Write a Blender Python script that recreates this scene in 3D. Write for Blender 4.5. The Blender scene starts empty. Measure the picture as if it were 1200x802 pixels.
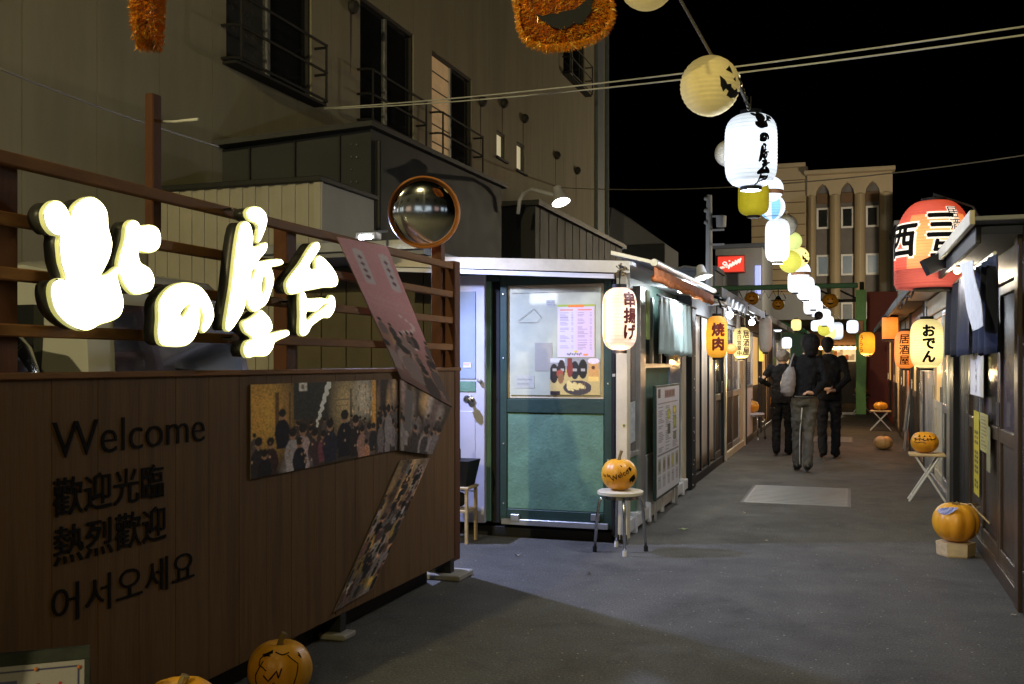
import bpy, bmesh, math, random
import numpy as np
from mathutils import Vector, Matrix
random.seed(7); NR = np.random.RandomState(5)
scn = bpy.context.scene
C = scn.collection
R = math.radians
# ------------------------------------------------------------------ camera
FOC = 1174.0; YAW = R(18.64); HZ = 425.0; EYE = 1.4
cd = bpy.data.cameras.new('camera'); cam = bpy.data.objects.new('camera', cd); C.objects.link(cam)
cd.sensor_width = 36.0; cd.lens = 36.0*FOC/1200; cd.shift_y = 24/1200; cd.clip_end = 600; cd.clip_start = .05
cam.location = (0, 0, EYE); cam.rotation_euler = (R(90), 0, YAW); scn.camera = cam
# ------------------------------------------------------------------ world, exposure
w = bpy.data.worlds.new('World'); scn.world = w; w.use_nodes = True
nt = w.node_tree; bg = nt.nodes['Background']
sky = nt.nodes.new('ShaderNodeTexSky'); sky.sky_type = 'NISHITA'; sky.sun_disc = False
sky.sun_elevation = R(-5); sky.sun_rotation = R(180); sky.air_density = 1.0
nt.links.new(sky.outputs[0], bg.inputs[0]); bg.inputs[1].default_value = 0.02
scn.view_settings.view_transform = 'Standard'; scn.view_settings.look = 'None'
scn.view_settings.exposure = 0; scn.view_settings.gamma = 1
scn.cycles.use_denoising = True; scn.cycles.max_bounces = 5; scn.cycles.diffuse_bounces = 3
scn.cycles.glossy_bounces = 3; scn.cycles.sample_clamp_indirect = 4
scn.cycles.caustics_reflective = False; scn.cycles.caustics_refractive = False

def ray(u, v):
    k = (u-600)/FOC; c, s = math.cos(YAW), math.sin(YAW)
    return Vector((-s+c*k, c+s*k, (HZ-v)/FOC))
def at(u, v, X=None, Y=None, Z=None, d=None):      # photo pixel + a known plane -> world point
    r = ray(u, v); o = Vector((0, 0, EYE))
    t = d if d is not None else (X/r.x if X is not None else Y/r.y if Y is not None else (Z-EYE)/r.z)
    return o + r*t
# ------------------------------------------------------------------ materials
def lin(c):
    return tuple(((x/255)/12.92 if x/255 <= .04045 else ((x/255+.055)/1.055)**2.4) for x in c)
def pm(name, col, rough=.6, metal=0., var=.18, scale=6., bump=.15, bscale=60., stretch=(1,1,1), em=None, es=0., coat=0., col2=None, c2=(.5,.7), dirt=0., spec=.5, trans=0.):
    m = bpy.data.materials.new(name); m.use_nodes = True; n = m.node_tree.nodes; L = m.node_tree.links
    b = n['Principled BSDF']; b.inputs['Roughness'].default_value = rough; b.inputs['Metallic'].default_value = metal
    b.inputs['Coat Weight'].default_value = coat; b.inputs['Specular IOR Level'].default_value = spec
    tc = n.new('ShaderNodeTexCoord'); mp = n.new('ShaderNodeMapping'); mp.inputs['Scale'].default_value = stretch
    L.new(tc.outputs['Object'], mp.inputs[0])
    nz = n.new('ShaderNodeTexNoise'); nz.inputs['Scale'].default_value = scale; nz.inputs['Detail'].default_value = 6; nz.inputs['Roughness'].default_value = .62
    L.new(mp.outputs[0], nz.inputs['Vector'])
    mr = n.new('ShaderNodeMapRange'); mr.inputs[1].default_value = .25; mr.inputs[2].default_value = .75
    mr.inputs[3].default_value = 1-var; mr.inputs[4].default_value = 1+var; L.new(nz.outputs[0], mr.inputs[0])
    mx = n.new('ShaderNodeVectorMath'); mx.operation = 'SCALE'; mx.inputs[0].default_value = col
    L.new(mr.outputs[0], mx.inputs['Scale']); out = mx.outputs[0]
    if col2 is not None:
        z2 = n.new('ShaderNodeTexNoise'); z2.inputs['Scale'].default_value = scale*.45; z2.inputs['Detail'].default_value = 8; L.new(mp.outputs[0], z2.inputs['Vector'])
        r2 = n.new('ShaderNodeMapRange'); r2.inputs[1].default_value = c2[0]; r2.inputs[2].default_value = c2[1]; L.new(z2.outputs[0], r2.inputs[0])
        mm = n.new('ShaderNodeMix'); mm.data_type = 'RGBA'; L.new(r2.outputs[0], mm.inputs[0]); L.new(out, mm.inputs[6]); mm.inputs[7].default_value = (*col2, 1); out = mm.outputs[2]
    L.new(out, b.inputs['Base Color'])
    if bump:
        nb = n.new('ShaderNodeTexNoise'); nb.inputs['Scale'].default_value = bscale; nb.inputs['Detail'].default_value = 4; L.new(mp.outputs[0], nb.inputs['Vector'])
        bp = n.new('ShaderNodeBump'); bp.inputs['Strength'].default_value = bump; bp.inputs['Distance'].default_value = .01
        L.new(nb.outputs[0], bp.inputs['Height']); L.new(bp.outputs[0], b.inputs['Normal'])
        rr = n.new('ShaderNodeMapRange'); rr.inputs[3].default_value = max(0.02, rough-.1); rr.inputs[4].default_value = min(1, rough+.12)
        L.new(nz.outputs[0], rr.inputs[0]); L.new(rr.outputs[0], b.inputs['Roughness'])
    if em is not None:
        b.inputs['Emission Color'].default_value = (*em, 1); b.inputs['Emission Strength'].default_value = es
    if trans: b.inputs['Transmission Weight'].default_value = trans
    return m
def glow(name, col, s, var=.12, scale=9., edge=None):                # paper lit from inside
    m = pm(name, tuple(min(.8, x*.6+.1) for x in col), .8, bump=.1, var=.1)
    n = m.node_tree.nodes; L = m.node_tree.links; b = n['Principled BSDF']
    nz = n.new('ShaderNodeTexNoise'); nz.inputs['Scale'].default_value = scale; tc = n.new('ShaderNodeTexCoord'); L.new(tc.outputs['Object'], nz.inputs['Vector'])
    mr = n.new('ShaderNodeMapRange'); mr.inputs[3].default_value = s*(1-var*2); mr.inputs[4].default_value = s*(1+var*2); L.new(nz.outputs[0], mr.inputs[0])
    b.inputs['Emission Color'].default_value = (*col, 1)
    # the paper level with the bulb inside glows most
    sx = n.new('ShaderNodeSeparateXYZ'); L.new(tc.outputs['Object'], sx.inputs[0])
    sq = n.new('ShaderNodeMath'); sq.operation = 'ABSOLUTE'; L.new(sx.outputs[2], sq.inputs[0])
    fo = n.new('ShaderNodeMapRange'); fo.interpolation_type = 'SMOOTHSTEP'; fo.inputs[1].default_value = .03; fo.inputs[2].default_value = .26; fo.inputs[3].default_value = 1.3; fo.inputs[4].default_value = .62; L.new(sq.outputs[0], fo.inputs[0])
    mu = n.new('ShaderNodeMath'); mu.operation = 'MULTIPLY'; L.new(mr.outputs[0], mu.inputs[0]); L.new(fo.outputs[0], mu.inputs[1]); 
    # bamboo hoops under the paper block a little of the light
    sn = n.new('ShaderNodeMath'); sn.operation = 'MULTIPLY'; sn.inputs[1].default_value = 2*math.pi/.026; L.new(sx.outputs[2], sn.inputs[0])
    si = n.new('ShaderNodeMath'); si.operation = 'SINE'; L.new(sn.outputs[0], si.inputs[0])
    hp = n.new('ShaderNodeMapRange'); hp.inputs[1].default_value = .45; hp.inputs[2].default_value = 1.; hp.inputs[3].default_value = 1.; hp.inputs[4].default_value = .74; L.new(si.outputs[0], hp.inputs[0])
    m3 = n.new('ShaderNodeMath'); m3.operation = 'MULTIPLY'; L.new(mu.outputs[0], m3.inputs[0]); L.new(hp.outputs[0], m3.inputs[1]); L.new(m3.outputs[0], b.inputs['Emission Strength'])
    return m
def vcm(name, rough=.5, gloss=0., em=0.):                            # flat print carried by a colour attribute
    m = bpy.data.materials.new(name); m.use_nodes = True; n = m.node_tree.nodes; b = n['Principled BSDF']
    a = n.new('ShaderNodeVertexColor'); a.layer_name = 'print'; m.node_tree.links.new(a.outputs[0], b.inputs['Base Color'])
    b.inputs['Roughness'].default_value = rough; b.inputs['Coat Weight'].default_value = gloss
    if em:
        m.node_tree.links.new(a.outputs[0], b.inputs['Emission Color']); b.inputs['Emission Strength'].default_value = em
    return m
M = {}
M['asphalt'] = None
M['cladding'] = pm('wood_cladding', (.160,.088,.037), .7, var=.18, scale=5, stretch=(6,6,.5), bump=.25, bscale=14, col2=(.118,.064,.028), spec=.2)
M['rail'] = pm('stained_wood', (.23,.105,.035), .7, spec=.2, var=.3, scale=5, stretch=(3,.7,3), bump=.2, bscale=20)
M['darkrail'] = pm('dark_stained_wood', (.11,.045,.022), .7, spec=.2, var=.25, scale=5, stretch=(3,3,.7), bump=.2, bscale=20)
M['ink'] = pm('black_ink', (.008,.007,.006), .8, var=.1, bump=0, spec=.1)
M['black'] = pm('black_plastic', (.014,.014,.016), .65, bump=.05, spec=.25)
M['can'] = pm('painted_letter_can', (.03,.03,.028), .4, bump=.03)
M['face'] = pm('lit_acrylic_face', (.8,.8,.7), .4, em=(1.,.93,.60), es=9, bump=0)
M['edge'] = pm('added_halo_rim', (.7,.7,.4), .4, em=(.80,.76,.22), es=.55, bump=0)  # dim yellow emission imitating the halo around the letters
M['wallA'] = pm('cream_siding', (.40,.36,.245), .8, var=.12, scale=1.2, stretch=(2,2,.35), bump=.25, bscale=40, col2=(.31,.275,.19), c2=(.5,.8))
M['seam'] = pm('joint_sealant', (.20,.17,.12), .8)
M['dark_glass'] = pm('dark_window_glass', (.02,.022,.024), .12, var=.2, bump=.02, bscale=3, coat=.3)
M['dark_glass2'] = pm('curtained_glass', (.075,.075,.07), .25, var=.2, bump=.02, bscale=3, coat=.3)
M['alu'] = pm('brushed_aluminium', (.55,.56,.58), .35, .85, var=.15, bump=.1, bscale=90)
M['alu_dark'] = pm('bronze_aluminium', (.045,.042,.038), .65, 0, var=.15, bump=.1)
M['iron'] = pm('black_iron', (.018,.017,.016), .7, 0, bump=.15)
M['ext'] = pm('charcoal_metal_siding', (.026,.028,.025), .65, 0, var=.2, scale=3, bump=.1)
M['ext_edge'] = pm('charcoal_flashing', (.03,.03,.028), .55, .2)
M['shed'] = pm('pale_ribbed_siding', (.48,.45,.36), .6, var=.12, scale=2, bump=.1)
M['olive'] = pm('olive_brown_board', (.11,.09,.05), .7, var=.25, scale=3)
M['green_dk'] = pm('dark_green_paint', (.014,.042,.034), .5, var=.25, scale=4, bump=.2, bscale=25)
M['green_md'] = pm('mid_green_board', (.115,.235,.165), .65, var=.26, scale=9, bump=.35, bscale=50, col2=(.095,.19,.135))
M['green_lt'] = pm('light_green_paint', (.25,.55,.22), .6)
M['cream'] = pm('cream_painted_metal', (.58,.52,.38), .55, var=.2, scale=4, bump=.1, col2=(.42,.37,.27), c2=(.6,.8))
M['white'] = pm('white_paint', (.72,.72,.74), .45, var=.1, scale=4, bump=.08, col2=(.5,.5,.5), c2=(.62,.85))
M['whitedoor'] = pm('white_door_paint', (.50,.50,.60), .4, var=.08, bump=.05)
M['frost'] = pm('frosted_window', (.50,.52,.40), .16, var=.16, scale=5, bump=.03, bscale=9, coat=1., col2=(.38,.43,.35))
M['frost_blue'] = pm('pale_blue_glass', (.30,.36,.46), .2, var=.12, scale=3, bump=.02, coat=.5)
M['steel'] = pm('chromed_steel', (.6,.6,.6), .18, 1., var=.1, bump=.05)
M['rust'] = pm('rusty_orange_canvas', (.50,.16,.05), .8, var=.35, scale=12, bump=.5)
M['cloth'] = pm('pale_blue_cloth', (.52,.66,.66), .85, var=.1, scale=5, bump=.4, bscale=30)
M['limecloth'] = pm('lime_cloth', (.40,.48,.16), .85, var=.2)
M['navy'] = pm('navy_cotton', (.022,.028,.055), .95, var=.25, scale=20, bump=.5, bscale=200)
M['whitecloth'] = pm('white_cotton_banner', (.72,.72,.70), .85, var=.15, scale=18, bump=.3)
M['vinyl'] = pm('milky_vinyl_sheet', (.50,.43,.35), .55, var=.25, scale=4, bump=.4, bscale=9, coat=0, spec=.25, stretch=(1,1,.4))
M['brown'] = pm('dark_brown_frame', (.05,.030,.017), .35, var=.25, scale=5, stretch=(3,3,.6), bump=.15)
M['brown_panel'] = pm('dark_brown_panel', (.035,.022,.015), .4, var=.3, scale=5, stretch=(3,3,.6), bump=.15)
M['plum_glass'] = pm('dim_plum_window', (.085,.07,.09), .2, var=.25, scale=2, coat=.4, bump=.02)
M['warm_glass'] = pm('warm_lit_window', (.4,.3,.15), .3, em=(1.,.55,.18), es=.55, var=.4)
M['yellow'] = pm('yellow_print', (.70,.58,.05), .5, var=.08)
M['paper'] = pm('white_paper', (.75,.74,.72), .6, var=.06, bump=.05)
M['noticepaper'] = pm('yellowish_paper', (.55,.50,.20), .6, var=.1)
M['pumpkin'] = pm('pumpkin_skin', (.78,.37,.018), .38, var=.18, scale=5, stretch=(1,1,.5), bump=.15, bscale=45, col2=(.66,.27,.014), c2=(.45,.65), coat=.1)
M['pumpkin_pale'] = pm('pale_pumpkin_skin', (.62,.38,.16), .5, var=.2, scale=5, bump=.2)
M['stem'] = pm('dry_stem', (.20,.14,.05), .8, var=.4, scale=30, stretch=(1,1,.2), bump=.6, bscale=90)
M['tinsel'] = pm('orange_tinsel', (.95,.33,.01), .3, .2, var=.4, scale=30, bump=0)
M['tinsel_core'] = pm('orange_tinsel_core', (.30,.07,.004), .8, var=.5, scale=30)
M['tinsel_lit'] = pm('lit_tinsel_copy', (1.,.62,.10), .2, .3, var=.3, scale=30, bump=0)  # brighter copy of the orange tinsel, painting strands that catch light
M['orange'] = pm('orange_plastic_rim', (.55,.20,.045), .4, var=.2)
M['mirror'] = pm('convex_mirror', (.80,.82,.84), .03, 1., var=.1, scale=3, bump=.015, bscale=6)
M['wood'] = pm('bare_pine', (.55,.42,.24), .6, var=.25, scale=8, stretch=(1,4,4), bump=.2, bscale=30)
M['van'] = pm('white_car_paint', (.46,.46,.43), .25, var=.04, bump=0, coat=.6)
M['blackcar'] = pm('black_car_paint', (.012,.013,.014), .2, var=.05, bump=0, coat=.8)
M['rubber'] = pm('tyre_rubber', (.02,.02,.02), .85)
M['taillight'] = pm('red_tail_lamp', (.35,.01,.01), .2, coat=.5)
M['bgwall'] = pm('tan_stucco', (.46,.37,.24), .85, var=.12, scale=.6, em=(.42,.27,.13), es=.0)
M['bgniche'] = pm('grey_niche_tile', (.15,.14,.14), .8, var=.2, scale=2)
M['bgbrown'] = pm('brown_spandrel', (.16,.10,.06), .8)
M['bgdark'] = pm('unlit_facade', (.06,.065,.075), .8, var=.2, scale=1)
M['bggrey'] = pm('pale_grey_facade', (.25,.26,.28), .8, var=.1, scale=1)
M['gate'] = pm('green_gate_paint', (.05,.22,.12), .5, var=.2)
M['gategreen'] = pm('lime_green_post', (.22,.48,.16), .6, var=.15)
M['red'] = pm('deep_red_paint', (.28,.035,.02), .55, var=.2)
M['skin'] = pm('skin', (.45,.26,.17), .55, var=.06)
M['hair'] = pm('black_hair', (.009,.008,.008), .8, spec=.12, var=.4, scale=40, stretch=(1,1,.2), bump=.6, bscale=120)
M['greyhair'] = pm('grey_hair', (.12,.10,.085), .8, spec=.1, var=.3, scale=40, stretch=(1,1,.2), bump=.6, bscale=120)
M['blackcloth'] = pm('black_wool', (.010,.010,.011), .95, var=.3, scale=10, bump=.5, bscale=120, spec=.08)
M['charcloth'] = pm('charcoal_cotton', (.022,.022,.025), .95, var=.3, scale=10, bump=.5, bscale=120, spec=.08)
M['greycloth'] = pm('grey_flannel', (.095,.088,.076), .9, var=.2, scale=10, bump=.4, bscale=120, spec=.08)
M['bag'] = pm('grey_leather_bag', (.15,.13,.125), .5, var=.25, scale=12, bump=.3)
M['shoe'] = pm('black_leather', (.012,.012,.012), .35)
M['sole'] = pm('white_rubber', (.6,.6,.58), .7)
M['plate'] = pm('worn_steel_cover', (.20,.20,.20), .55, .25, var=.2, scale=8, bump=.3, bscale=120)
M['cable'] = pm('grey_cable', (.30,.28,.24), .5)
M['whitecable'] = pm('white_cable', (.6,.6,.55), .5)
M['bulb'] = pm('white_led', (.8,.8,.8), .5, em=(.85,.93,1.), es=60, bump=0)
M['bulb_soft'] = pm('white_spot_bulb', (.8,.8,.8), .5, em=(1.,.97,.88), es=25, bump=0)
M['bulb_warm'] = pm('warm_bulb', (.8,.8,.6), .5, em=(1.,.55,.2), es=10, bump=0)
M['bulb_off'] = pm('unlit_bulb_glass', (.6,.5,.4), .3)
G_ = dict(
 white=glow('lit_white_paper', (.80,.90,1.), 1.15), white2=glow('lit_white_paper_plain', (.86,.93,1.), 1.5),
 pink=glow('lit_pinkish_paper', (1.,.70,.52), 1.05), yellow=glow('lit_yellow_paper', (1.,.66,.05), 1.0),
 paleyel=glow('lit_pale_yellow_paper', (1.,.80,.30), 1.15), orange=glow('lit_orange_paper', (1.,.25,.02), 1.05),
 yelorange=glow('lit_amber_paper', (1.,.42,.01), 1.0), lemon=glow('lit_lemon_paper', (.80,.78,.10), .75),
 blue=glow('lit_blue_paper', (.22,.55,1.), 1.1), lime=glow('lit_lime_paper', (.7,.8,.25), .8),
 red=glow('lit_red_paper', (1.,.09,.03), .75), coral=glow('lit_coral_paper', (1.,.27,.06), 1.25),
 dimyel=pm('yellow_paper_added_glow', (.72,.58,.24), .8, em=(.9,.68,.22), es=.24, bump=.1), dimwhite=pm('dim_white_paper', (.5,.48,.42), .85),  # dimyel: faint emission put into unlit paper to brighten it
 olive=pm('yellow_green_paper', (.55,.48,.02), .8, em=(.7,.6,.02), es=.22), peach=pm('peach_band', (.55,.30,.18), .8), tan=pm('brown_paper_band', (.3,.16,.08), .8))
M['bluegrey'] = pm('blue_grey_corner_strip', (.20,.24,.27), .6)
PR = vcm('printed_sheet', .45, .15); PRM = vcm('printed_photo_board', .65, 0); PRM.node_tree.nodes['Principled BSDF'].inputs['Specular IOR Level'].default_value = .15
# ------------------------------------------------------------------ mesh helpers
ROOTLOC = {}
class MB:
    def __init__(s): s.v = []; s.f = []; s.mi = []
    def add(s, vs, fs, mi=0):
        o = len(s.v); s.v += [tuple(p) for p in vs]; s.f += [tuple(i+o for i in f) for f in fs]; s.mi += [mi]*len(fs); return s
    def box(s, a, b, mi=0, rot=None, ctr=None):
        x0,x1 = sorted((a[0],b[0])); y0,y1 = sorted((a[1],b[1])); z0,z1 = sorted((a[2],b[2]))
        vs = [Vector((x,y,z)) for z in (z0,z1) for x,y in ((x0,y0),(x1,y0),(x1,y1),(x0,y1))]
        if rot is not None:
            c = Vector(ctr) if ctr is not None else Vector(((x0+x1)/2,(y0+y1)/2,(z0+z1)/2)); vs = [c+rot@(p-c) for p in vs]
        return s.add(vs, [(3,2,1,0),(4,5,6,7),(0,1,5,4),(1,2,6,5),(2,3,7,6),(3,0,4,7)], mi)
    def bbox(s, a, b, bev=.006, mi=0):                     # box with chamfered vertical+horizontal edges
        lo = Vector([min(a[i],b[i]) for i in range(3)]); hi = Vector([max(a[i],b[i]) for i in range(3)])
        bm = bmesh.new(); bmesh.ops.create_cube(bm, size=1)
        for q in bm.verts: q.co = Vector([(lo[i]+hi[i])/2+q.co[i]*(hi[i]-lo[i]) for i in range(3)])
        bev = min(bev, min(hi-lo)*.3)
        bmesh.ops.bevel(bm, geom=bm.edges[:], offset=bev, segments=1, affect='EDGES')
        bm.verts.index_update(); s.add([q.co[:] for q in bm.verts], [[q.index for q in f.verts] for f in bm.faces], mi); bm.free(); return s
    def tube(s, pts, r, n=8, cap=True, mi=0, rs=None):
        pts = [Vector(p) for p in pts]; vs = []; fs = []; N = len(pts); up = None
        for i, p in enumerate(pts):
            t = (pts[min(i+1,N-1)]-pts[max(i-1,0)]).normalized()
            if up is None: up = Vector((0,0,1)) if abs(t.z) < .9 else Vector((1,0,0))
            a = t.cross(up).normalized(); b = t.cross(a).normalized(); up = b.cross(t) if False else up
            rr = rs[i] if rs else r
            for k in range(n):
                th = 2*math.pi*k/n; vs.append(p+a*math.cos(th)*rr+b*math.sin(th)*rr)
        for i in range(N-1):
            for k in range(n): fs.append((i*n+k, i*n+(k+1)%n, (i+1)*n+(k+1)%n, (i+1)*n+k))
        if cap: fs.append(tuple(range(n-1,-1,-1))); fs.append(tuple((N-1)*n+k for k in range(n)))
        return s.add(vs, fs, mi)
    def lathe(s, prof, c=(0,0,0), n=24, mi=0, axis=None, lobes=0, lobe=.0, sx=1, sy=1):   # prof: (r, z)
        q = axis.to_track_quat('Z','Y').to_matrix() if axis is not None else Matrix.Identity(3); c = Vector(c); vs = []; fs = []
        for (r, z) in prof:
            for k in range(n):
                th = 2*math.pi*k/n; rr = r*(1-lobe*(.5+.5*math.cos(lobes*th+.5*math.sin(2*th)))**2.5+.010*math.sin(3*th+z*9)) if lobes else r
                vs.append(c+q@Vector((rr*math.cos(th)*sx, rr*math.sin(th)*sy, z)))
        for i in range(len(prof)-1):
            for k in range(n): fs.append((i*n+k, i*n+(k+1)%n, (i+1)*n+(k+1)%n, (i+1)*n+k))
        if prof[0][0] > 1e-5: fs.append(tuple(range(n-1,-1,-1)))
        if prof[-1][0] > 1e-5: fs.append(tuple((len(prof)-1)*n+k for k in range(n)))
        return s.add(vs, fs, mi)
    def sphere(s, c, r, n=12, mi=0, sc=(1,1,1)):
        m = n//2+1; pr = [(math.sin(math.pi*i/m)*r, -math.cos(math.pi*i/m)*r*sc[2]) for i in range(m+1)]
        return s.lathe(pr, c, n, mi, sx=sc[0], sy=sc[1])
    def prism(s, poly, fn, t, mi=0):                       # poly of (a,b); fn(a,b,h)->world ; thickness t
        n = len(poly); vs = [fn(a,b,0) for a,b in poly]+[fn(a,b,t) for a,b in poly]
        fs = [tuple(range(n-1,-1,-1)), tuple(range(n,2*n))]+[(i,(i+1)%n,(i+1)%n+n,i+n) for i in range(n)]
        return s.add(vs, fs, mi)
    def build(s, name, mat, parent=None, smooth=False, off=None):
        if off is None: off = wloc(parent) if parent is not None else Vector((0,0,0))
        me = bpy.data.meshes.new(name); me.from_pydata([Vector(p)-off for p in s.v], [], s.f)
        mats = mat if isinstance(mat, (list,tuple)) else [mat]
        for m in mats: me.materials.append(m)
        if len(mats) > 1: me.polygons.foreach_set('material_index', s.mi)
        if smooth is True: me.polygons.foreach_set('use_smooth', [True]*len(me.polygons))
        bm = bmesh.new(); bm.from_mesh(me); bmesh.ops.recalc_face_normals(bm, faces=bm.faces[:]); bm.to_mesh(me); bm.free()
        if smooth == 'auto':
            me.polygons.foreach_set('use_smooth', [True]*len(me.polygons)); me.set_sharp_from_angle(angle=R(35))
        me.update(); o = bpy.data.objects.new(name, me); C.objects.link(o)
        if parent is not None: o.parent = parent
        else: o.location = off
        return o
def wloc(o):
    p = Vector((0,0,0))
    while o is not None: p += o.location; o = o.parent
    return p
def tag(o, label=None, cat=None, group=None, kind=None):
    if label: o['label'] = label
    if cat: o['category'] = cat
    if group: o['group'] = group
    if kind: o['kind'] = kind
    return o
def thing(name, label, cat, loc=(0,0,0), group=None, rz=0):
    o = bpy.data.objects.new(name, None); C.objects.link(o); o.location = loc; o.rotation_euler = (0,0,rz); o.empty_display_size = .1
    return tag(o, label, cat, group)
def struct(o): o['kind'] = 'structure'; return o
def solo(o, label, cat, group=None):                       # one-mesh thing: origin to its own place
    me = o.data; c = sum((v.co for v in me.vertices), Vector())/len(me.vertices)
    for v in me.vertices: v.co -= c
    o.location += c; return tag(o, label, cat, group)
def copy_tree(o, parent=None):
    c = o.copy(); C.objects.link(c)
    if parent is not None: c.parent = parent
    for ch in list(o.children): copy_tree(ch, c)
    return c
def lamp(name, loc, power, col=(1,1,1), r=.05, spot=None, to=None, blend=.4):
    ld = bpy.data.lights.new(name, 'SPOT' if spot else 'POINT'); ld.energy = power; ld.color = col; ld.shadow_soft_size = r
    o = bpy.data.objects.new(name, ld); C.objects.link(o); o.location = loc
    if spot: ld.spot_size = R(spot); ld.spot_blend = blend; o.rotation_euler = (Vector(to)-Vector(loc)).to_track_quat('-Z','Y').to_euler()
    return o
def text2d(body, size=1., bold=0., res=3, center=True, maxe=None, spacing=1.0):
    c = bpy.data.curves.new('t', 'FONT'); c.body = body; c.size = size; c.resolution_u = res; c.offset = bold; c.space_character = spacing
    if center: c.align_x = 'CENTER'; c.align_y = 'CENTER'
    o = bpy.data.objects.new('t', c); C.objects.link(o); dg = bpy.context.evaluated_depsgraph_get(); dg.update()
    me = bpy.data.meshes.new_from_object(o.evaluated_get(dg)); r = fin2d(me, maxe)
    bpy.data.objects.remove(o); bpy.data.curves.remove(c); return r
def fin2d(me, maxe=None):
    bm = bmesh.new(); bm.from_mesh(me); bpy.data.meshes.remove(me); bmesh.ops.remove_doubles(bm, verts=bm.verts[:], dist=1e-6)
    if maxe:
        bmesh.ops.triangulate(bm, faces=bm.faces[:])
        for _ in range(4):
            es = [e for e in bm.edges if e.calc_length() > maxe]
            if not es: break
            bmesh.ops.subdivide_edges(bm, edges=es, cuts=1); bmesh.ops.triangulate(bm, faces=bm.faces[:])
    bm.verts.index_update(); r = ([(v.co.x, v.co.y) for v in bm.verts], [[v.index for v in f.verts] for f in bm.faces]); bm.free(); return r
def vtext(body, size, bold=0., gap=1.05, maxe=None):       # vertical writing; bold = brush thickening
    if bold > 0:
        V, F = vtext(body, size, 0, gap, maxe); n = len(V); W = list(V); G = list(F)
        for k in range(6):
            a = k*math.pi/3; o = len(W); W += [(x+bold*.8*math.cos(a), y+bold*.8*math.sin(a)) for x, y in V]; G += [[i+o for i in f] for f in F]
        return W, G
    V = []; F = []; n = len(body)
    for i, ch in enumerate(body):
        vs, fs = text2d(ch, size, bold, maxe=maxe)
        cx = (min(p[0] for p in vs)+max(p[0] for p in vs))/2; cy = (min(p[1] for p in vs)+max(p[1] for p in vs))/2
        o = len(V); y = ((n-1)/2-i)*size*gap; V += [(a-cx, b-cy+y) for a,b in vs]; F += [[k+o for k in f] for f in fs]
    return V, F
def flat(vf, fn, name, mat, parent, t=.0):                 # 2D glyph mesh -> fn(x,y)->world
    m = MB(); m.add([fn(a,b) for a,b in vf[0]], vf[1]); return m.build(name, mat, parent)
def shapes2d(loops, ext=0., offset=0., smooth=True, maxe=None, raw=False):   # list of closed outlines (holes allowed) -> mesh
    c = bpy.data.curves.new('s', 'CURVE'); c.dimensions = '2D'; c.fill_mode = 'BOTH'; c.resolution_u = 3; c.extrude = ext; c.offset = offset
    for lp in loops:
        if smooth:
            sp = c.splines.new('BEZIER'); sp.bezier_points.add(len(lp)-1)
            for i, p in enumerate(lp):
                a = Vector(lp[i-1]); b = Vector(lp[(i+1) % len(lp)]); q = Vector(p); t = (b-a)
                if t.length: t.normalize()
                l1 = (q-a).length*.3; l2 = (b-q).length*.3
                bp = sp.bezier_points[i]; bp.co = (*p, 0); bp.handle_left = (*(q-t*l1), 0); bp.handle_right = (*(q+t*l2), 0)
        else:
            sp = c.splines.new('POLY'); sp.points.add(len(lp)-1)
            for i, p in enumerate(lp): sp.points[i].co = (*p, 0, 1)
        sp.use_cyclic_u = True
    o = bpy.data.objects.new('s', c); C.objects.link(o); dg = bpy.context.evaluated_depsgraph_get(); dg.update()
    me = bpy.data.meshes.new_from_object(o.evaluated_get(dg)); bpy.data.objects.remove(o); bpy.data.curves.remove(c)
    if raw: return me
    return fin2d(me, maxe)
def lerp4(q, s, t):                                        # q: tl,tr,br,bl
    return (Vector(q[0])*(1-s)+Vector(q[1])*s)*(1-t)+(Vector(q[3])*(1-s)+Vector(q[2])*s)*t
def printed(img, q, name, parent, thick=.004, nrm=(1,0,0), mat=None):   # img h,w,3 sampled on a grid over quad q (tl,tr,br,bl), with a thin edge
    h, w_, _ = img.shape; nrm = Vector(nrm); off = wloc(parent) if parent is not None else Vector((0,0,0))
    vs = [lerp4(q, (i)/(w_-1), (j)/(h-1))+nrm*thick-off for j in range(h) for i in range(w_)]
    fs = [(j*w_+i, j*w_+i+1, (j+1)*w_+i+1, (j+1)*w_+i) for j in range(h-1) for i in range(w_-1)]
    n0 = len(vs); vs += [Vector(p)-off for p in q]; c = [0, w_-1, h*w_-1, (h-1)*w_]
    fs += [(c[k], c[(k+1)%4], n0+(k+1)%4, n0+k) for k in range(4)]
    me = bpy.data.meshes.new(name); me.from_pydata(vs, [], fs); me.materials.append(mat or PR)
    a = me.color_attributes.new('print', 'FLOAT_COLOR', 'POINT'); col = np.ones((len(vs), 4), np.float32); col[:n0,:3] = img.reshape(-1,3); col[n0:,:3] = .3
    a.data.foreach_set('color', col.ravel()); me.update()
    o = bpy.data.objects.new(name, me); C.objects.link(o)
    if parent is not None: o.parent = parent
    return o
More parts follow.
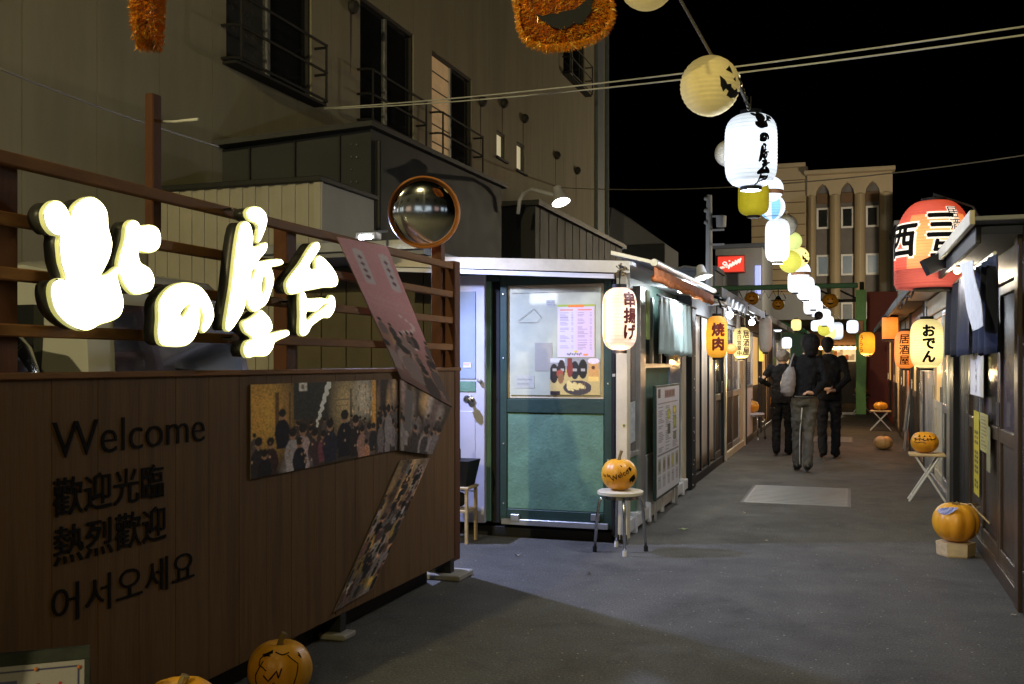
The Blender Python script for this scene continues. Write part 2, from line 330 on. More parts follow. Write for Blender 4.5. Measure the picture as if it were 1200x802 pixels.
class Cv:                                                  # tiny painter for printed matter, 0..1 coordinates
    def __init__(s, w_, h, col): s.a = np.zeros((h, w_, 3), np.float32); s.a[:] = col; s.w = w_; s.h = h; s.Y, s.X = np.mgrid[0:h,0:w_]; s.X = (s.X+.5)/w_; s.Y = (s.Y+.5)/h
    def rect(s, x0, y0, x1, y1, c, al=1.):
        k = (s.X>=x0)&(s.X<x1)&(s.Y>=y0)&(s.Y<y1); s.a[k] = s.a[k]*(1-al)+np.array(c)*al
    def ell(s, x, y, rx, ry, c, al=1.):
        k = ((s.X-x)/rx)**2+((s.Y-y)/ry)**2 < 1; s.a[k] = s.a[k]*(1-al)+np.array(c)*al
    def noise(s, amt, cell=1):
        n = NR.rand(s.h//cell+2, s.w//cell+2); n = np.kron(n, np.ones((cell,cell)))[:s.h,:s.w]; s.a *= (1+(n[...,None]-.5)*2*amt)
    def blur(s):
        p = np.pad(s.a, ((1,1),(1,1),(0,0)), 'edge'); s.a = (p[1:-1,1:-1]*4+p[:-2,1:-1]+p[2:,1:-1]+p[1:-1,:-2]+p[1:-1,2:])/8
    def figure(s, x, y, hh, body, skin=(.30,.16,.09), hair=(.02,.015,.012)):
        asp = s.h/s.w; s.ell(x, y-hh*.36, hh*.20*asp, hh*.34, body); s.rect(x-hh*.16*asp, y-hh*.35, x+hh*.16*asp, y, body)
        s.ell(x, y-hh*.80, hh*.09*asp, hh*.12, skin); s.ell(x, y-hh*.85, hh*.095*asp, hh*.10, hair)
# ------------------------------------------------------------------ ground
def asphalt():
    m = bpy.data.materials.new('worn_asphalt'); m.use_nodes = True; n = m.node_tree.nodes; L = m.node_tree.links; b = n['Principled BSDF']; b.inputs['Specular IOR Level'].default_value = .35
    tc = n.new('ShaderNodeTexCoord')
    def nz(sc, det=4, ro=.6, dist=0):
        x = n.new('ShaderNodeTexNoise'); x.inputs['Scale'].default_value = sc; x.inputs['Detail'].default_value = det; x.inputs['Roughness'].default_value = ro; x.inputs['Distortion'].default_value = dist; L.new(tc.outputs['Object'], x.inputs['Vector']); return x.outputs[0]
    def mr(src, a, b_, c, d):
        x = n.new('ShaderNodeMapRange'); x.inputs[1].default_value = a; x.inputs[2].default_value = b_; x.inputs[3].default_value = c; x.inputs[4].default_value = d; L.new(src, x.inputs[0]); return x.outputs[0]
    def mul(a, b_):
        x = n.new('ShaderNodeMath'); x.operation = 'MULTIPLY'; L.new(a, x.inputs[0]); L.new(b_, x.inputs[1]); return x.outputs[0]
    def mix(f, a, b_):
        x = n.new('ShaderNodeMix'); x.data_type = 'RGBA'
        for k, v in ((0,f),(6,a),(7,b_)):
            if isinstance(v, tuple): x.inputs[k].default_value = (*v, 1)
            else: L.new(v, x.inputs[k])
        return x.outputs[2]
    base = mix(mr(nz(.55, 6, .6, .8), .34, .66, 0, 1), (.068,.066,.061), (.100,.096,.086))
    base = mix(mr(nz(1.7, 8, .7, .5), .50, .66, 0, .7), base, (.046,.045,.043))
    base = mix(mr(nz(.9, 5, .55, 1.5), .60, .70, 0, .4), base, (.120,.115,.105))
    gr = mul(mr(nz(85, 3, .6), .32, .68, .58, 1.45), mr(nz(240, 2, .5), .3, .7, .6, 1.4))
    sc = n.new('ShaderNodeVectorMath'); sc.operation = 'SCALE'; L.new(base, sc.inputs[0]); L.new(gr, sc.inputs['Scale'])
    col = sc.outputs[0]
    for vs_, th, rad, c_ in ((34,.965,.20,(.30,.29,.26)),(60,.94,.26,(.20,.19,.17)),(12,.985,.07,(.42,.41,.38))):
        vr = n.new('ShaderNodeTexVoronoi'); vr.inputs['Scale'].default_value = vs_; L.new(tc.outputs['Object'], vr.inputs['Vector'])
        w2 = n.new('ShaderNodeTexWhiteNoise'); L.new(vr.outputs['Color'], w2.inputs['Vector'])
        g1 = n.new('ShaderNodeMath'); g1.operation='GREATER_THAN'; g1.inputs[1].default_value=th; L.new(w2.outputs[0], g1.inputs[0])
        g2 = n.new('ShaderNodeMath'); g2.operation='LESS_THAN'; g2.inputs[1].default_value=rad; L.new(vr.outputs['Distance'], g2.inputs[0])
        col = mix(mul(g1.outputs[0], g2.outputs[0]), col, c_)
    # hairline cracks
    vc = n.new('ShaderNodeTexVoronoi'); vc.feature = 'DISTANCE_TO_EDGE'; vc.inputs['Scale'].default_value = .32
    ds = n.new('ShaderNodeTexNoise'); ds.inputs['Scale'].default_value = 2.; L.new(tc.outputs['Object'], ds.inputs['Vector']); ad = n.new('ShaderNodeVectorMath'); ad.operation = 'ADD'; L.new(tc.outputs['Object'], ad.inputs[0]); L.new(ds.outputs['Color'], ad.inputs[1]); L.new(ad.outputs[0], vc.inputs['Vector'])
    col = mix(mr(vc.outputs['Distance'], .0, .003, .3, 0), col, (.02,.02,.02))
    L.new(col, b.inputs['Base Color']); L.new(mr(nz(3, 5), .3, .7, .68, .92), b.inputs['Roughness'])
    bp = n.new('ShaderNodeBump'); bp.inputs['Strength'].default_value=.35; bp.inputs['Distance'].default_value=.006; L.new(gr, bp.inputs['Height']); L.new(bp.outputs[0], b.inputs['Normal'])
    return m
M['asphalt'] = asphalt()
g = MB(); g.add([(-300,-300,0),(300,-300,0),(300,500,0),(-300,500,0)], [(0,1,2,3)]); struct(g.build('ground', M['asphalt']))
def cover(u0, v0, u1, v1, label):
    ym = (at((u0+u1)/2, v0, Z=0).y, at((u0+u1)/2, v1, Z=0).y); x0 = at(u0, v1, Z=0).x; x1 = at(u1, v1, Z=0).x
    t = thing('ground_cover', label, 'ground cover', ((x0+x1)/2, sum(ym)/2, 0), 'steel covers let into the alley ground')
    MB().bbox((x0, ym[1], -.01), (x1, ym[0], .009)).build('cover_plate', M['plate'], t)
    f = MB(); e = .025
    for a, b in (((x0-e,ym[1]-e),(x1+e,ym[1])), ((x0-e,ym[0]),(x1+e,ym[0]+e)), ((x0-e,ym[1]),(x0,ym[0])), ((x1,ym[1]),(x1+e,ym[0]))): f.box((*a,-.01),(*b,.005))
    f.build('cover_frame', M['bgniche'], t)
    r_ = MB(); n = 14
    for i in range(1, n): y = ym[1]+(ym[0]-ym[1])*i/n; r_.box((x0+.03,y-.004,.005),(x1-.03,y+.004,.0115))
    o = r_.build('tread_ribs', M['plate'], t)
cover(868, 571, 994, 592, 'wide worn steel cover set in the middle of the alley')
cover(952, 512.5, 998, 518, 'small pale cover in the ground beyond the walking man')
rg = random.Random(3)
def leaf(u, v, s, col, label):
    p = at(u, v, Z=0); m = MB(); n = 9; vs = []
    for k in range(n):
        a = 2*math.pi*k/n; r_ = s*(.6+.5*rg.random())*(1 if k%2 else .65); vs.append((p.x+r_*math.cos(a)*1.3, p.y+r_*math.sin(a), .004+rg.random()*.012))
    vs.append((p.x, p.y, .010)); m.add(vs, [(k,(k+1)%n,n) for k in range(n)]); o = m.build('fallen_leaf', col, None); tag(solo(o, label, 'leaf', 'litter on the alley floor'))
M['leafgreen'] = pm('pale_green_leaf', (.30,.38,.16), .7); M['leafdry'] = pm('dry_leaf', (.34,.30,.22), .8)
leaf(802, 621, .045, M['leafgreen'], 'pale green crushed leaf lying on the alley right of the metal stool')
for (u,v,l) in ((760,616,'pale litter scrap by the kiosk sill behind the metal stool'), (690,673,'tiny pale scrap on the ground in front of the green kiosk'),
    (606,652,'small pale scrap on the ground between sign wall and stool'), (873,602,'small pale scrap just in front of the wide steel cover'),
    (898,635,'pale crumb in the middle of the open asphalt'), (1188,722,'pale scrap at the foot of the brown corner post'), (800,580,'white scrap at the far corner of the green kiosk')):
    leaf(u, v, .018, M['leafdry'], l)
# ------------------------------------------------------------------ sign wall
XP = -2.45; YE = at(538, 500, X=XP).y; Y0S = 1.55
sw = thing('sign_wall', 'long brown wooden sign wall with glowing characters, welcome lettering and crowd photos', 'sign wall', (XP, (YE+Y0S)/2, 0))
nb = 22; bw = (YE-Y0S)/nb
for i in range(nb):
    y0 = Y0S+i*bw; o_ = rg.uniform(-.0015, .0015)
    MB().bbox((XP-.03, y0+.0008, .12), (XP+o_*.6, y0+bw-.0008, 1.345), .0012).build('board', M['cladding'], sw)
MB().bbox((XP-.05, Y0S-.02, 1.345), (XP+.012, YE+.01, 1.368), .004).build('top_cap', M['rail'], sw)
b_ = MB(); b_.box((XP-.09, Y0S, .14), (XP-.032, YE-.04, 1.33)); b_.build('backing_frame', M['darkrail'], sw); MB().box((XP-.125, Y0S, .002), (XP-.10, YE-.3, .2)).build('leak_blocker', M['black'], sw)  # black strip added to stop lamp light leaking under the wall
rz = [1.50, 1.675, 1.845, 2.03]
for i, z in enumerate(rz):
    MB().bbox((XP-.045, Y0S, z-.02), (XP-.008, YE-.085, z+.02 if i < 3 else z+.022), .004).build('rail', M['rail'], sw)
MB().bbox((XP-.085, YE-.083, .1), (XP+.004, YE+.012, 2.065), .005).build('end_post', M['darkrail'], sw)
for u in (2, 337):
    y = at(u, 300, X=XP-.07).y; MB().bbox((XP-.12, y-.045, .0), (XP-.048, y+.045, 2.05), .004).build('rear_post', M['darkrail'], sw)
p = at(182, 200, X=XP-.08); MB().bbox((p.x-.03, p.y-.026, 1.9), (p.x+.01, p.y+.026, 2.43), .004).build('mast', M['darkrail'], sw)
pm_ = at(511, 300, X=XP-.12); MB().bbox((pm_.x-.02, pm_.y-.035, 0), (pm_.x+.05, pm_.y+.035, 2.35), .004).build('mirror_post', M['darkrail'], sw)
for y in (YE-.12, YE-1.6, YE-3.1):
    m = MB(); m.box((XP-.16, y-.03, .03), (XP+.0, y+.03, .125)); m.build('foot', M['iron'], sw)
t = MB(); p = at(528, 671, Z=.03); t.bbox((XP-.22, YE-.22, 0), (XP+.09, YE+.03, .035), .006); tag(solo(t.build('concrete_pad', pm('pale_concrete', (.33,.31,.27), .85, var=.25)), 'flat pale concrete pad under the far end of the sign wall', 'concrete pad'), None)
t = MB(); t.bbox((XP-.12, YE-1.68, 0), (XP+.05, YE-1.55, .028), .006); solo(t.build('concrete_pad', bpy.data.materials['pale_concrete']), 'thin pale concrete pad under the sign wall beside the drawn-on pumpkin', 'concrete pad')
def wall_text(s, u0, u1, z0, z1, name='lettering', bold=.0, dz=0):
    vs, fs = text2d(s, 1, bold, 4); a0 = min(p[0] for p in vs); a1 = max(p[0] for p in vs); b0 = min(p[1] for p in vs); b1 = max(p[1] for p in vs)
    ya = at(u0, 500, X=XP).y; yb = at(u1, 500, X=XP).y
    m = MB(); n = len(vs); f = lambda a, b, h: (XP+h, ya+(a-a0)/(a1-a0)*(yb-ya), z0+(b-b0)/(b1-b0)*(z1-z0))
    ed = {}
    for fc in fs:
        for i in range(len(fc)): e = (fc[i], fc[(i+1)%len(fc)]); ed[e] = 1
    m.add([f(a,b,.005) for a,b in vs]+[f(a,b,.0) for a,b in vs], fs+[(a+n,b+n,b,a) for a,b in ed if (b,a) not in ed])
    return m.build(name, M['ink'], sw)
wall_text('Welcome', 61, 239, 1.087, 1.205, bold=-.012)
wall_text('歡迎光臨', 61, 191, .895, 1.022, bold=.003)
wall_text('熱烈歡迎', 62, 194, .735, .864, bold=.003)
wall_text('어서오세요', 60, 227, .542, .668, bold=-.006)
# glowing characters, each a can with a lit acrylic face
A_ = lambda pts: [(x/3.648, 220+y/3.648) for x, y in pts]
B_ = lambda pts: [(170+x/3.82, 230+y/3.82) for x, y in pts]
KITA = [A_([(195,110),(215,75),(245,62),(275,78),(297,118),(305,140),(325,85),(365,52),(405,48),(440,75),(458,110),(462,170),(478,235),(468,295),(442,350),(430,380),(470,372),(505,345),(522,352),(500,372),(510,420),(527,490),(515,540),(480,563),(430,578),(390,600),(345,603),(290,575),(245,525),(226,460),(230,415),(255,396),(288,395),(270,320),(262,240),(264,202),(235,195),(205,160)]),
        A_([(516,310),(540,225),(548,165),(568,145),(590,152),(602,170),(640,165),(675,178),(686,215),(678,255),(645,273),(608,268),(592,255),(598,320),(640,350),(658,390),(650,430),(620,445),(575,450),(540,412),(516,350)])]
NO = [B_([(70,480),(90,440),(130,405),(185,393),(240,405),(275,440),(300,490),(307,540),(290,580),(266,606),(262,588),(270,540),(256,500),(240,476),(245,530),(238,590),(215,640),(180,665),(110,667),(75,655),(66,610),(70,550)]),
      B_([(155,527),(182,490),(206,480),(200,508),(180,540),(163,545)])]
YA = [B_([(460,75),(480,55),(515,55),(540,80),(545,115),(530,165),(510,203),(508,180),(515,140),(500,115),(475,105)]),
      B_([(430,140),(450,118),(470,130),(482,180),(484,233),(545,213),(540,245),(512,278),(505,298),(560,290),(612,288),(617,300),(570,312),(522,322),(560,322),(576,370),(562,430),(542,480),(515,500),(490,512),(465,480),(462,430),(440,510),(405,570),(380,600),(368,590),(372,540),(395,400),(410,260)]),
      B_([(530,350),(545,365),(547,400),(530,450),(520,410)]), B_([(478,330),(500,325),(492,360),(474,392),(466,420)]),
      B_([(500,535),(520,515),(540,530),(560,555),(568,590),(550,615),(530,628),(600,610),(640,605),(645,618),(580,650),(570,680),(545,710),(490,712),(460,718),(447,690),(460,655),(490,638),(455,605),(443,570),(470,555)])]
TAI = [B_([(640,390),(665,350),(700,305),(750,225),(775,210),(782,230),(755,275),(735,320),(770,328),(768,290),(785,272),(820,300),(850,340),(863,375),(855,400),(800,405),(720,420),(660,435),(645,425)]),
       B_([(700,440),(715,436),(724,462),(790,460),(822,465),(835,448),(848,460),(848,505),(825,540),(800,540),(745,580),(730,610),(712,622),(698,610),(700,540)]),
       B_([(722,515),(765,512),(800,482),(822,480),(805,503),(760,535),(724,562)])]
XF = XP+.115
for loops, nm in ((KITA,[[0],[1]]),(NO,[[0,1]]),(YA,[[0],[1,2,3],[4]]),(TAI,[[0],[1,2]])):
    wl = [[(at(u,v,X=XF).y, at(u,v,X=XF).z) for u,v in lp] for lp in loops]
    def ext(loops_, x0, x1, off, name, mat, par):
        o0 = wloc(par); bm = bmesh.new()
        for gi, gr in enumerate(nm):
            me = shapes2d([loops_[k] for k in gr], ext=(x1-x0)/2, offset=off, raw=True)
            for v in me.vertices: v.co = Vector((x0+(x1-x0)/2+v.co.z+gi*.0004, v.co.x, v.co.y))-o0
            bm.from_mesh(me)
        bmesh.ops.remove_doubles(bm, verts=bm.verts[:], dist=1e-5); bmesh.ops.recalc_face_normals(bm, faces=bm.faces[:]); bm.to_mesh(me); bm.free()
        me.materials.append(mat); me.name = name; o = bpy.data.objects.new(name, me); C.objects.link(o); o.parent = par; return o
    can = ext(wl, XF-.070, XF-.021, .001, 'sign_character', M['can'], sw)
    ext(wl, XF-.020, XF-.004, .006, 'halo_rim', M['edge'], can); ext(wl, XF-.0029, XF, .001, 'lit_face', M['face'], can)  # rim glow is added to imitate the halo round each character
    ys = [p[0] for l in wl for p in l]; zs = [p[1] for l in wl for p in l]
    pins = MB()
    for z in rz:
        if min(zs) < z < max(zs):
            for k in (.3, .7): y = min(ys)+k*(max(ys)-min(ys)); pins.tube([(XP-.01,y,z),(XF-.071,y,z)], .006, 6)
    if pins.v: pins.build('mounting_pins', M['steel'], can)
# crowd photographs printed on board
def tint(r_, lo, hi, col):
    f_ = r_.uniform(lo, hi); return tuple(q*f_ for q in col)
def crowd(wd, ht, warm=1., seed=1, pink=False):
    r_ = random.Random(seed); c = Cv(wd, ht, (.045,.032,.022)); lum = lambda x, y, rx, ry, col, al: glowp(c, x, y, rx, ry, col, al)
    if not pink:
        lum(.10,.32,.20,.55,(.55,.30,.06),1.); lum(.02,.3,.06,.5,(.5,.25,.05),.7); c.rect(.16,.10,.185,.62,(.12,.06,.02)); c.rect(.255,.1,.27,.6,(.10,.06,.03)); lum(.23,.28,.03,.2,(.30,.16,.05),.8)
        c.rect(.29,.0,.60,.42,(.035,.035,.028)); c.rect(.33,.0,.39,.10,(.55,.52,.45)); c.rect(.35,.02,.37,.08,(.2,.15,.12))
        for k in range(18): t_ = k/17; c.ell(.565-.10*t_+.008*math.sin(k*2), .02+.50*t_, .018-.010*t_, .042-.022*t_, (.70,.68,.60))
        lum(.71,.28,.13,.45,(.42,.30,.14),1.); c.rect(.62,.22,.74,.235,(.18,.12,.07)); c.rect(.62,.30,.735,.31,(.16,.1,.06)); c.rect(.75,.1,.765,.55,(.07,.05,.03)); lum(.87,.22,.10,.32,(.50,.42,.30),1.); lum(.975,.3,.03,.6,(.60,.30,.06),1.)
        for k in range(34): x = r_.uniform(.76,.97); y = r_.uniform(.03,.42); c.rect(x, y, x+.010, y+r_.uniform(.02,.08), tint(r_, .2,1.5, (.45,.33,.2)))
        for k in range(22): x = r_.uniform(.02,.98); c.figure(x, r_.uniform(.62,.74), r_.uniform(.16,.24), tint(r_, .4,2., (.05,.035,.03)), skin=(.28,.15,.08))
        for x, y, h_, b in ((.21,.72,.46,(.012,.012,.016)),(.05,1.02,.48,(.025,.02,.02)),(.13,1.02,.46,(.04,.02,.02)),(.285,1.0,.52,(.30,.26,.25)),(.36,1.0,.56,(.40,.29,.27)),(.45,1.0,.48,(.05,.03,.03)),(.52,.96,.40,(.16,.05,.06)),(.575,.98,.55,(.02,.02,.03)),(.70,.95,.62,(.012,.012,.015)),(.80,.97,.56,(.02,.015,.015)),(.86,1.0,.44,(.30,.16,.12)),(.93,1.,.46,(.10,.07,.06)),(.97,.95,.40,(.02,.02,.02)),(.90,1.06,.30,(.40,.18,.10))): c.figure(x, y, h_, b)
        lum(.31,.98,.11,.16,(.42,.37,.36),.9); c.figure(.335,1.06,.46,(.015,.015,.02)); c.figure(.09,1.1,.42,(.015,.012,.015))
        for k in range(26): x=r_.random(); y=r_.uniform(.6,.95); c.ell(x,y,.006,.016,tint(r_, .4,1.4, (.40,.24,.15)))
    else:
        for k in range(7): x = r_.random(); lum(x, r_.uniform(.1,.4), r_.uniform(.06,.14), r_.uniform(.2,.45), tint(r_, .5,1.4, r_.choice([(.40,.24,.10),(.30,.24,.20),(.22,.14,.12)])), .9)
        for k in range(16): c.figure(r_.random(), r_.uniform(.55,.8), r_.uniform(.2,.3), tint(r_, .2,1.6, (.10,.08,.07)))
        for k in range(10): c.figure(r_.random(), r_.uniform(.85,1.1), r_.uniform(.35,.6), tint(r_, .15,1.8, (.16,.13,.12)))
    c.noise(.12); c.noise(.3, 2); c.blur(); c.a *= 1.8; return c
def glowp(c, x, y, rx, ry, col, al):
    k = np.clip(1.25-np.sqrt(((c.X-x)/rx)**2+((c.Y-y)/ry)**2)*1.0, 0, 1)[...,None]*al; c.a = c.a*(1-k)+np.array(col)*k
def pq(*px): return [at(u, v, X=XP+.006) for u, v in px]
c = crowd(230, 130, seed=3); printed(c.a, pq((293,451),(440,445.5),(440,532),(293,562)), 'crowd_photo', sw, .005, mat=PRM)
c = crowd(60, 92, seed=5, pink=True); c.a *= .75; printed(c.a, pq((440.5,445.5),(466,444.5),(466,527),(440.5,532)), 'crowd_photo', sw, .005, mat=PRM)
c = Cv(70, 220, (.66,.30,.28)); r_ = random.Random(4)
k = np.clip(c.Y*1.5-.55, 0, 1)[...,None]; c.a = c.a*(1-k)+np.array((.12,.065,.045))*k
for x in (.28,.80):
    c.rect(x-.10,.07,x+.10,.26,(.62,.48,.44)); c.ell(x,.07,.10,.014,(.62,.48,.44)); c.ell(x,.26,.10,.014,(.62,.48,.44))
    for yy in (.10,.14,.18,.22): c.rect(x-.04,yy,x+.045,yy+.010,(.18,.07,.07)); c.rect(x-.01,yy-.008,x+.02,yy+.020,(.18,.07,.07))
for i in range(4): c.rect(0,.34+i*.02,.9,.343+i*.02,(.62,.40,.36),.6)
for i in range(9): glowp(c, r_.random(), r_.uniform(.62,.9), r_.uniform(.08,.2), r_.uniform(.05,.12), tint(r_, .7,1.3, r_.choice([(.50,.28,.12),(.45,.30,.22),(.30,.14,.08)])), .9)
for i in range(14): c.ell(.62+.20*math.sin(i*.5), .44+i*.016, .035, .010, (.72,.52,.46))
for i in range(14): c.figure(r_.random(), r_.uniform(.62,.8), r_.uniform(.08,.14), tint(r_, .2,2.0, (.14,.09,.07)))
for i in range(12): c.figure(r_.random(), r_.uniform(.85,1.04), r_.uniform(.16,.28), tint(r_, .2,2.4, (.16,.11,.09)))
c.noise(.10); c.blur()
q = pq((390,278),(449,289),(526,477),(466,444)); q = [p+Vector((.018,0,0)) for p in q]
printed(c.a, q, 'crowd_photo', sw, .006, mat=PRM)
c = crowd(56, 60, seed=8, pink=True); c.rect(.1,.1,.25,.7,(.2,.17,.15)); printed(c.a*.9, [p+Vector((.012,0,0)) for p in pq((466,444),(526,477),(503,533),(466,528))], 'crowd_photo', sw, .006, mat=PRM)
c = crowd(60, 160, seed=12, pink=True); r_ = random.Random(9)
for i in range(22):
    f_ = r_.uniform(.3,1.4); glowp(c, r_.random(), r_.random(), r_.uniform(.08,.22), r_.uniform(.03,.09), tuple(q_*f_ for q_ in r_.choice([(.50,.32,.07),(.42,.38,.30),(.12,.07,.05),(.30,.19,.10)])), 1.)
for i in range(64):
    f_ = r_.uniform(.3,1.6); c.figure(r_.random(), .12+.9*i/64, r_.uniform(.07,.14), tuple(q_*f_ for q_ in r_.choice([(.02,.02,.02),(.02,.02,.02),(.24,.22,.21),(.10,.05,.04)])))
c.noise(.3, 2); c.blur(); c.a *= 1.6; printed(c.a, pq((468,540),(503,537),(436,690),(391,717)), 'crowd_photo', sw, .005, mat=PRM)
# ------------------------------------------------------------------ convex mirror
def disc_to(root, c, nrm, rr, bulge, name, mat, rings=9, n=40):
    pr = [(rr*math.sin(a), bulge*math.cos(a)) for a in [math.pi/2*(1-i/rings) for i in range(rings+1)]]
    return MB().lathe(pr, c, n, axis=nrm).build(name, mat, root, smooth=True)
mc = at(497, 249, d=6.45); nrm = (Vector((-.05, .3, 1.7))-mc).normalized()
mt = thing('convex_mirror', 'round convex traffic mirror with orange rim above the end of the sign wall', 'mirror', mc)
disc_to(mt, mc, nrm, .213, .038, 'mirror_face', M['mirror'])
r1 = MB(); r1.lathe([(.208,-.02),(.227,-.02),(.233,0),(.230,.022),(.221,.027),(.214,.008),(.208,-.02)], mc, 44, axis=nrm); r1.build('rim', M['orange'], mt, smooth='auto')
r1 = MB(); r1.lathe([(.0,-.05),(.12,-.045),(.21,-.02),(.0,-.018)], mc, 32, axis=nrm); r1.build('back_shell', M['orange'], mt, smooth='auto')
r1 = MB(); r1.tube([mc-nrm*.05, mc-nrm*.12, (pm_.x+.015, pm_.y, 2.33)], .016, 8); r1.build('bracket', M['iron'], mt)
# ------------------------------------------------------------------ big cream building on the left
XB = -7.6; yb1 = at(709, 200, X=XB).y; ZT = 13.5
lb = thing('apartment_building', 'tall cream panelled building with balcony windows rising behind the sign wall', 'building', (XB-3, 18, 0))
def yr(u): return at(u, 100, X=XB).y
wins = [(yr(265), yr(365), 5.28, 7.3, 'b'), (yr(422), yr(485), 5.35, 7.42, 'b'), (yr(506), yr(553), 5.35, 7.40, 'b'), (yr(660), yr(685), 9.5, 11.6, 'b'),
        (yr(582), yr(592.5), at(587,186,X=XB).z, at(587,155,X=XB).z, 's'), (yr(605.5), yr(615), at(610,201,X=XB).z, at(610,168,X=XB).z, 's'),
        (yr(265), yr(365), 9.3, 11.4, 'b'), (yr(422), yr(485), 9.3, 11.4, 'b')]
y = 3.6; pw = 1.02
while y < yb1-.05:
    ye = min(y+pw, yb1); m = MB(); cuts = sorted({y+.005, ye-.005, *[q for w_ in wins for q in w_[:2] if y+.005 < q < ye-.005]})
    for a, b in zip(cuts[:-1], cuts[1:]):
        mid = (a+b)/2; z = 0.
        for w_ in sorted([w_ for w_ in wins if w_[0] < mid < w_[1]], key=lambda q: q[2]):
            m.box((XB-.14, a, z), (XB, b, w_[2])); z = w_[3]
        m.box((XB-.14, a, z), (XB, b, ZT))
    for k in range(0, len(m.v), 8): MB().add(m.v[k:k+8], m.f[:6]).build('wall_panel', M['wallA'], lb)
    y += pw
m = MB(); m.box((XB-9, 3.6, 0), (XB-.16, yb1, ZT)); m.build('wall_core', M['seam'], lb)
for i, (a, b, z0, z1, kd) in enumerate(wins):
    fr = MB(); e = .05
    for q in (((XB-.13,a,z0),(XB-.03,a+e,z1)), ((XB-.13,b-e,z0),(XB-.03,b,z1)), ((XB-.13,a+e,z0),(XB-.03,b-e,z0+e)), ((XB-.13,a+e,z1-e),(XB-.03,b-e,z1))): fr.box(*q)
    wn = fr.build('window', M['alu_dark'], lb)
    if kd == 's':
        MB().box((XB-.12, a+e, z0+e), (XB-.10, b-e, z1-e)).build('pane', pm('pale_lit_window_%d' % i, (.5,.45,.3), .4, em=(1.,.85,.50), es=.42, var=.3), wn)
        MB().bbox((XB-.02, a-.06, z0-.06), (XB+.07, b+.06, z0-.01), .01).build('sill', M['alu_dark'], wn)
        continue
    mid = (a+b)/2; MB().box((XB-.11, mid-.035, z0+e), (XB-.05, mid+.035, z1-e)).build('stile', M['alu'], wn)
    g1 = M['dark_glass2'] if i in (0,) else M['dark_glass']
    if i == 2: g1 = pm('amber_curtained_window', (.4,.25,.1), .5, em=(1.,.62,.28), es=.17, var=.5, scale=3)
    MB().box((XB-.10, a+e, z0+e), (XB-.085, mid-.035, z1-e)).build('pane', g1, wn)
    MB().box((XB-.10, mid+.035, z0+e), (XB-.085, b-e, z1-e)).build('pane', M['dark_glass'], wn)
    if i == 2:
        c_ = MB()
        for k in range(1, 6): z = z0+(z1-z0)*k/6; c_.box((XB-.084, a+e, z-.012), (XB-.075, mid-.04, z+.012))
        c_.build('blind_slats', M['alu_dark'], wn)
    bl = MB(); o_ = .24
    for z in (z0+.0, z0+.42, z0+.82):
        bl.tube([(XB,a-.1,z),(XB+o_-.07,a-.1,z),(XB+o_,a-.04,z),(XB+o_,b+.04,z),(XB+o_-.07,b+.1,z),(XB,b+.1,z)], .020, 6)
    for yy in (a-.02, b+.02): bl.tube([(XB+o_,yy,z0-.03),(XB+o_,yy,z0+.84)], .018, 6)
    bl.box((XB, a-.08, z0-.065), (XB+o_-.03, b+.08, z0-.03)); bl.build('balcony_rail', M['iron'], lb)
for (u, v) in ((411,8),(563,119),(588.5,121),(613,139),(651,182),(675,200)):
    p = at(u, v, X=XB+.001); h_ = MB(); h_.lathe([(.10,0),(.115,.03),(.10,.10),(.05,.14),(0,.15)], p, 14, axis=Vector((1,0,-.2)).normalized()); h_.build('vent_hood', M['alu_dark'], lb, smooth='auto')
    st_ = MB(); st_.prism([(-.03,-.1),(.04,-.1),(.02,-.75),(-.005,-1.1),(-.02,-.6)], lambda a,b,h: (p.x+.001+h, p.y+a, p.z+b), .002); st_.build('rust_streak', pm('rust_streak', (.14,.10,.065), .9), lb)
m = MB(); m.box((XB-.02, yb1-1.35, 0), (XB+.09, yb1-.55, ZT)); m.build('corner_strip', M['bluegrey'], lb)
m = MB(); m.tube([(XB+.12,yb1-.25,0),(XB+.12,yb1-.25,ZT)], .07, 10); m.build('downpipe', M['bluegrey'], lb)
# dark extension, pale shed, dark blocks
ex = thing('annex', 'charcoal metal clad annex in front of the cream building, below its windows', 'building', (-6.5, 14, 0))
fp = [(-7.6,10.95),(-5.9,11.75),(-5.9,16.9),(-7.6,16.9)]
def slab(mb, fp, z0, zt):
    n = len(fp); mb.add([(*q, z0) for q in fp]+[(*q, zt[i]) for i, q in enumerate(fp)], [tuple(range(n-1,-1,-1)), tuple(range(n,2*n))]+[(i,(i+1)%n,(i+1)%n+n,i+n) for i in range(n)])
zt = [4.12, 4.44, 4.52, 4.4]; m = MB(); slab(m, fp, 0, zt); m.build('wall', M['ext'], ex)
m = MB(); e = .09; slab(m, [(-7.59,10.72),(-5.9+e,11.6),(-5.9+e,17.),(-7.59,17.)], 0, [z+.07 for z in zt]); vs = m.v
for i in range(4): vs[i] = (vs[i][0], vs[i][1], zt[i]+.003)
m.v = vs; m.build('roof_flashing', M['ext_edge'], ex)
for i in range(3):
    f_ = (i+.6)/3.3; x = -7.6+1.7*f_; yy = 10.95+.8*f_; MB().box((x, yy-.03, 0), (x+.018, yy+.01, 4.1+.3*f_)).build('seam_rib', M['ext_edge'], ex)
m = MB()
for i in range(4):
    for j in range(2):
        if (i*j) % 3 != 2: m.sphere((-6.12+j*.07, 11.62+.02*j, 4.22-i*.16), .012, 6)
m.build('bolt_heads', M['alu'], ex)
m = MB(); m.tube([(-5.86,11.9,0),(-5.86,11.9,4.3)], .035, 8); m.build('downpipe', M['ext_edge'], ex)
sh = thing('shed', 'pale ribbed metal shed behind the glowing characters', 'shed', (-6.3, 9.6, 0))
xr = at(375, 212, Y=9.5).x; ztop = at(375, 213, Y=9.5).z
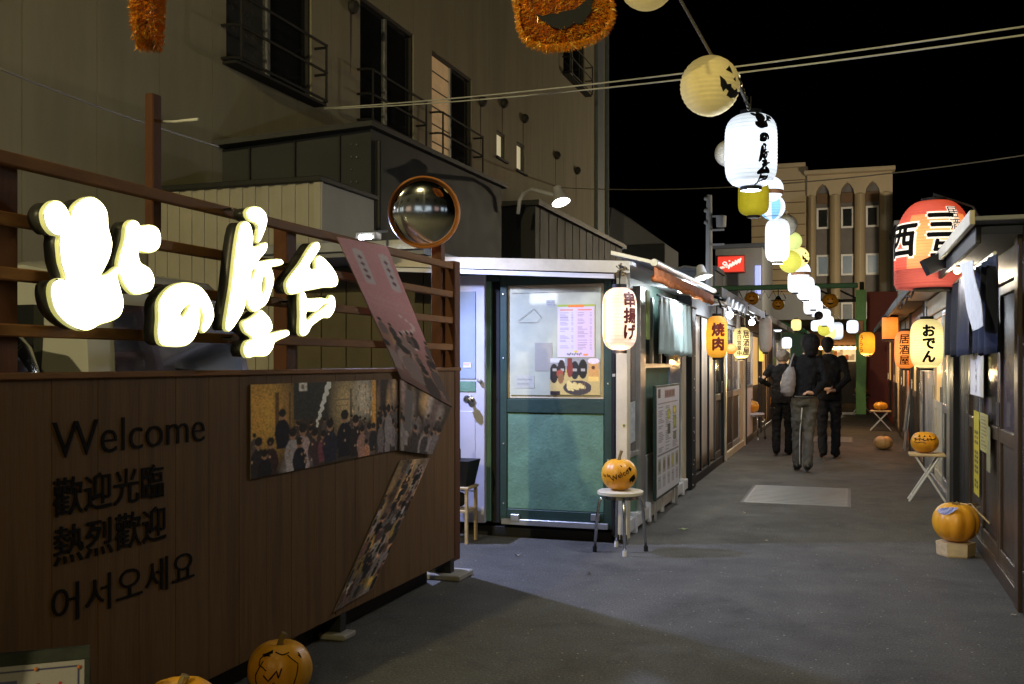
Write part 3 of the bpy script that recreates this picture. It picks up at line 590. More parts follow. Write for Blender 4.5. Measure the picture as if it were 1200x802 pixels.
m = MB(); m.box((-7.58, 9.52, 0), (xr-.01, 10.8, ztop)); m.build('wall', M['shed'], sh)
m = MB(); x = -7.58
while x < xr-.05: m.box((x, 9.5, 0), (x+.085, 9.53, ztop-.002)); x += .165
m.build('siding_ribs', M['shed'], sh)
m = MB(); m.bbox((-7.58, 9.45, ztop), (xr+.03, 10.85, ztop+.06), .008); m.build('roof_edge', M['ext_edge'], sh)
m = MB(); m.bbox((xr-.07, 9.485, 0), (xr+.012, 9.5, ztop-.002), .003); m.build('corner_trim', M['shed'], sh)
bk = thing('dark_block', 'unlit dark block beyond the charcoal annex, under the arm lamp', 'building', (-6.5, 21, 0))
m = MB(); m.box((-7.55, 18.3, 0), (-5.7, 26, 4.4)); m.build('wall', M['ext'], bk)
m = MB(); m.box((-7.55, 18.2, 4.4), (-5.6, 26.1, 4.5)); m.build('roof_edge', M['ext_edge'], bk)
for i in range(12): MB().box((-5.7, 18.6+i*.6, 0), (-5.688, 18.62+i*.6, 4.39)).build('seam_rib', M['ext_edge'], bk)
hs = thing('gable_house', 'pale gable wall of a house peeping out beside the cream building', 'house', at(745, 270, d=36))
f = lambda a, b, h: (at(a,b,d=36)+Vector((0,1,0))*h)
m = MB(); m.prism([(713,430),(713,243),(719,243.5),(779,286),(779,430)], f, 3.); m.build('wall', M['bgdark'], hs)
m = MB(); m.prism([(712.5,278),(717,243.5),(779,285),(726,287.5)], lambda a,b,h: at(a,b,d=35.9)+Vector((0,1,0))*h, .08); m.build('gable_board', M['bggrey'], hs)
# arm lamp
al = thing('arm_lamp', 'white gooseneck lamp reaching out from the dark block above the green kiosk roof', 'lamp', at(607, 251, X=-5.7))
a0 = wloc(al); a1 = at(650, 229, d=17.6)
m = MB(); m.tube([a0, a0+Vector((.03,0,.25)), a0+Vector((.12,-.05,.36)), a0+Vector((.3,-.12,.42)), a1], .035, 8); m.build('arm', M['white'], al, smooth=True)
ax = Vector((.35,-.25,-1)).normalized()
m = MB(); m.lathe([(.05,-.22),(.075,-.2),(.09,-.08),(.17,.10),(.165,.1),(.08,-.08),(.0,-.1)], a1+Vector((.1,-.03,-.05)), 18, axis=ax); m.build('lamp_head', M['white'], al, smooth='auto')
MB().sphere(a1+Vector((.1,-.03,-.05))+ax*.08, .09, 12).build('bulb', M['bulb_soft'], al, smooth=True)
lamp('arm_lamp_light', a1+Vector((.1,-.03,-.05))+ax*.24, 90, (1,.95,.82), .08, 95, a1+ax*3+Vector((1.8,-1.5,0)))
# ------------------------------------------------------------------ parked cars behind the sign wall
def kei(name, label, y0, y1, x0, zr, paint, cat, van=True):
    t = thing(name, label, cat, (x0-1.6, (y0+y1)/2, 0)); L = 3.3; ym = (y0+y1)/2; hw = (y1-y0)/2
    prof = [(0,.25),(-.02,.75),(-.06,1.12),(-.16,zr-.22),(-.32,zr-.05),(-.6,zr),(-2.4,zr-.03),(-2.85,1.15),(-3.35,.95),(-3.4,.3)]
    b = MB(); n = len(prof); rows = []
    for s_, k in ((-1,1.),(-1,.0),(1,.0),(1,1.)): pass
    secs = [(-hw, .06), (-hw+.10, 0.), (hw-.10, 0.), (hw, .06)]
    for (yy, ins) in secs:
        for (x, z) in prof:
            tuck = .10*max(0, (z-1.1)/(zr-1.1)); sgn = 1 if yy > 0 else -1
            b.v.append((x0+x*(1-ins*.3)-ins*.5, ym+yy-sgn*tuck, z-ins*.5*(1 if z > 1 else -.2)))
    for s_ in range(3):
        for i in range(n): b.f.append((s_*n+i, s_*n+(i+1)%n, (s_+1)*n+(i+1)%n, (s_+1)*n+i))
    b.f.append(tuple(range(n))); b.f.append(tuple(3*n+i for i in range(n))); b.mi = [0]*len(b.f)
    b.build('body', paint, t, smooth='auto')
    wz0, wz1 = 1.32, zr-.24; f = lambda a, bz, h: (x0-.06-.10*(bz-1.12)/(zr-1.34)+.012+h, ym+a, bz)
    wn = MB(); wn.prism([(-hw+.17,wz0+.04),(-hw+.21,wz0),(hw-.21,wz0),(hw-.17,wz0+.04),(hw-.22,wz1-.04),(hw-.26,wz1),(-hw+.26,wz1),(-hw+.22,wz1-.04)], f, .006); wn.build('rear_window', M['dark_glass'], t)
    for s_ in (-1, 1):
        MB().bbox((x0-.06, ym+s_*(hw-.06), .75), (x0+.005, ym+s_*(hw-.19), 1.08), .02).build('tail_lamp', M['taillight'], t)
        m = MB(); m.box((x0-2.2, ym+s_*(hw+.002), 1.2), (x0-.45, ym+s_*(hw-.07), zr-.25)); m.build('side_window', M['dark_glass'], t)
        for xw in (-.6, -2.7):
            w_ = MB(); w_.lathe([(.0,-.08),(.2,-.08),(.27,-.06),(.27,.06),(.2,.08),(0,.08)], (x0+xw, ym+s_*(hw-.06), .27), 20, axis=Vector((0,1,0))); wl = w_.build('wheel', M['rubber'], t, smooth='auto')
            MB().lathe([(0,.0),(.16,.0),(.17,-.02)], (x0+xw, ym+s_*(hw+.03), .27), 16, axis=Vector((0,s_,0))).build('rim', M['alu'], wl)
    MB().bbox((x0-.12, y0+.06, .28), (x0+.05, y1-.06, .52), .04).build('bumper', paint, t)
    m = MB(); m.tube([(x0-.14,ym-.2,wz0+.06),(x0-.04,ym+.02,wz0+.03),(x0-.035,ym+.35,wz0+.02)], .008, 6); m.build('wiper', M['black'], t)
    return t
kei('parked_van', 'white van parked tail first behind the glowing sign characters', 4.12, 5.62, -3.55, 1.95, M['van'], 'van')
bc = kei('parked_car', 'black car parked behind the left end of the sign wall', 2.3, 3.85, -3.5, 1.72, M['blackcar'], 'car')
# storage shed wall and eave behind the sign, with the cold white lamp that shines over the wall
YS = 8.0
sg = thing('storage_shed', 'low dark olive board shed with a pale eave behind the sign wall', 'shed', (-4.4, YS, 0))
m = MB(); m.box((-5.0, YS, 0), (-3.25, YS+1.2, 2.25)); m.build('wall', M['olive'], sg)
for i in range(7): MB().bbox((-5.0+i*.25+.006, YS-.02, .1), (-5.0+i*.25+.244, YS, 2.2), .003).build('board', M['olive'], sg)
q = [at(368,262,Y=7.35), at(456,284,Y=7.35)]
m = MB(); m.box((-5.05, 7.3, 2.26), (-3.2, 9.3, 2.31)); m.build('roof', M['bggrey'], sg)
m = MB(); m.bbox((-5.05, 7.27, 2.3), (-3.2, 7.3, 2.38), .004); m.build('eave_edge', M['alu'], sg)
lc = at(428, 279, Y=6.9)
fl = thing('flood_lamp', 'small cold white lamp glaring under the shed eave above the printed photo sheet', 'lamp', lc)
m = MB(); m.tube([lc+Vector((0,.05,.05)), lc+Vector((0,.38,.10))], .012, 6); m.build('arm', M['alu'], fl); MB().bbox(lc+Vector((-.09,.0,-.01)), lc+Vector((.09,.1,.05)), .008).build('housing', M['alu'], fl)
MB().box(lc+Vector((-.05,-.012,-.012)), lc+Vector((.05,-.001,.018))).build('lens', M['bulb'], fl)
lamp('flood_lamp_light', lc+Vector((.03,-.06,-.05)), 380, (.50,.58,1.), .03, 135, lc+Vector((1.5,-.45,-1.4)), .7)
# ------------------------------------------------------------------ green kiosk
YK = 7.6; XK = -1.7
gk = thing('green_kiosk', 'dark green food kiosk with frosted window, cream corner post and menu posters', 'kiosk', (-2.3, 9.2, 0))
def fb(u0, v0, u1, v1, Y=YK, t=.04, name='panel', mat=None, par=gk, bev=.004):     # box on the face towards the camera
    um = (u0+u1)/2; a = at(u0, v0, Y=Y); b = at(u1, v1, Y=Y); z0 = at(um, v1, Y=Y).z; z1 = at(um, v0, Y=Y).z
    return MB().bbox((a.x, Y, max(0,z0)), (b.x, Y+t, z1), bev).build(name, mat, par)
def sb(u0, v0, u1, v1, X=XK, t=.04, name='panel', mat=None, par=gk, bev=.004, sgn=-1):   # box on a face along the alley
    um = (u0+u1)/2; a = at(u0, v0, X=X); b = at(u1, v1, X=X); z0 = at(um, v1, X=X).z; z1 = at(um, v0, X=X).z
    return MB().bbox((X, a.y, max(0,z0)), (X+sgn*t, b.y, z1), bev).build(name, mat, par)
x0 = at(500,400,Y=YK).x; YL = at(803, 500, X=XK).y
zr = 2.13
m = MB(); m.box((x0, YK+.09, .1), (XK-.09, YL-.02, zr)); m.build('inner_wall', M['green_dk'], gk)
fb(566.5, 330, 575, 611, YK+.02, .05, 'frame_strip', M['green_md'])
fb(575, 330, 586, 613, YK+.06, .03, 'dark_reveal', M['black'])
fb(586, 313, 594, 612, YK, .08, 'stile', M['green_dk']); fb(708, 313, 717, 621, YK, .08, 'stile', M['green_dk'])
fb(594, 313, 708, 333, YK, .08, 'head_rail', M['green_dk']); fb(594, 468, 708, 484.5, YK, .08, 'mid_rail', M['green_dk'])
fb(594, 599, 708, 613, YK, .08, 'bottom_rail', M['green_dk']); fb(540, 312, 586, 331, YK+.03, .06, 'head_rail', M['green_dk'])
wf = fb(594.5, 333.5, 707.5, 467.5, YK+.02, .05, 'window_frame', M['cream'])
pane = fb(598, 338, 704, 463.5, YK+.012, .01, 'pane', M['frost'], wf, 0)
lp = fb(594.5, 485, 707.5, 598.5, YK+.010, .03, 'lower_panel', M['green_md'])
fb(587, 611, 712, 618, YK-.03, .1, 'sill', M['alu'])
for u in (603, 697): fb(u-5, 603, u+5, 611, YK-.035, .03, 'bracket', M['alu'])
fb(500, 618, 717, 640, YK+.05, .05, 'gap_shade_strip', M['black'])  # black strip stands in for the shaded gap under the kiosk
fb(716.5, 318, 722, 628, YK-.005, .06, 'black_strip', M['black'])
cp = fb(722, 318, 735, 633, YK-.03, .12, 'corner_post', M['cream'])
m = MB(); xq = at(722,500,Y=YK).x
for i in range(5): m.box((xq+.0+i*.02, YK-.034, .03), (xq+.012+i*.02, YK-.028, .075))
m.build('vent_slots', M['black'], cp)
m = MB(); m.box((xq,YK-.02,.0),(XK-.02,YK+.07,.03)); m.build('post_foot', M['black'], cp)
# roof and fascia
zf = 2.25; xc = at(737,300,Y=YK-.28).x
zL = at(525,298,Y=YK-.28).z; zR = at(737,306,Y=YK-.28).z
def fas(name, mat, d0, d1, y0, y1, xe):
    m = MB(); xl = x0-.3; zl = zL+(zL-zR)*.12
    m.add([(xl,y0,zl-d1),(xe,y0,zR-d1),(xe,y1,zR-d1),(xl,y1,zl-d1),(xl,y0,zl-d0),(xe,y0,zR-d0),(xe,y1,zR-d0),(xl,y1,zl-d0)], [(3,2,1,0),(4,5,6,7),(0,1,5,4),(1,2,6,5),(2,3,7,6),(3,0,4,7)])
    return m.build(name, mat, gk)
fas('fascia', M['cream'], 0, .088, YK-.28, YK-.25, xc); fas('lower_fascia', M['white'], .092, .125, YK-.26, YK-.22, xc-.12); fas('roof', M['white'], .003, .03, YK-.249, YL+.05, xc+.02)
for u in (555, 608, 664): fb(u-2, 313, u+2, 316, YK-.25, .02, 'fascia_clip', M['alu'])
# white open door leaf on the left
dr = fb(520, 323, 568, 612, YK-.02, .04, 'door', M['whitedoor'])
fb(536, 342, 557, 444, YK-.026, .01, 'door_glass', M['frost_blue'], dr, 0); fb(536, 447, 557, 459, YK-.026, .01, 'door_panel', M['green_md'], dr, 0)
fb(536, 482, 557, 575, YK-.024, .01, 'door_panel', M['whitedoor'], dr)
p = at(551, 468, Y=YK-.03); MB().lathe([(.034,0),(.034,.01),(.014,.018),(.014,.045),(.03,.055),(.033,.075),(.02,.09),(0,.092)], p, 18, axis=Vector((0,-1,0))).build('knob', M['steel'], dr, smooth='auto')
p = at(562, 446, Y=YK-.03); MB().lathe([(.018,0),(.018,.02),(0,.022)], p, 12, axis=Vector((0,-1,0))).build('lock', M['alu'], dr)
# menu sheets on the window
def fq(u0, v0, u1, v1, Y): return [at(u0,v0,Y=Y), at(u1,v0,Y=Y), at(u1,v1,Y=Y), at(u0,v1,Y=Y)]
def square(q):                                            # level the quad
    x0_, x1_ = (q[0].x+q[3].x)/2, (q[1].x+q[2].x)/2; zt_, zb = (q[0].z+q[1].z)/2, (q[3].z+q[2].z)/2; Y = q[0].y
    return [Vector((x0_,Y,zt_)), Vector((x1_,Y,zt_)), Vector((x1_,Y,zb)), Vector((x0_,Y,zb))]
c = Cv(60, 84, (.62,.56,.68)); c.rect(0,0,1,.05,(.35,.45,.06)); c.rect(.3,.015,.72,.06,(.75,.22,.04)); c.rect(.0,0,.018,1,(.45,.5,.15)); c.rect(.98,0,1,1,(.45,.5,.15)); c.rect(0,.985,1,1,(.5,.55,.25))
r_ = random.Random(6)
for x in (.08,.55):
    c.rect(x,.10,x+.36,.125,(.65,.22,.10)); y = .16
    while y < .86:
        if r_.random() < .8: c.rect(x, y, x+r_.uniform(.12,.26), y+.012, (.34,.28,.36)); c.rect(x+.31, y, x+.36, y+.012, (.38,.3,.4))
        y += .028
for i in range(9): c.ell(.28+i*.045, .93+.012*math.sin(i*2.1), .018, .02, (.13,.13,.13))
c.ell(.5,.885,.06,.018,(.7,.6,.05)); c.ell(.76,.945,.07,.016,(.75,.3,.05)); c.a[:, 30:] *= (1.06,.92,.97)
printed(c.a, square(fq(653,357,697,419,YK+.011)), 'menu_sheet', gk, .003, (0,-1,0))
c = Cv(74, 56, (.55,.42,.16)); c.rect(0,0,1,.30,(.30,.30,.30)); c.rect(0,0,.3,.12,(.6,.6,.62)); c.rect(.35,.0,.45,.3,(.2,.04,.03))
for x,y,rx,ry,col in ((.08,.42,.09,.26,(.02,.015,.015)),(.23,.30,.08,.25,(.03,.02,.02)),(.5,.33,.09,.24,(.02,.02,.025)),(.66,.30,.09,.26,(.012,.012,.012)),(.40,.3,.06,.22,(.22,.04,.03))): c.ell(x,y,rx,ry,col)
for x in (.1,.25,.5,.66): c.rect(x-.04,.28,x+.04,.36,(.4,.38,.34))
c.ell(.2,.42,.07,.10,(.35,.07,.04)); c.ell(.22,.55,.06,.14,(.25,.12,.05))
c.rect(.77,.10,.97,.62,(.62,.33,.10)); c.rect(.77,.5,.97,.62,(.8,.55,.15)); c.ell(.87,.08,.115,.08,(.75,.66,.68)); c.ell(.865,.26,.035,.05,(.1,.03,.02))
c.ell(.55,.80,.28,.20,(.06,.05,.05)); 
for i in range(9): a=i*.06; c.ell(.38+a*.62,.74+.02*(i%3),.045,.13-.01*i,(.72,.58,.22)); c.ell(.40+a*.62,.76,.012,.1,(.2,.12,.06))
c.rect(0,.9,.2,1,(.03,.02,.02)); c.noise(.12); printed(c.a, square(fq(645,420,703,463,YK+.010)), 'food_photo', gk, .003, (0,-1,0))
# things dimly seen through the pane, kept as flat decals of the frosted film: faint hanger wire and pink sheet
c = Cv(30, 36, (.34,.33,.29)); c.noise(.05); printed(c.a, square(fq(627,402,647,435,YK+.011)), 'faint_sheet', gk, .001, (0,-1,0))
m = MB(); m.tube([at(600,344,Y=YK+.008), at(640,343,Y=YK+.008), at(702,341,Y=YK+.008)], .002, 6); m.tube([at(607,376,Y=YK+.006),at(625,362,Y=YK+.006),at(634,372,Y=YK+.006),at(629,378,Y=YK+.006),at(607,378,Y=YK+.006)], .0015, 6); m.build('curtain_wire', M['cable'], gk)
# side of the kiosk along the alley
yp = at(735,500,X=XK).y
def sz(u0, v0, u1, v1, **k): return sb(u0, v0, u1, v1, **k)
zb = .14
m = MB(); m.bbox((XK-.06, YK+.1, .03), (XK+.03, YL, zb), .006); m.build('base_rail', M['white'], gk)
for i in range(5):
    yy = YK+.5+i*.62; MB().bbox((XK-.03, yy, 0), (XK+.045, yy+.05, zb+.03), .004).build('base_bracket', M['white'], gk)
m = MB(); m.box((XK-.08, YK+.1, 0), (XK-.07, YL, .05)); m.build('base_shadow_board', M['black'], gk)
def sside(y0, y1, z0, z1, name, mat, X=XK, t=.04, par=gk, bev=.003): return MB().bbox((X-t, y0, z0), (X, y1, z1), bev).build(name, mat, par)
Yu = lambda u: at(u, 500, X=XK).y
sside(YK+.09, Yu(748), .62, .66, 'mid_rail', M['alu']); 
sside(YK+.09, Yu(748), zb, .62, 'lower_panel', M['green_md'], XK-.015); sside(YK+.09, Yu(748), .66, 2.02, 'side_window', M['plum_glass'], XK-.02, .01)
c = Cv(26, 40, (.55,.62,.64)); c.noise(.15,2); c.rect(0,.3,.6,.36,(.2,.3,.3)); printed(c.a, [Vector((XK-.012,YK+.12,1.05)),Vector((XK-.012,Yu(746),1.08)),Vector((XK-.012,Yu(746),.74)),Vector((XK-.012,YK+.12,.72))], 'pale_sheet', gk, .002)
sside(Yu(748), Yu(754), .05, 2.05, 'post', M['alu'], XK+.02, .07); sside(Yu(798), YL, .05, 2.02, 'post', M['cream'], XK+.01, .07)
sside(Yu(785), Yu(798), zb, 1.95, 'aluminium_door', M['frost_blue'], XK-.0); sside(Yu(754), Yu(785), zb, .58, 'lower_panel', M['white'], XK-.005)
sside(Yu(754), Yu(785), .58, 1.35, 'middle_panel', M['green_md'], XK-.015)
sside(Yu(754), Yu(785), 1.35, 1.39, 'counter_ledge', M['alu'], XK+.02, .08)
# opening with a glimpse inside
ins = MB(); ins.box((XK-.9, Yu(754), 1.39), (XK-.85, Yu(798), 2.0)); ins.build('back_shelf', M['warm_glass'], gk)
for k, (u, z, h_, col) in enumerate(((758,1.39,.16,'cream'),(763,1.39,.22,'brown'),(768,1.39,.3,'black'),(773,1.39,.2,'white'),(779,1.39,.25,'rust'))):
    MB().lathe([(.03,0),(.032,h_*.6),(.012,h_*.8),(.012,h_)], (XK-.14, Yu(u), z), 10).build('bottle', M[col], gk, smooth='auto')
for u in (757, 778): MB().sphere((XK-.2, Yu(u), 1.78), .05, 10).build('bulb', M['bulb_warm'], gk, smooth=True)
for u in (765, 775, 784): sside(Yu(u), Yu(u)+.035, 1.39, 1.99, 'window_stile', M['alu'], XK, .03)
sside(Yu(754), Yu(758), 1.6, 2.03, 'lime_strip', M['limecloth'], XK+.03, .01)
def hanging(name, mat, X, y0, y1, z0, z1, amp, waves, par, n=36, jag=.02, flare=0., t=.004):
    m = MB(); vs = []; J = 10; r_ = random.Random(int(abs(y0)*100)); 
    for j in range(J+1):
        f_ = j/J
        for i in range(n+1):
            g_ = i/n; yy = y0+(y1-y0)*(g_*(1+flare*f_)-flare*f_/2); x = X+amp*(.3+.7*f_)*(math.sin(g_*waves*6.283)+.4*math.sin(g_*waves*13+1+f_*2))
            z = z1+(z0-z1)*f_+(jag*math.sin(g_*17) if j == J else 0); vs.append((x, yy, z))
    fs = [(j*(n+1)+i, j*(n+1)+i+1, (j+1)*(n+1)+i+1, (j+1)*(n+1)+i) for j in range(J) for i in range(n)]
    N = len(vs); vs += [(x-t, y, z) for x, y, z in vs]; fs += [tuple(q+N for q in reversed(f)) for f in fs]
    bd = [i for i in range(n)]; fs += [(i+1, i, i+N, i+1+N) for i in bd]+[(J*(n+1)+i, J*(n+1)+i+1, J*(n+1)+i+1+N, J*(n+1)+i+N) for i in bd]
    m.add(vs, fs); return m.build(name, mat, par, smooth=True)
cl = hanging('door_curtain', M['cloth'], XK+.12, Yu(756)+.05, Yu(797), 1.47, 1.98, .028, 7, None, 90, .012, .05)
tag(solo(cl, 'pale blue white gathered cloth hanging over the serving window of the green kiosk', 'curtain'), None)
m = MB(); m.tube([(XK+.12,Yu(754),1.985),(XK+.12,YL,1.985)], .009, 6); m.build('curtain_rod', M['iron'], gk)
al2 = thing('strip_lamp', 'small white lamp tucked under the green kiosk awning over the hanging cloth', 'lamp', (XK+.17, 9.6, 2.09)); MB().bbox((XK+.15,9.45,2.075),(XK+.20,9.75,2.10)).build('housing', M['alu'], al2); MB().box((XK+.155,9.47,2.068),(XK+.195,9.73,2.0745)).build('lens', M['bulb_soft'], al2); lamp('strip_lamp_light', (XK+.21,9.6,2.05), 34, (.85,.95,1.), .04)
for (u, v) in ((590,345),(590,420),(590,520),(590,590),(712.5,360),(712.5,450),(712.5,540)): p = at(u, v, Y=YK-.001); MB().lathe([(.007,0),(.007,.003),(0,.005)], p, 8, axis=Vector((0,-1,0))).build('screw', M['alu'], gk)
c = Cv(16,16,(.55,.5,.1)); c.ell(.5,.5,.35,.35,(.1,.1,.1)); printed(c.a, square(fq(729.5,497,733,501,YK-.031)), 'small_sticker', gk, .001, (0,-1,0))
m = MB(); P = [at(722,316,Y=YK-.05), at(719,330,Y=YK-.03), at(719.5,480,Y=YK-.02), at(719,612,Y=YK-.02)]; m.tube(P, .006, 6); m.build('cable', M['black'], gk)
m = MB(); m.bbox(at(719.5,440,Y=YK-.02)+Vector((-.012,-.01,-.012)), at(719.5,440,Y=YK-.02)+Vector((.012,.01,.012)), .003); m.build('latch', M['alu'], gk)
c = Cv(14, 9, (.7,.68,.6)); c.rect(.1,.2,.9,.35,(.6,.1,.05)); c.rect(.1,.5,.8,.6,(.2,.2,.2)); printed(c.a, square(fq(543,425,552,431,YK-.0285)), 'small_sticker', dr, .001, (0,-1,0))
m = MB(); P = []
for k in range(9): P.append(at(600+k*12.5, 335.5+.8*(k%2), Y=YK-.012))
m.tube(P, .0022, 5); m.build('loose_string', M['cable'], gk)
for (u0,v0,u1,v1) in ((604,440,626,455),(640,352,650,360)):
    c = Cv(16,10,(.45,.46,.40)); c.noise(.1); c.rect(.1,.3,.9,.4,(.3,.3,.28)); c.rect(.1,.6,.7,.7,(.3,.3,.28)); printed(c.a, square(fq(u0,v0,u1,v1,YK+.011)), 'faint_sheet', gk, .001, (0,-1,0))
# menu stand board leaning on the side
mb = thing('menu_board', 'large white menu board with small pictures standing against the green kiosk side', 'menu board', (XK+.08, Yu(769), .3))
y0, y1 = Yu(757.0), Yu(784.5)
c = Cv(58, 120, (.78,.78,.86)); r_ = random.Random(11); c.rect(.05,.02,.16,.10,(.05,.05,.06)); c.rect(.32,.03,.78,.11,(.35,.22,.24)); 
for i in range(6): c.rect(.36+i*.07,.045,.40+i*.07,.095,(.09,.05,.06))
c.rect(.05,.15,.92,.16,(.15,.15,.18))
for col in range(3):
    for row in range(24):
        y = .18+row*.018
        if r_.random() < .85: c.rect(.07+col*.30, y, .07+col*.30+r_.uniform(.12,.24), y+.008, (.25,.25,.3))
for x,y,w_,h_,k in ((.45,.22,.12,.10,(.4,.42,.05)),(.45,.36,.12,.10,(.04,.05,.04)),(.70,.20,.14,.08,(.55,.5,.1)),(.70,.30,.14,.12,(.3,.35,.08)),(.70,.45,.15,.08,(.12,.12,.1))): c.rect(x,y,x+w_,y+h_,k); c.ell(x+w_/2,y+h_/2,w_*.3,h_*.35,tuple(q*1.7 for q in k))
c.rect(.03,.62,.97,.63,(.2,.2,.25))
for i in range(5): c.rect(.05+i*.19,.66,.18+i*.19,.80,(.45,.45,.40)); c.ell(.115+i*.19,.73,.045,.05,(.2,.16,.1) if i != 3 else (.6,.55,.1)); c.rect(.06+i*.19,.82,.17+i*.19,.93,(.5,.5,.55)); c.rect(.07+i*.19,.85,.15+i*.19,.86,(.2,.2,.2))
c.noise(.06)
zt_, zb_ = at(770,455,X=XK+.1).z, at(770,584,X=XK+.1).z
mbx = XK+.095
MB().bbox((mbx-.03, y0-.03, zb_-.03), (mbx-.004, y1+.02, zt_+.02), .004).build('frame', M['green_dk'], mb)
printed(c.a, [Vector((mbx,y0,zt_)),Vector((mbx,y1,zt_)),Vector((mbx,y1,zb_)),Vector((mbx,y0,zb_))], 'menu_print', mb, .002)
for y in (y0+.03, y1-.05): MB().bbox((mbx-.03, y, 0), (mbx-.006, y+.025, zb_-.02), .003).build('leg', M['alu'], mb)
# awning roll and bead fringe over the alley side
aw = MB(); xa = XK+.30; ya0, ya1 = YK-.15, YL
aw.add([(XK-.02,ya0,2.22),(xa,ya0,2.14),(xa,ya1,2.16),(XK-.02,ya1,2.24),(XK-.02,ya0,2.25),(xa,ya0,2.165),(xa,ya1,2.185),(XK-.02,ya1,2.27)], [(3,2,1,0),(4,5,6,7),(0,1,5,4),(1,2,6,5),(2,3,7,6),(3,0,4,7)]); aw.build('awning', M['alu'], gk)
m = MB(); m.tube([(xa+.01,ya0,2.15),(xa+.01,ya1,2.17)], .028, 12); m.build('awning_tube', M['alu'], gk, smooth='auto')
hg = hanging('awning_valance', M['rust'], xa+.005, ya0+.02, ya1, 2.045, 2.125, .012, 12, gk, 80, .008)
m = MB(); yy = ya0+.05
while yy < ya1-.05: m.sphere((xa-.0, yy, 2.04+.006*math.sin(yy*9)), .026, 8); yy += .115
tag(m.build('bead_fringe', M['rust'], gk, smooth=True), kind='stuff')
rl = thing('dish_lamp', 'white dish lamp on a bracket above the second left kiosk', 'lamp', at(812, 325, X=-1.72))
p = wloc(rl); ax = Vector((.25,-.12,-1)).normalized()
m = MB(); m.lathe([(.03,-.1),(.045,-.08),(.06,.0),(.12,.05),(.115,.055),(.05,.0),(0,-.01)], p+Vector((.1,0,.04)), 18, axis=ax); m.build('shade', M['white'], rl, smooth='auto')
MB().sphere(p+Vector((.1,0,.04))+ax*.035, .045, 10).build('bulb', M['bulb_soft'], rl, smooth=True)
m = MB(); m.tube([p+Vector((.1,0,.1)), p+Vector((-.1,0,.13)), p+Vector((-.35,.02,.05)), p+Vector((-.5,.02,-.08))], .012, 6); m.build('bracket', M['alu'], rl)
lamp('dish_lamp_light', p+Vector((.1,0,.04))+ax*.13, 70, (1,.93,.80), .06, 150, p+ax*3)
# ------------------------------------------------------------------ generic row kiosks
def kiosk(name, label, side, X, y0, y1, bays, zr=2.18, base=.1, postm='brown', headm='brown', roofm='bgdark', eave=.32, post_w=.09, wallm='black'):
    n = 1 if side == 'L' else -1                      # n = direction of the alley
    t = thing(name, label, 'kiosk', (X-n*1.2, (y0+y1)/2, 0))
    bx = lambda x0, x1, a, b, z0, z1, nm, mat, par=t, bev=.004: MB().bbox((X+n*x0, a, z0), (X+n*x1, b, z1), bev).build(nm, mat if not isinstance(mat, str) else M[mat], par)
    bx(-2.5, -.08, y0+.02, y1-.02, .06, zr-.06, 'inner_wall', wallm)
    bx(-2.6, eave, y0-.04, y1+.04, zr, zr+.045, 'roof', roofm); bx(eave, eave+.03, y0-.04, y1+.04, zr-.05, zr+.06, 'gutter', 'alu_dark')
    bx(-.07, .02, y0+post_w, y1-post_w, 0, base, 'base_rail', postm); bx(-.07, .01, y0+post_w, y1-post_w, zr-.22, zr-.03, 'head_board', headm)
    for a in (y0, y1-post_w): bx(-.1, .03, a, a+post_w, 0, zr-.002, 'post', postm)
    tot = sum(b[0] for b in bays); y = y0+post_w; W = y1-y0-2*post_w
    for b in bays:
        wd = W*b[0]/tot; ya, yb = y+.006, y+wd-.006; kd = b[1]
        if kd == 'door':       # framed door: lower panel, upper glass
            f_ = .055; dr = MB()
            for (a1_, a2_, z0, z1) in ((ya,ya+f_,base,zr-.23),(yb-f_,yb,base,zr-.23),(ya+f_,yb-f_,base,base+f_*1.6),(ya+f_,yb-f_,.88,.97),(ya+f_,yb-f_,zr-.29,zr-.23)): dr.bbox((X-n*.05,a1_,z0),(X-n*.003,a2_,z1), .004)
            d_ = dr.build('door', M[b[2]], t); bx(-.04, -.02, ya+f_, yb-f_, base+.09, .88, 'lower_panel', b[3], d_); bx(-.035, -.022, ya+f_, yb-f_, .97, zr-.29, 'pane', b[4], d_)
            bx(-.003, .02, yb-f_+.01, yb-f_+.03, .98, 1.14, 'handle', 'steel', d_)
        elif kd == 'sheet':    # hung vinyl with battens
            s_ = hanging('vinyl_sheet', M[b[2]], X-n*.02, ya, yb, base+.02, zr-.23, .012, 3, t, 24, .006)
            k = 3
            for i in range(1, k): bx(-.012, .012, ya+(yb-ya)*i/k-.012, ya+(yb-ya)*i/k+.012, base, zr-.23, 'batten', b[3])
        elif kd == 'wall':
            nbd = max(1, int((yb-ya)/.24)); 
            for i in range(nbd): bx(-.04, -.002, ya+(yb-ya)*i/nbd+.003, ya+(yb-ya)*(i+1)/nbd-.003, base, zr-.23, 'board', b[2])
        elif kd == 'window':
            bx(-.04, -.002, ya, yb, base, .95, 'lower_wall', b[2]); wf_ = MB(); e = .05
            for q in ((ya,ya+e,.95,zr-.23),(yb-e,yb,.95,zr-.23),(ya+e,yb-e,.95,1.0),(ya+e,yb-e,zr-.28,zr-.23)): wf_.bbox((X-n*.04,q[0],q[2]),(X+n*.003,q[1],q[3]), .004)
            w_ = wf_.build('window', M[b[3]], t); bx(-.03, -.02, ya+e, yb-e, 1.0, zr-.28, 'pane', b[4], w_)
        y += wd
    return t
k2 = kiosk('vinyl_kiosk', 'second left kiosk with black post and hanging milky vinyl sheets', 'L', XK, 11.35, 14.3, [(1.2,'sheet','vinyl','black'),(.4,'door','alu_dark','black','dark_glass')], postm='black', headm='black')
m = MB(); m.bbox((XK-.1, 11.02, 0), (XK+.06, 11.33, 2.16), .01); m.build('black_partition', M['black'], k2)
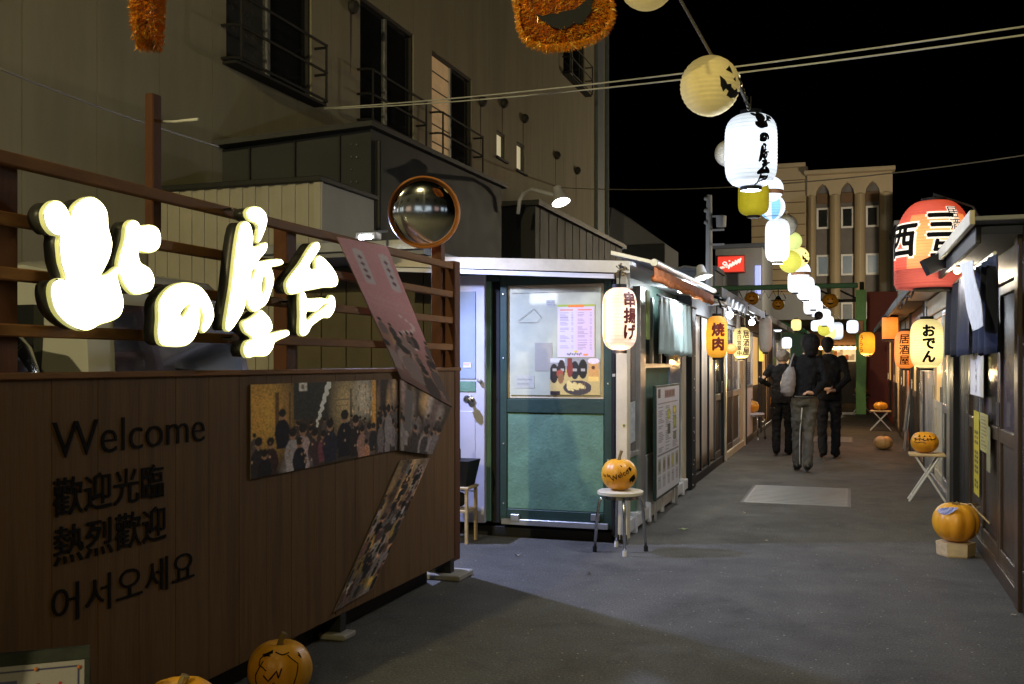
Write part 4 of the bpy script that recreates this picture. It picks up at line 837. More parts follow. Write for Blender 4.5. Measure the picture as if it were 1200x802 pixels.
r_ = random.Random(2); m = MB()
for i in range(16): yy = 11.06+r_.random()*.22; zz = r_.random()*2; m.sphere((XK+.061, yy, zz), .008, 6)
m.build('screw_heads', M['alu'], k2)
kiosk('cream_kiosk', 'third left kiosk with cream post and aluminium sliding doors', 'L', XK, 14.5, 17.3, [(1,'door','alu_dark','black','plum_glass'),(1,'door','alu','brown_panel','frost_blue'),(.5,'wall','cream')], postm='cream', headm='alu_dark')
kiosk('silver_kiosk', 'fourth left kiosk with silver frames and pale blue glass', 'L', XK, 17.5, 20.4, [(1,'window','white','alu','frost_blue'),(1,'door','alu_dark','brown_panel','warm_glass')], postm='alu_dark', headm='alu_dark')
kiosk('brown_kiosk', 'fifth left kiosk with brown doors beyond the silver one', 'L', XK, 20.6, 23.6, [(1,'door','brown','brown_panel','warm_glass'),(1,'sheet','vinyl','brown')], postm='brown')
kiosk('grey_kiosk', 'sixth left kiosk with grey boards deep in the alley', 'L', XK, 23.8, 26.8, [(1,'wall','bggrey'),(1,'door','alu','white','frost')], postm='alu')
XR = .92
k1 = kiosk('dark_brown_kiosk', 'near right kiosk with dark brown door panels, navy curtains and yellow notice strip', 'R', XR, 6.22, 10.0, [(1,'door','brown','brown_panel','plum_glass'),(1,'door','brown','brown_panel','plum_glass'),(1,'door','brown','brown_panel','plum_glass'),(1,'wall','black')], zr=2.12, base=.1, postm='brown', roofm='bggrey', eave=.22, post_w=.13)
kiosk('pale_right_kiosk', 'second right kiosk with milky vinyl and aluminium doors behind the folding stool', 'R', XR, 10.5, 13.6, [(.9,'door','alu','black','dark_glass'),(1,'door','cream','cream','warm_glass'),(1,'sheet','vinyl','alu')], postm='alu', headm='cream', roofm='alu')
kiosk('blue_right_kiosk', 'third right kiosk with blue aluminium doors', 'R', XR, 13.8, 16.9, [(1,'door','alu','bluegrey','frost_blue'),(1,'sheet','vinyl','brown'),(1,'door','alu_dark','brown_panel','warm_glass')], postm='alu_dark', headm='brown')
kiosk('striped_right_kiosk', 'fourth right kiosk with brown and pale boards', 'R', XR, 17.1, 20.2, [(1,'wall','rust'),(1,'sheet','vinyl','brown'),(1,'door','brown','brown_panel','warm_glass')], postm='brown', headm='brown')
kiosk('red_right_kiosk', 'fifth right kiosk with red brown boards', 'R', XR, 20.4, 23.5, [(1,'wall','cream'),(1,'door','brown','brown_panel','warm_glass')], postm='brown', headm='red')
kiosk('far_right_kiosk', 'sixth right kiosk, last before the red wall', 'R', XR, 23.7, 27.0, [(1,'wall','red'),(1,'door','brown','brown_panel','warm_glass')], postm='red', headm='red')
# trim of the near right kiosk
MB().bbox((XR-.01, 5.98, 0), (XR+.12, 6.2, 2.16), .006).build('corner_post', M['black'], k1)
m = MB()
for z in (.25,.9,1.5,1.95): m.sphere((XR-.012, 6.1, z), .012, 8)
m.build('bolt_heads', M['steel'], k1)
MB().bbox((XR-.27, 6.0, 2.175), (XR+2.4, 9.0, 2.2), .004).build('upper_roof', M['bggrey'], k1)
MB().bbox((XR-.3, 6.0, 2.155), (XR-.27, 9.0, 2.235), .004).build('edge_trim', M['cream'], k1)
m = MB(); m.box((XR-.045, 9.75, 0), (XR+.2, 10.1, 2.1)); m.build('black_end_panel', M['black'], k1)
yR = lambda u, X=XR: at(u, 400, X=X).y
def rq(u0, u1, v0, v1, X):                                 # quad on the right face; u0 far (left in picture), u1 near
    ya, yb = yR(u0, X), yR(u1, X); um = (u0+u1)/2; z0 = at(um,v1,X=X).z; z1 = at(um,v0,X=X).z
    return [Vector((X,ya,z1)),Vector((X,yb,z1)),Vector((X,yb,z0)),Vector((X,ya,z0))]
c = Cv(10, 110, (.62,.50,.02)); r_ = random.Random(5)
for i in range(13): y = .18+i*.058; (c.rect(.25,y,.8,y+.035,(.04,.035,.02)) if i not in (0,4,10) else None)
for i in range(13): c.rect(.4,.19+i*.058,.6,.20+i*.058,(.62,.50,.02))
printed(c.a, rq(1141.5,1147.5,482,580,XR-.014), 'yellow_notice_strip', k1, .002, (-1,0,0))
c = Cv(22, 44, (.50,.45,.14)); [c.rect(.15, .08+i*.09, .15+r_.uniform(.3,.7), .11+i*.09, (.2,.17,.08)) for i in range(10)]; printed(c.a, rq(1149,1158,485,530,XR-.014), 'notice_sheet', k1, .002, (-1,0,0))
c = Cv(8, 44, (.42,.42,.25)); printed(c.a, rq(1156.5,1160.5,500,553,XR-.012), 'notice_sheet', k1, .002, (-1,0,0))
m = MB(); rd = XR-.13; m.tube([(rd,6.35,2.03),(rd,9.5,2.03)], .012, 6); m.build('curtain_rod', M['alu'], k1)
for a, b, l in ((6.28,7.2,'navy shop curtain at the near right kiosk, nearest the camera'),(7.75,9.3,'navy shop curtain at the near right kiosk, behind the white banner')):
    tag(solo(hanging('shop_curtain', M['navy'], rd, a, b, 1.45, 2.02, .035, 3, None, 50, .01, .08), l, 'curtain', 'navy curtains on the right kiosk'), None)
def banner(name, lab, pts, t=.004, mat='whitecloth', text=None):
    pass
# white cloth banner hanging between the curtains, and the lettered white strip below it
bn = MB(); n = 16; vs = []; q = [at(1124,309,X=rd-.11), at(1140,305,X=rd-.11), at(1153,382,X=rd-.11), at(1139,388,X=rd-.11)]
for j in range(n+1):
    f_ = j/n
    for i in range(5):
        p = lerp4(q, i/4, f_); vs.append((p.x+.006*math.sin(f_*7+i*.8), p.y, p.z))
N = len(vs); fs = [(j*5+i, j*5+i+1, (j+1)*5+i+1, (j+1)*5+i) for j in range(n) for i in range(4)]
bn.add(vs+[(x+.004,y,z) for x,y,z in vs], fs+[tuple(q+N for q in reversed(f)) for f in fs]); o = bn.build('white_banner', M['whitecloth'], None, smooth=True)
solo(o, 'slanting white cloth banner hanging between the navy curtains on the right', 'banner')
ws = thing('paper_strip', 'white paper strip with black brush writing below the cloth banner', 'sign', (XR-.05, 7.35, 1.2))
q = rq(1137,1152,384,464,XR-.05); MB().box(q[0], (q[2].x+.004, q[2].y, q[2].z)).build('sheet', M['paper'], ws)
ty, tz = (q[0].y+q[1].y)/2, (q[0].z+q[2].z)/2
flat(vtext('いらっしゃい', .075, .003), lambda a,b: (XR-.0525, ty-a, tz+b), 'lettering', M['ink'], ws)
ebl = thing('eave_bulb', 'small warm bulb under the near right eave behind the floodlight', 'lamp', (XR-.17, 8.05, 2.09)); MB().sphere((XR-.17, 8.05, 2.08), .028, 10).build('bulb', M['bulb_warm'], ebl, smooth=True); MB().lathe([(.02,.02),(.022,.09)], (XR-.17, 8.05, 2.08), 10).build('socket', M['black'], ebl); lamp('eave_bulb_light', (XR-.2, 8.0, 2.03), 14, (1,.85,.6), .04)
# floodlight on the right eave
sp = thing('floodlight', 'black floodlight clamped under the right eave in front of the big red lantern', 'lamp', at(1098,308,d=7.4))
p = wloc(sp); rt = Matrix.Rotation(R(-25),3,'Y')@Matrix.Rotation(R(25),3,'Z')
MB().box(p+Vector((-.105,-.03,-.06)), p+Vector((.105,.03,.06)), rot=rt, ctr=p).build('housing', M['black'], sp)
m = MB(); m.tube([p+Vector((.05,.0,.06)), p+Vector((.06,.02,.13)), p+Vector((.14,.02,.15))], .014, 8); m.sphere(p+Vector((.055,.01,.10)), .035, 8); m.build('bracket', M['black'], sp)
m = MB(); m.tube([p+Vector((.06,.02,.13))]+[Vector((p.x+.06+.5*k, p.y+.02-1.0*k, p.z+.15-.09*math.sin(k*3.14)+.02*k)) for k in (.15,.3,.45,.6,.75,.9)], .007, 6); m.build('cable', M['black'], sp)
# cluttered lamps and pipes along the eaves (left)
for (u, v, X, nm, pw_, lab) in ((855,369,-1.42,'bulb_lamp',36,'glaring bare white bulb beside the yellow barbecue lantern'),(881,378,-1.40,'bulb_lamp',24,'second bare white bulb further along the left eaves')):
    p = at(u, v, X=X); t = thing(nm, lab, 'lamp', p, 'bare bulbs under the left eaves')
    MB().sphere(p, .045, 12).build('bulb', M['bulb'], t, smooth=True); m = MB(); m.lathe([(.022,.03),(.03,.05),(.03,.1),(.0,.11)], p, 12); m.build('socket', M['black'], t)
    m = MB(); m.tube([p+Vector((0,0,.1)), p+Vector((-.1,0,.14)), p+Vector((-.3,0,.12))], .012, 6); m.build('arm', M['alu'], t); lamp('bulb_light', p+Vector((.07,-.07,-.03)), pw_, (.85,.92,1.), .05)
pf = thing('awning_frame', 'tangle of silver awning pipes over the second left kiosk', 'awning frame', (XK+.2, 13, 2.1)); m = MB()
for i in range(6): yy = 11.6+i*.55; m.tube([(XK-.05,yy,2.24),(XK+.32,yy+.05,2.16)], .012, 6)
m.tube([(XK+.32,11.5,2.15),(XK+.33,14.4,2.2)], .02, 8); m.build('pipes', M['alu'], pf)
m = MB(); m.add([(XK-.02,11.4,2.2),(XK+.36,11.5,2.06),(XK+.36,13.,2.1),(XK-.02,13.,2.22),(XK-.02,11.4,2.22),(XK+.36,11.5,2.08),(XK+.36,13.,2.12),(XK-.02,13.,2.24)], [(3,2,1,0),(4,5,6,7),(0,1,5,4),(1,2,6,5),(2,3,7,6),(3,0,4,7)]); m.build('canvas', M['vinyl'], pf)
# ------------------------------------------------------------------ lanterns
def prof_r(t, r, shape):
    t = max(-1, min(1, t))
    if shape == 'barrel': return r*max(.40, (1-abs(t)**5)**.42*.97+.03)
    if shape == 'long': return r*max(.42, (1-abs(t)**6)**.4)
    if shape == 'ball': return r*max(.16, math.sqrt(max(0,1-t*t)))
    if shape == 'bell': return r*((.30+.70*math.sqrt(max(0,1-((t+.25)/1.25)**2.2)) if t > -.25 else 1.0) - (.0 if t > -.9 else (abs(t)-.9)*.6))*1.0
    return r
def lantern(name, label, c, r, h, mat, shape='barrel', txt=None, group=None, cap=M['black'], ribs=None, smooth=True, cord=None, bands=None, tilt=0., cat='lantern'):
    t = thing(name, label, cat, c, group); N = 40; K = 32; c = Vector(c); ribs = ribs or int(h/.022)
    tm = Matrix.Rotation(tilt, 3, 'Y')
    pr = []
    nr = ribs*4; dp = .035 if shape == 'ball' else .014
    for i in range(nr+1):
        z = -1+2*i/nr; rr = prof_r(z, r, shape); pr.append((rr*(1-dp*(1-abs(math.sin(math.pi*i/4)))*(1 if abs(z) < .96 else 0)), z*h/2))
    m = MB(); m.lathe(pr, c, K)
    if bands:
        m.mi = []
        for f in m.f:
            zc = sum(m.v[i][2] for i in f)/len(f)-c.z; tt = zc/(h/2); a = math.atan2(sum(m.v[i][1] for i in f)/len(f)-c.y, sum(m.v[i][0] for i in f)/len(f)-c.x)
            m.mi.append(bands[1](tt, a))
        sh_ = m.build('paper_shade', [mat]+bands[0], t, smooth=True)
    else: sh_ = m.build('paper_shade', mat, t, smooth=True)
    if shape in ('barrel','long','bell','cyl'):
        rc = prof_r(1, r, shape); m = MB(); m.lathe([(rc*.9,-.01),(rc*1.04,-.008),(rc*1.04,.022),(rc*.9,.024)], c+Vector((0,0,h/2)), 24); m.build('top_ring', cap, t)
        rc = prof_r(-1, r, shape) if shape != 'bell' else r*.5; m = MB(); m.lathe([(rc*.9,-.022),(rc*1.04,-.02),(rc*1.04,.01),(rc*.9,.012)], c-Vector((0,0,h/2)), 24); m.build('bottom_ring', cap, t)
    if txt:
        for (vf, th0, zoff, mt, off) in txt:
            m = MB(); vs = []
            nl = max(1, len(vf[0])//7) if len(vf[0]) % 7 == 0 else len(vf[0])+1
            for iv, (a, b) in enumerate(vf[0]):
                rr = prof_r((b+zoff)/(h/2), r, shape)+off+(iv//nl)*.00025; th = th0+a/max(rr, r*.5); vs.append((c.x+rr*math.cos(th), c.y+rr*math.sin(th), c.z+b+zoff))
            m.add(vs, vf[1]); m.build('lettering', mt, t)
    if cord: m = MB(); m.tube([c+Vector((0,0,h/2)), c+Vector((0,0,h/2+cord))], .005, 5); m.build('cord', M['black'], t)
    if tilt: t.rotation_euler = (0, tilt, 0)
    return t
def camth(c, dd): return math.atan2(-c[1], -c[0])+R(dd)
# the four brush characters of the sign, stacked vertically for the big white lantern
def brush_col(size):
    V = []; F = []
    for k, (loops, sc) in enumerate(((KITA,1.0),(NO,.8),(YA,1.25),(TAI,1.05))):
        pts = [p for l in loops for p in l]; u0 = min(p[0] for p in pts); u1 = max(p[0] for p in pts); v0 = min(p[1] for p in pts); v1 = max(p[1] for p in pts)
        s = size*sc/max(v1-v0, 1)*(1. if k != 1 else .62); ll = [[((p[0]-(u0+u1)/2)*s, -(p[1]-(v0+v1)/2)*s) for p in l] for l in loops]
        if k == 0: ll = [[(x*1.0, y) for x, y in l] for l in ll]
        ll = [[(x*1.35, y) for x, y in l] for l in ll]; vs, fs = shapes2d(ll, maxe=.035, offset=0); o = len(V); yy = (.36-.245*k)*size*4.1+(.02*size if k == 2 else 0)
        V += [(a, b+yy) for a, b in vs]; F += [[i+o for i in f] for f in fs]
    n = len(V); W = list(V); G = list(F)
    for k in range(6):
        a = k*math.pi/3; o = len(W); W += [(x+.0028*math.cos(a), y+.0028*math.sin(a)) for x, y in V]; G += [[i+o for i in f] for f in F]
    return W, G
XS = -.66
def spill(c, h, pw_): lamp('lantern_bulb_spill', (c[0], c[1], c[2]-h/2-.06), pw_*.6, (.80,.88,1.), .05)
cA = at(880,177,d=6.8)
def seams(n=8, w=.03): return lambda t, a: 1 if abs(((a/(2*math.pi)*n) % 1)-.5) > .5-w else 0
M['seamline'] = pm('lantern_seam_line', (.45,.5,.55), .8, em=(.62,.72,.85), es=1.0)
lantern('paper_lantern', 'largest lit white lantern with black brush characters, nearest on the overhead string', cA, .175, .50, G_['white'], 'barrel', [(brush_col(.118), camth(cA,30), 0, M['ink'], .003)], cord=.12, group='lanterns strung over the alley'); spill(cA, .5, 130)
def ball(u, v, d, r, label, mat, face=None, **k):
    c = at(u, v, d=d); tx = []
    if face: tx = face(c, r)
    return lantern('paper_lantern', label, c, r, r*2, mat, 'ball', tx, 'lanterns strung over the alley', ribs=14, **k)
def jack(c, r, dd=38, s=1., tilt=-.5, mat=M['black']):
    L_ = [[(-.30,.10),(-.10,.10),(-.20,.28)], [(.12,.10),(.32,.10),(.2,.28)], [(-.05,-.02),(.06,-.02),(0,.08)], [(-.42,-.10),(-.30,-.30),(-.16,-.38),(-.14,-.30),(-.04,-.31),(-.02,-.40),(.14,-.38),(.30,-.28),(.42,-.06),(.26,-.16),(.18,-.12),(.12,-.2),(-.02,-.2),(-.06,-.14),(-.16,-.2),(-.26,-.14)]]
    ct, st_ = math.cos(tilt), math.sin(tilt); ll = [[((x*ct-y*st_)*r*1.35*s, (x*st_+y*ct)*r*1.35*s) for x, y in l] for l in L_]
    return [(shapes2d(ll, smooth=False, maxe=.03), camth(c, dd), 0, mat, .003)]
ball(832, 101, 6.0, .178, 'pale yellow round lantern with added faint glow and a black jack-o-lantern grin', G_['dimyel'], lambda c, r: jack(c, r, 52, 1.05, -.35))
ball(758, -22, 5.4, .155, 'pale yellow round lantern with added faint glow, cut by the top edge of the picture', G_['dimyel'])
ball(853, 180, 7.6, .10, 'small dim white ghost shaped paper ball half hidden behind the biggest white lantern', G_['dimwhite'])
c = at(883,232,d=9.2); lantern('paper_lantern', 'yellow green barrel lantern just under and behind the biggest white one', c, .14, .33, G_['olive'], 'barrel', group='lanterns strung over the alley')
bandw = ([G_['peach'], M['black']], lambda t, a: 1 if -.42 < t < -.16 else (2 if -.16 <= t < -.12 else 0))
ball(903, 222, 9.8, .125, 'lit white round lantern with a peach band, above the blue one', G_['white'], bands=bandw)
ball(905, 243, 10.6, .135, 'lit blue and white striped round lantern', G_['blue'], bands=([G_['white'], G_['tan']], lambda t, a: 2 if -.80 < t < -.74 else (1 if int((a/(2*math.pi)+.5)*8) % 2 else 0)))
ball(922, 264, 12.2, .13, 'dim white round lantern behind the long white one', G_['dimwhite'])
c = at(911,282,d=11.3); lantern('paper_lantern', 'tall plain lit white lantern below the blue striped ball', c, .135, .49, G_['white2'], 'long', group='lanterns strung over the alley', cap=G_['dimwhite'])
ball(929, 283, 13.2, .12, 'lime lit round lantern beside the tall white one', G_['lime'])
ball(926, 307, 14., .155, 'bright lemon yellow round lantern', G_['lemon'])
ball(936, 302, 14.5, .15, 'pale yellow round lantern with dark face behind the lemon one', G_['paleyel'], lambda c, r: jack(c, r, 50, 1.))
ball(938, 318, 15.5, .15, 'lit white round lantern with peach band lower on the string', G_['white2'], bands=bandw)
c = at(911,282,d=11.3); spill(c, .49, 60); c = at(944,338,d=17.5); spill(c, .42, 60); lantern('paper_lantern', 'lit white barrel lantern with the string running down to the gate', c, .15, .42, G_['white2'], 'barrel', group='lanterns strung over the alley')
c = at(953,349,d=19.); lantern('paper_lantern', 'lit white barrel lantern next beyond, half behind its neighbour', c, .13, .46, G_['white2'], 'long', group='lanterns strung over the alley')
for (u_, v_, d_, r_2, h_2, l_) in ((932,331,16.4,.12,.34,'small lit white lantern tucked left of the banded white ball'),(949,357,20.,.12,.40,'lit white lantern low in the cluster above the black ball'),(957,362,21.,.12,.36,'lit white lantern touching the black ball'),(970,380,24.,.14,.40,'small lit white lantern between the lemon and the yellow one')):
    c = at(u_, v_, d=d_); lantern('paper_lantern', l_, c, r_2, h_2, G_['white2'], 'long', group='lanterns strung over the alley')
ball(959.5, 370, 20.5, .09, 'small black round ball under the white lanterns', M['black'])
c = at(966,372,d=22.5); lantern('paper_lantern', 'small lit white lantern above the walking woman', c, .14, .38, G_['white2'], 'long', group='lanterns strung over the alley')
ball(966, 386, 24., .16, 'small lemon lantern just right of the walking woman', G_['lemon'])
ball(973, 391, 25., .15, 'last small yellow lantern on the string', G_['paleyel'])
c = at(981,388,d=26.); lantern('paper_lantern', 'last small white lantern at the far end of the string', c, .15, .45, G_['white'], 'barrel', group='lanterns strung over the alley')
# overhead string and wires
def wire(name, pts, r, mat, label, cat='wire', group=None, n=5):
    o = MB().tube(pts, r, n).build(name, mat, None, smooth=True); return tag(solo(o, label, cat, group), None)
def sag(a, b, s, n=16): return [a.lerp(b, i/n)-Vector((0,0,s*4*(i/n)*(1-i/n))) for i in range(n+1)]
pts = [at(700,-120,d=4.6), at(758,-70,d=5.4), at(797,-1,d=5.7), at(833,63,d=6.0), at(862,92,d=6.4), at(880,131,d=6.8), at(886,180,d=8.), at(899,200,d=9.5), at(910,225,d=11.), at(922,250,d=12.5), at(935,290,d=15.), at(950,325,d=18), at(962,355,d=21), at(985,375,d=27)]
wire('lantern_string', pts, .010, M['cable'], 'pale cord carrying the overhead lanterns down the middle of the alley', 'cord')
ch = thing('silver_chain', 'twisted silver chain and hook above the biggest white lantern', 'chain', at(872,105,d=6.55)); m = MB()
for i in range(11):
    f_ = i/10; p = at(863+16*f_, 86+44*f_, d=6.45+.3*f_); m.tube([p+Vector((.012*math.cos(k*.785)*(1 if i%2 else .4), .012*math.cos(k*.785)*(0 if i%2 else 1), .022*math.sin(k*.785))) for k in range(9)], .0045, 5, cap=False)
m.build('links', M['steel'], ch)
a = at(380,127,Y=8.); b = at(1210,30,Y=5.4); wire('overhead_wire', sag(a, b, .05), .0055, M['whitecable'], 'upper of two pale wires running across the alley behind the yellow round lantern')
a = at(380,128,Y=8.3); b = at(1210,40,Y=5.3); wire('overhead_wire', sag(a, b, .06), .0055, M['whitecable'], 'lower of two pale wires running across the alley behind the yellow round lantern')
wire('overhead_wire', sag(at(640,219,Y=27), at(1215,180,Y=20), .3), .013, M['cable'], 'faint thin wire across the black sky above the arcaded building')
wire('guy_cable', sag(at(-10,77,X=-4.5), at(256,172,X=-4.5), .02), .008, M['cable'], 'slack cable running in front of the cream wall behind the brown mast')
wire('mast_cable', [at(190,143,X=XP-.08), at(205,143,X=XP+.05), at(232,140,X=XP+.2)], .006, M['whitecable'], 'short wire stub with clamp tied to the brown mast')
lx = [(1.05,4.0),(1.0,6.0)]
# tinsel pumpkins
def tinsel(name, label, c, rx, rz, th, axis_n, face=None, dens=9000, L=.022):
    t = thing(name, label, 'decoration', c, 'orange tinsel pumpkins overhead'); n_ = axis_n.normalized(); s_ = n_.cross(Vector((0,0,1))).normalized()*-1; up = Vector((0,0,1)); rl_ = R(9) if face else 0; s_, up = s_*math.cos(rl_)+up*math.sin(rl_), up*math.cos(rl_)-s_*math.sin(rl_)
    core = MB(); N = 36; J = 10; vs = []
    def sup(a): 
        ca, sa = math.cos(a), math.sin(a); k = (abs(ca)**3+abs(sa)**3)**(-1/3); return ca*k*rx*(1-.04*math.cos(4*a)), sa*k*rz
    for j in range(J+1):
        ph = math.pi*j/J
        for i in range(N):
            x, z = sup(2*math.pi*i/N); q = math.sin(ph)**.5; vs.append(Vector(c)+s_*x*q*.95+up*z*q*.95+n_*(-math.cos(ph))*th/2)
    core.add(vs, [(j*N+i, j*N+(i+1)%N, (j+1)*N+(i+1)%N, (j+1)*N+i) for j in range(J) for i in range(N)]); core.build('core', M['tinsel_core'], t, smooth=True)
    r_ = random.Random(int(rx*1e4)); m = MB(); vs = []; fs = []
    for k in range(dens):
        a = r_.uniform(0, 2*math.pi); rad = math.sqrt(r_.uniform(0,1)) if r_.random() < .6 else 1.; x, z = sup(a); sd = 1 if r_.random() < .5 else -1
        if rad > .97: off = r_.uniform(-1,1)*th/2; nd = (s_*x/rx+up*z/rz)
        else: off = sd*th/2*math.sqrt(max(0,1-rad**4)); nd = n_*sd+(s_*x/rx+up*z/rz)*rad*.8
        p = Vector(c)+s_*x*rad*.96+up*z*rad*.96+n_*off
        if face and sd > 0 and rad < .97 and face(x*rad/rx, z*rad/rz): continue
        nd = (nd.normalized()+Vector((r_.gauss(0,.5),r_.gauss(0,.5),r_.gauss(0,.5)))).normalized(); l = L*r_.uniform(.5,1.3); w_ = nd.cross(Vector((r_.random(),r_.random(),r_.random()))).normalized()*.0034
        i0 = len(vs); vs += [p-w_, p+w_, p+nd*l]; fs.append((i0,i0+1,i0+2)); m.mi.append(0 if r_.random() < .7 else 1)
    mi = m.mi; m.mi = []; m.add(vs, fs); m.mi = mi; m.build('tinsel_strands', [M['tinsel'], M['tinsel_lit']], t)
    return t, s_, up, n_
cT = at(659, -2, d=4.6); nT = (Vector((0,0,1.6))-cT); nT.z *= .3; tT = Vector((.10,0,0))
F1 = [(-.60,-.30),(-.45,-.36),(-.30,-.34),(-.15,-.36),(0,-.34),(.2,-.34),(.42,-.22),(.66,-.02),(.52,-.45),(.30,-.66),(.12,-.62),(.02,-.68),(-.12,-.70),(-.30,-.62),(-.46,-.48)]
F2 = [(-.16,.02),(.16,-.02),(.02,.25)]
def inpoly(x, y, P):
    r = False; n = len(P)
    for i in range(n):
        (x1,y1),(x2,y2) = P[i], P[(i+1)%n]
        if (y1 > y) != (y2 > y) and x < (x2-x1)*(y-y1)/(y2-y1)+x1: r = not r
    return r
tp, s_, up, n_ = tinsel('tinsel_pumpkin', 'orange tinsel jack-o-lantern hanging at the top centre, cut by the picture edge', cT, .222, .225, .11, nT, lambda x, y: inpoly(x, y-.0, F1) or inpoly(x, y, F2), 15000, .026)
for P in (F1, F2):
    m = MB(); m.prism([(a*.222, b*.225) for a, b in P], lambda a, b, h: cT+s_*a+up*b+n_*(.060+h), .006); m.build('face_cutout', M['black'], tp)
tp.rotation_euler = (0,0,0)
cL = at(173, -14, d=4.6); tinsel('tinsel_pumpkin', 'orange tinsel pumpkin seen edge on at the top left', cL, .19, .27, .105, Vector((.86,.50,0)), None, 9000, .026)
for c_, l in ((cT,'cord holding the orange tinsel jack-o-lantern'),(cL,'cord holding the edge-on tinsel pumpkin')): wire('hanging_cord', [c_+Vector((0,0,.2)), c_+Vector((0,0,.9))], .004, M['black'], l, 'cord')
# kiosk lanterns
def hung(u, v, d, r, h, mat, label, txt, shape='barrel', bands=None, name='paper_lantern'):
    c = at(u, v, d=d); return lantern(name, label, c, r, h, mat, shape, [(a_, camth(c, b_), c_, d_, e_) for a_,b_,c_,d_,e_ in txt] if txt else None, 'lanterns hung at the kiosk eaves', bands=bands, cord=.12)
M['inkred'] = pm('dark_red_brush_ink', (.13,.012,.01), .5, var=.1, bump=0); M['inkred2'] = pm('red_brush_ink', (.35,.03,.01), .5, bump=0)
pinkb = ([pm('ochre_seam', (.7,.4,.05), .8, em=(1.,.58,.14), es=.95)], lambda t, a: 1 if abs((((a-camth(at(726,374,d=7.25),0))/(2*math.pi)*6+.5+.05) % 1)-.5) < .028 else 0)
hung(726,374,7.25,.125,.455,G_['pink'],'pinkish lit lantern with dark red brush writing at the green kiosk corner',[(vtext('串揚げ',.115,.006,1.0,maxe=.03),38,.02,M['inkred'],.003)],bands=pinkb)
m = thing('lantern_bracket','small bracket with dried flowers holding the pink lantern at the cream corner post','bracket',at(727,325,d=7.25)); p = wloc(m); q = MB(); q.tube([p+Vector((0,.25,.08)), p+Vector((0,0,.08)), p+Vector((0,0,-.02))], .01, 6); q.build('hook', M['iron'], m); q = MB(); r_ = random.Random(3)
for i in range(26): d_ = Vector((r_.gauss(0,1),r_.gauss(0,.6),r_.gauss(0,1))).normalized()*r_.uniform(.02,.06); q.tube([p+Vector((0,.02,.05)), p+Vector((0,.02,.05))+d_], .003, 4); q.sphere(p+Vector((0,.02,.05))+d_, .007, 6)
q.build('dried_flowers', M['stem'], m)
hung(840,395,11.5,.122,.485,G_['yelorange'],'amber lit lantern reading barbecue in dark red, beside the vinyl kiosk',[(vtext('焼肉',.155,.010,1.05,maxe=.03),8,.0,M['inkred2'],.003)])
hung(869,402,14.3,.12,.45,G_['paleyel'],'bright pale yellow lantern with rows of small writing behind the barbecue one',[(vtext('本日営業中',.075,.002,1.0,maxe=.03),-15,.0,M['inkred'],.003),(vtext('居酒屋',.12,.004,1.0,maxe=.03),35,.0,M['inkred'],.003)])
hung(857,409,13.,.075,.13,G_['orange'],'little round orange paper lantern between the two yellow ones on the left',None,'ball')
hung(1086,403,9.6,.148,.475,G_['paleyel'],'pale yellow lit lantern with bold black hiragana on the right side',[(vtext('おでん',.125,.008,.98,maxe=.03),8,.0,M['ink'],.003)])
hung(1061,410,12.2,.125,.46,G_['orange'],'orange lit lantern with black writing half behind the pale yellow one',[(vtext('居酒屋',.125,.003,1.02,maxe=.03),-6,.0,M['ink'],.003)])
hung(1043,385,16.5,.125,.37,G_['orange'],'plain orange lit cylinder lantern further down the right side',None,'cyl')
hung(1016,403,20.5,.155,.48,G_['yelorange'],'amber lit lantern with small red marks near the lime green post',[(vtext('うらら',.12,.004,.98,maxe=.03),-45,.0,M['inkred2'],.003)])
# the big red lantern: white-edged black brush characters
cR = at(1094,287,d=8.3)
redb = ([G_['coral'], M['inkred2']], lambda t, a: 1 if (-.55 < t < .55 and -.5 < ((a-camth(cR,12)+math.pi) % (2*math.pi))-math.pi < .85) else 0)
def outl(txt, size, b1, b2, dd, z): return [(vtext(txt,size,b2,1.0,maxe=.03),dd,z,WHT,.003),(vtext(txt,size,b1,1.0,maxe=.03),dd,z,M['ink'],.006)]
WHT = pm('lantern_white_outline', (.8,.75,.65), .8, em=(1.,.86,.7), es=.95, bump=0)
bigr = lantern('red_lantern', 'very large red and orange bell shaped lantern with white edged black characters on the right', cR, .31, .72, G_['red'], 'bell',
  [(a_, camth(cR,b_), c_, d_, e_) for a_,b_,c_,d_,e_ in outl('三',.24,.014,.034,12,.13)+outl('与',.20,.010,.028,12,-.08)+outl('西',.30,.012,.034,-52,.02)+[(vtext('居酒屋',.105,.007,1.,maxe=.03),34,.13,WHT,.003),(vtext('居酒屋',.105,.0008,1.,maxe=.03),34,.13,M['ink'],.006)]],
  'lanterns hung at the kiosk eaves', bands=([G_['coral'], pm('dull_red_paper', (.5,.10,.07), .8, em=(1.,.13,.10), es=.28)], lambda t, a: 2 if t < -.60 else (1 if (-.62 < t < .62 and abs(((a-camth(cR,10)+math.pi)%(2*math.pi))-math.pi) < .95) else 0)), cord=.07)
wr = thing('iron_bracket', 'black iron arm carrying the big red lantern out from the right roof', 'bracket', cR+Vector((.3,0,.5))); m = MB(); m.tube([cR+Vector((0,0,.42)), cR+Vector((.3,0,.30)), cR+Vector((.5,0,-.12))], .010, 6); m.build('arm', M['iron'], wr)
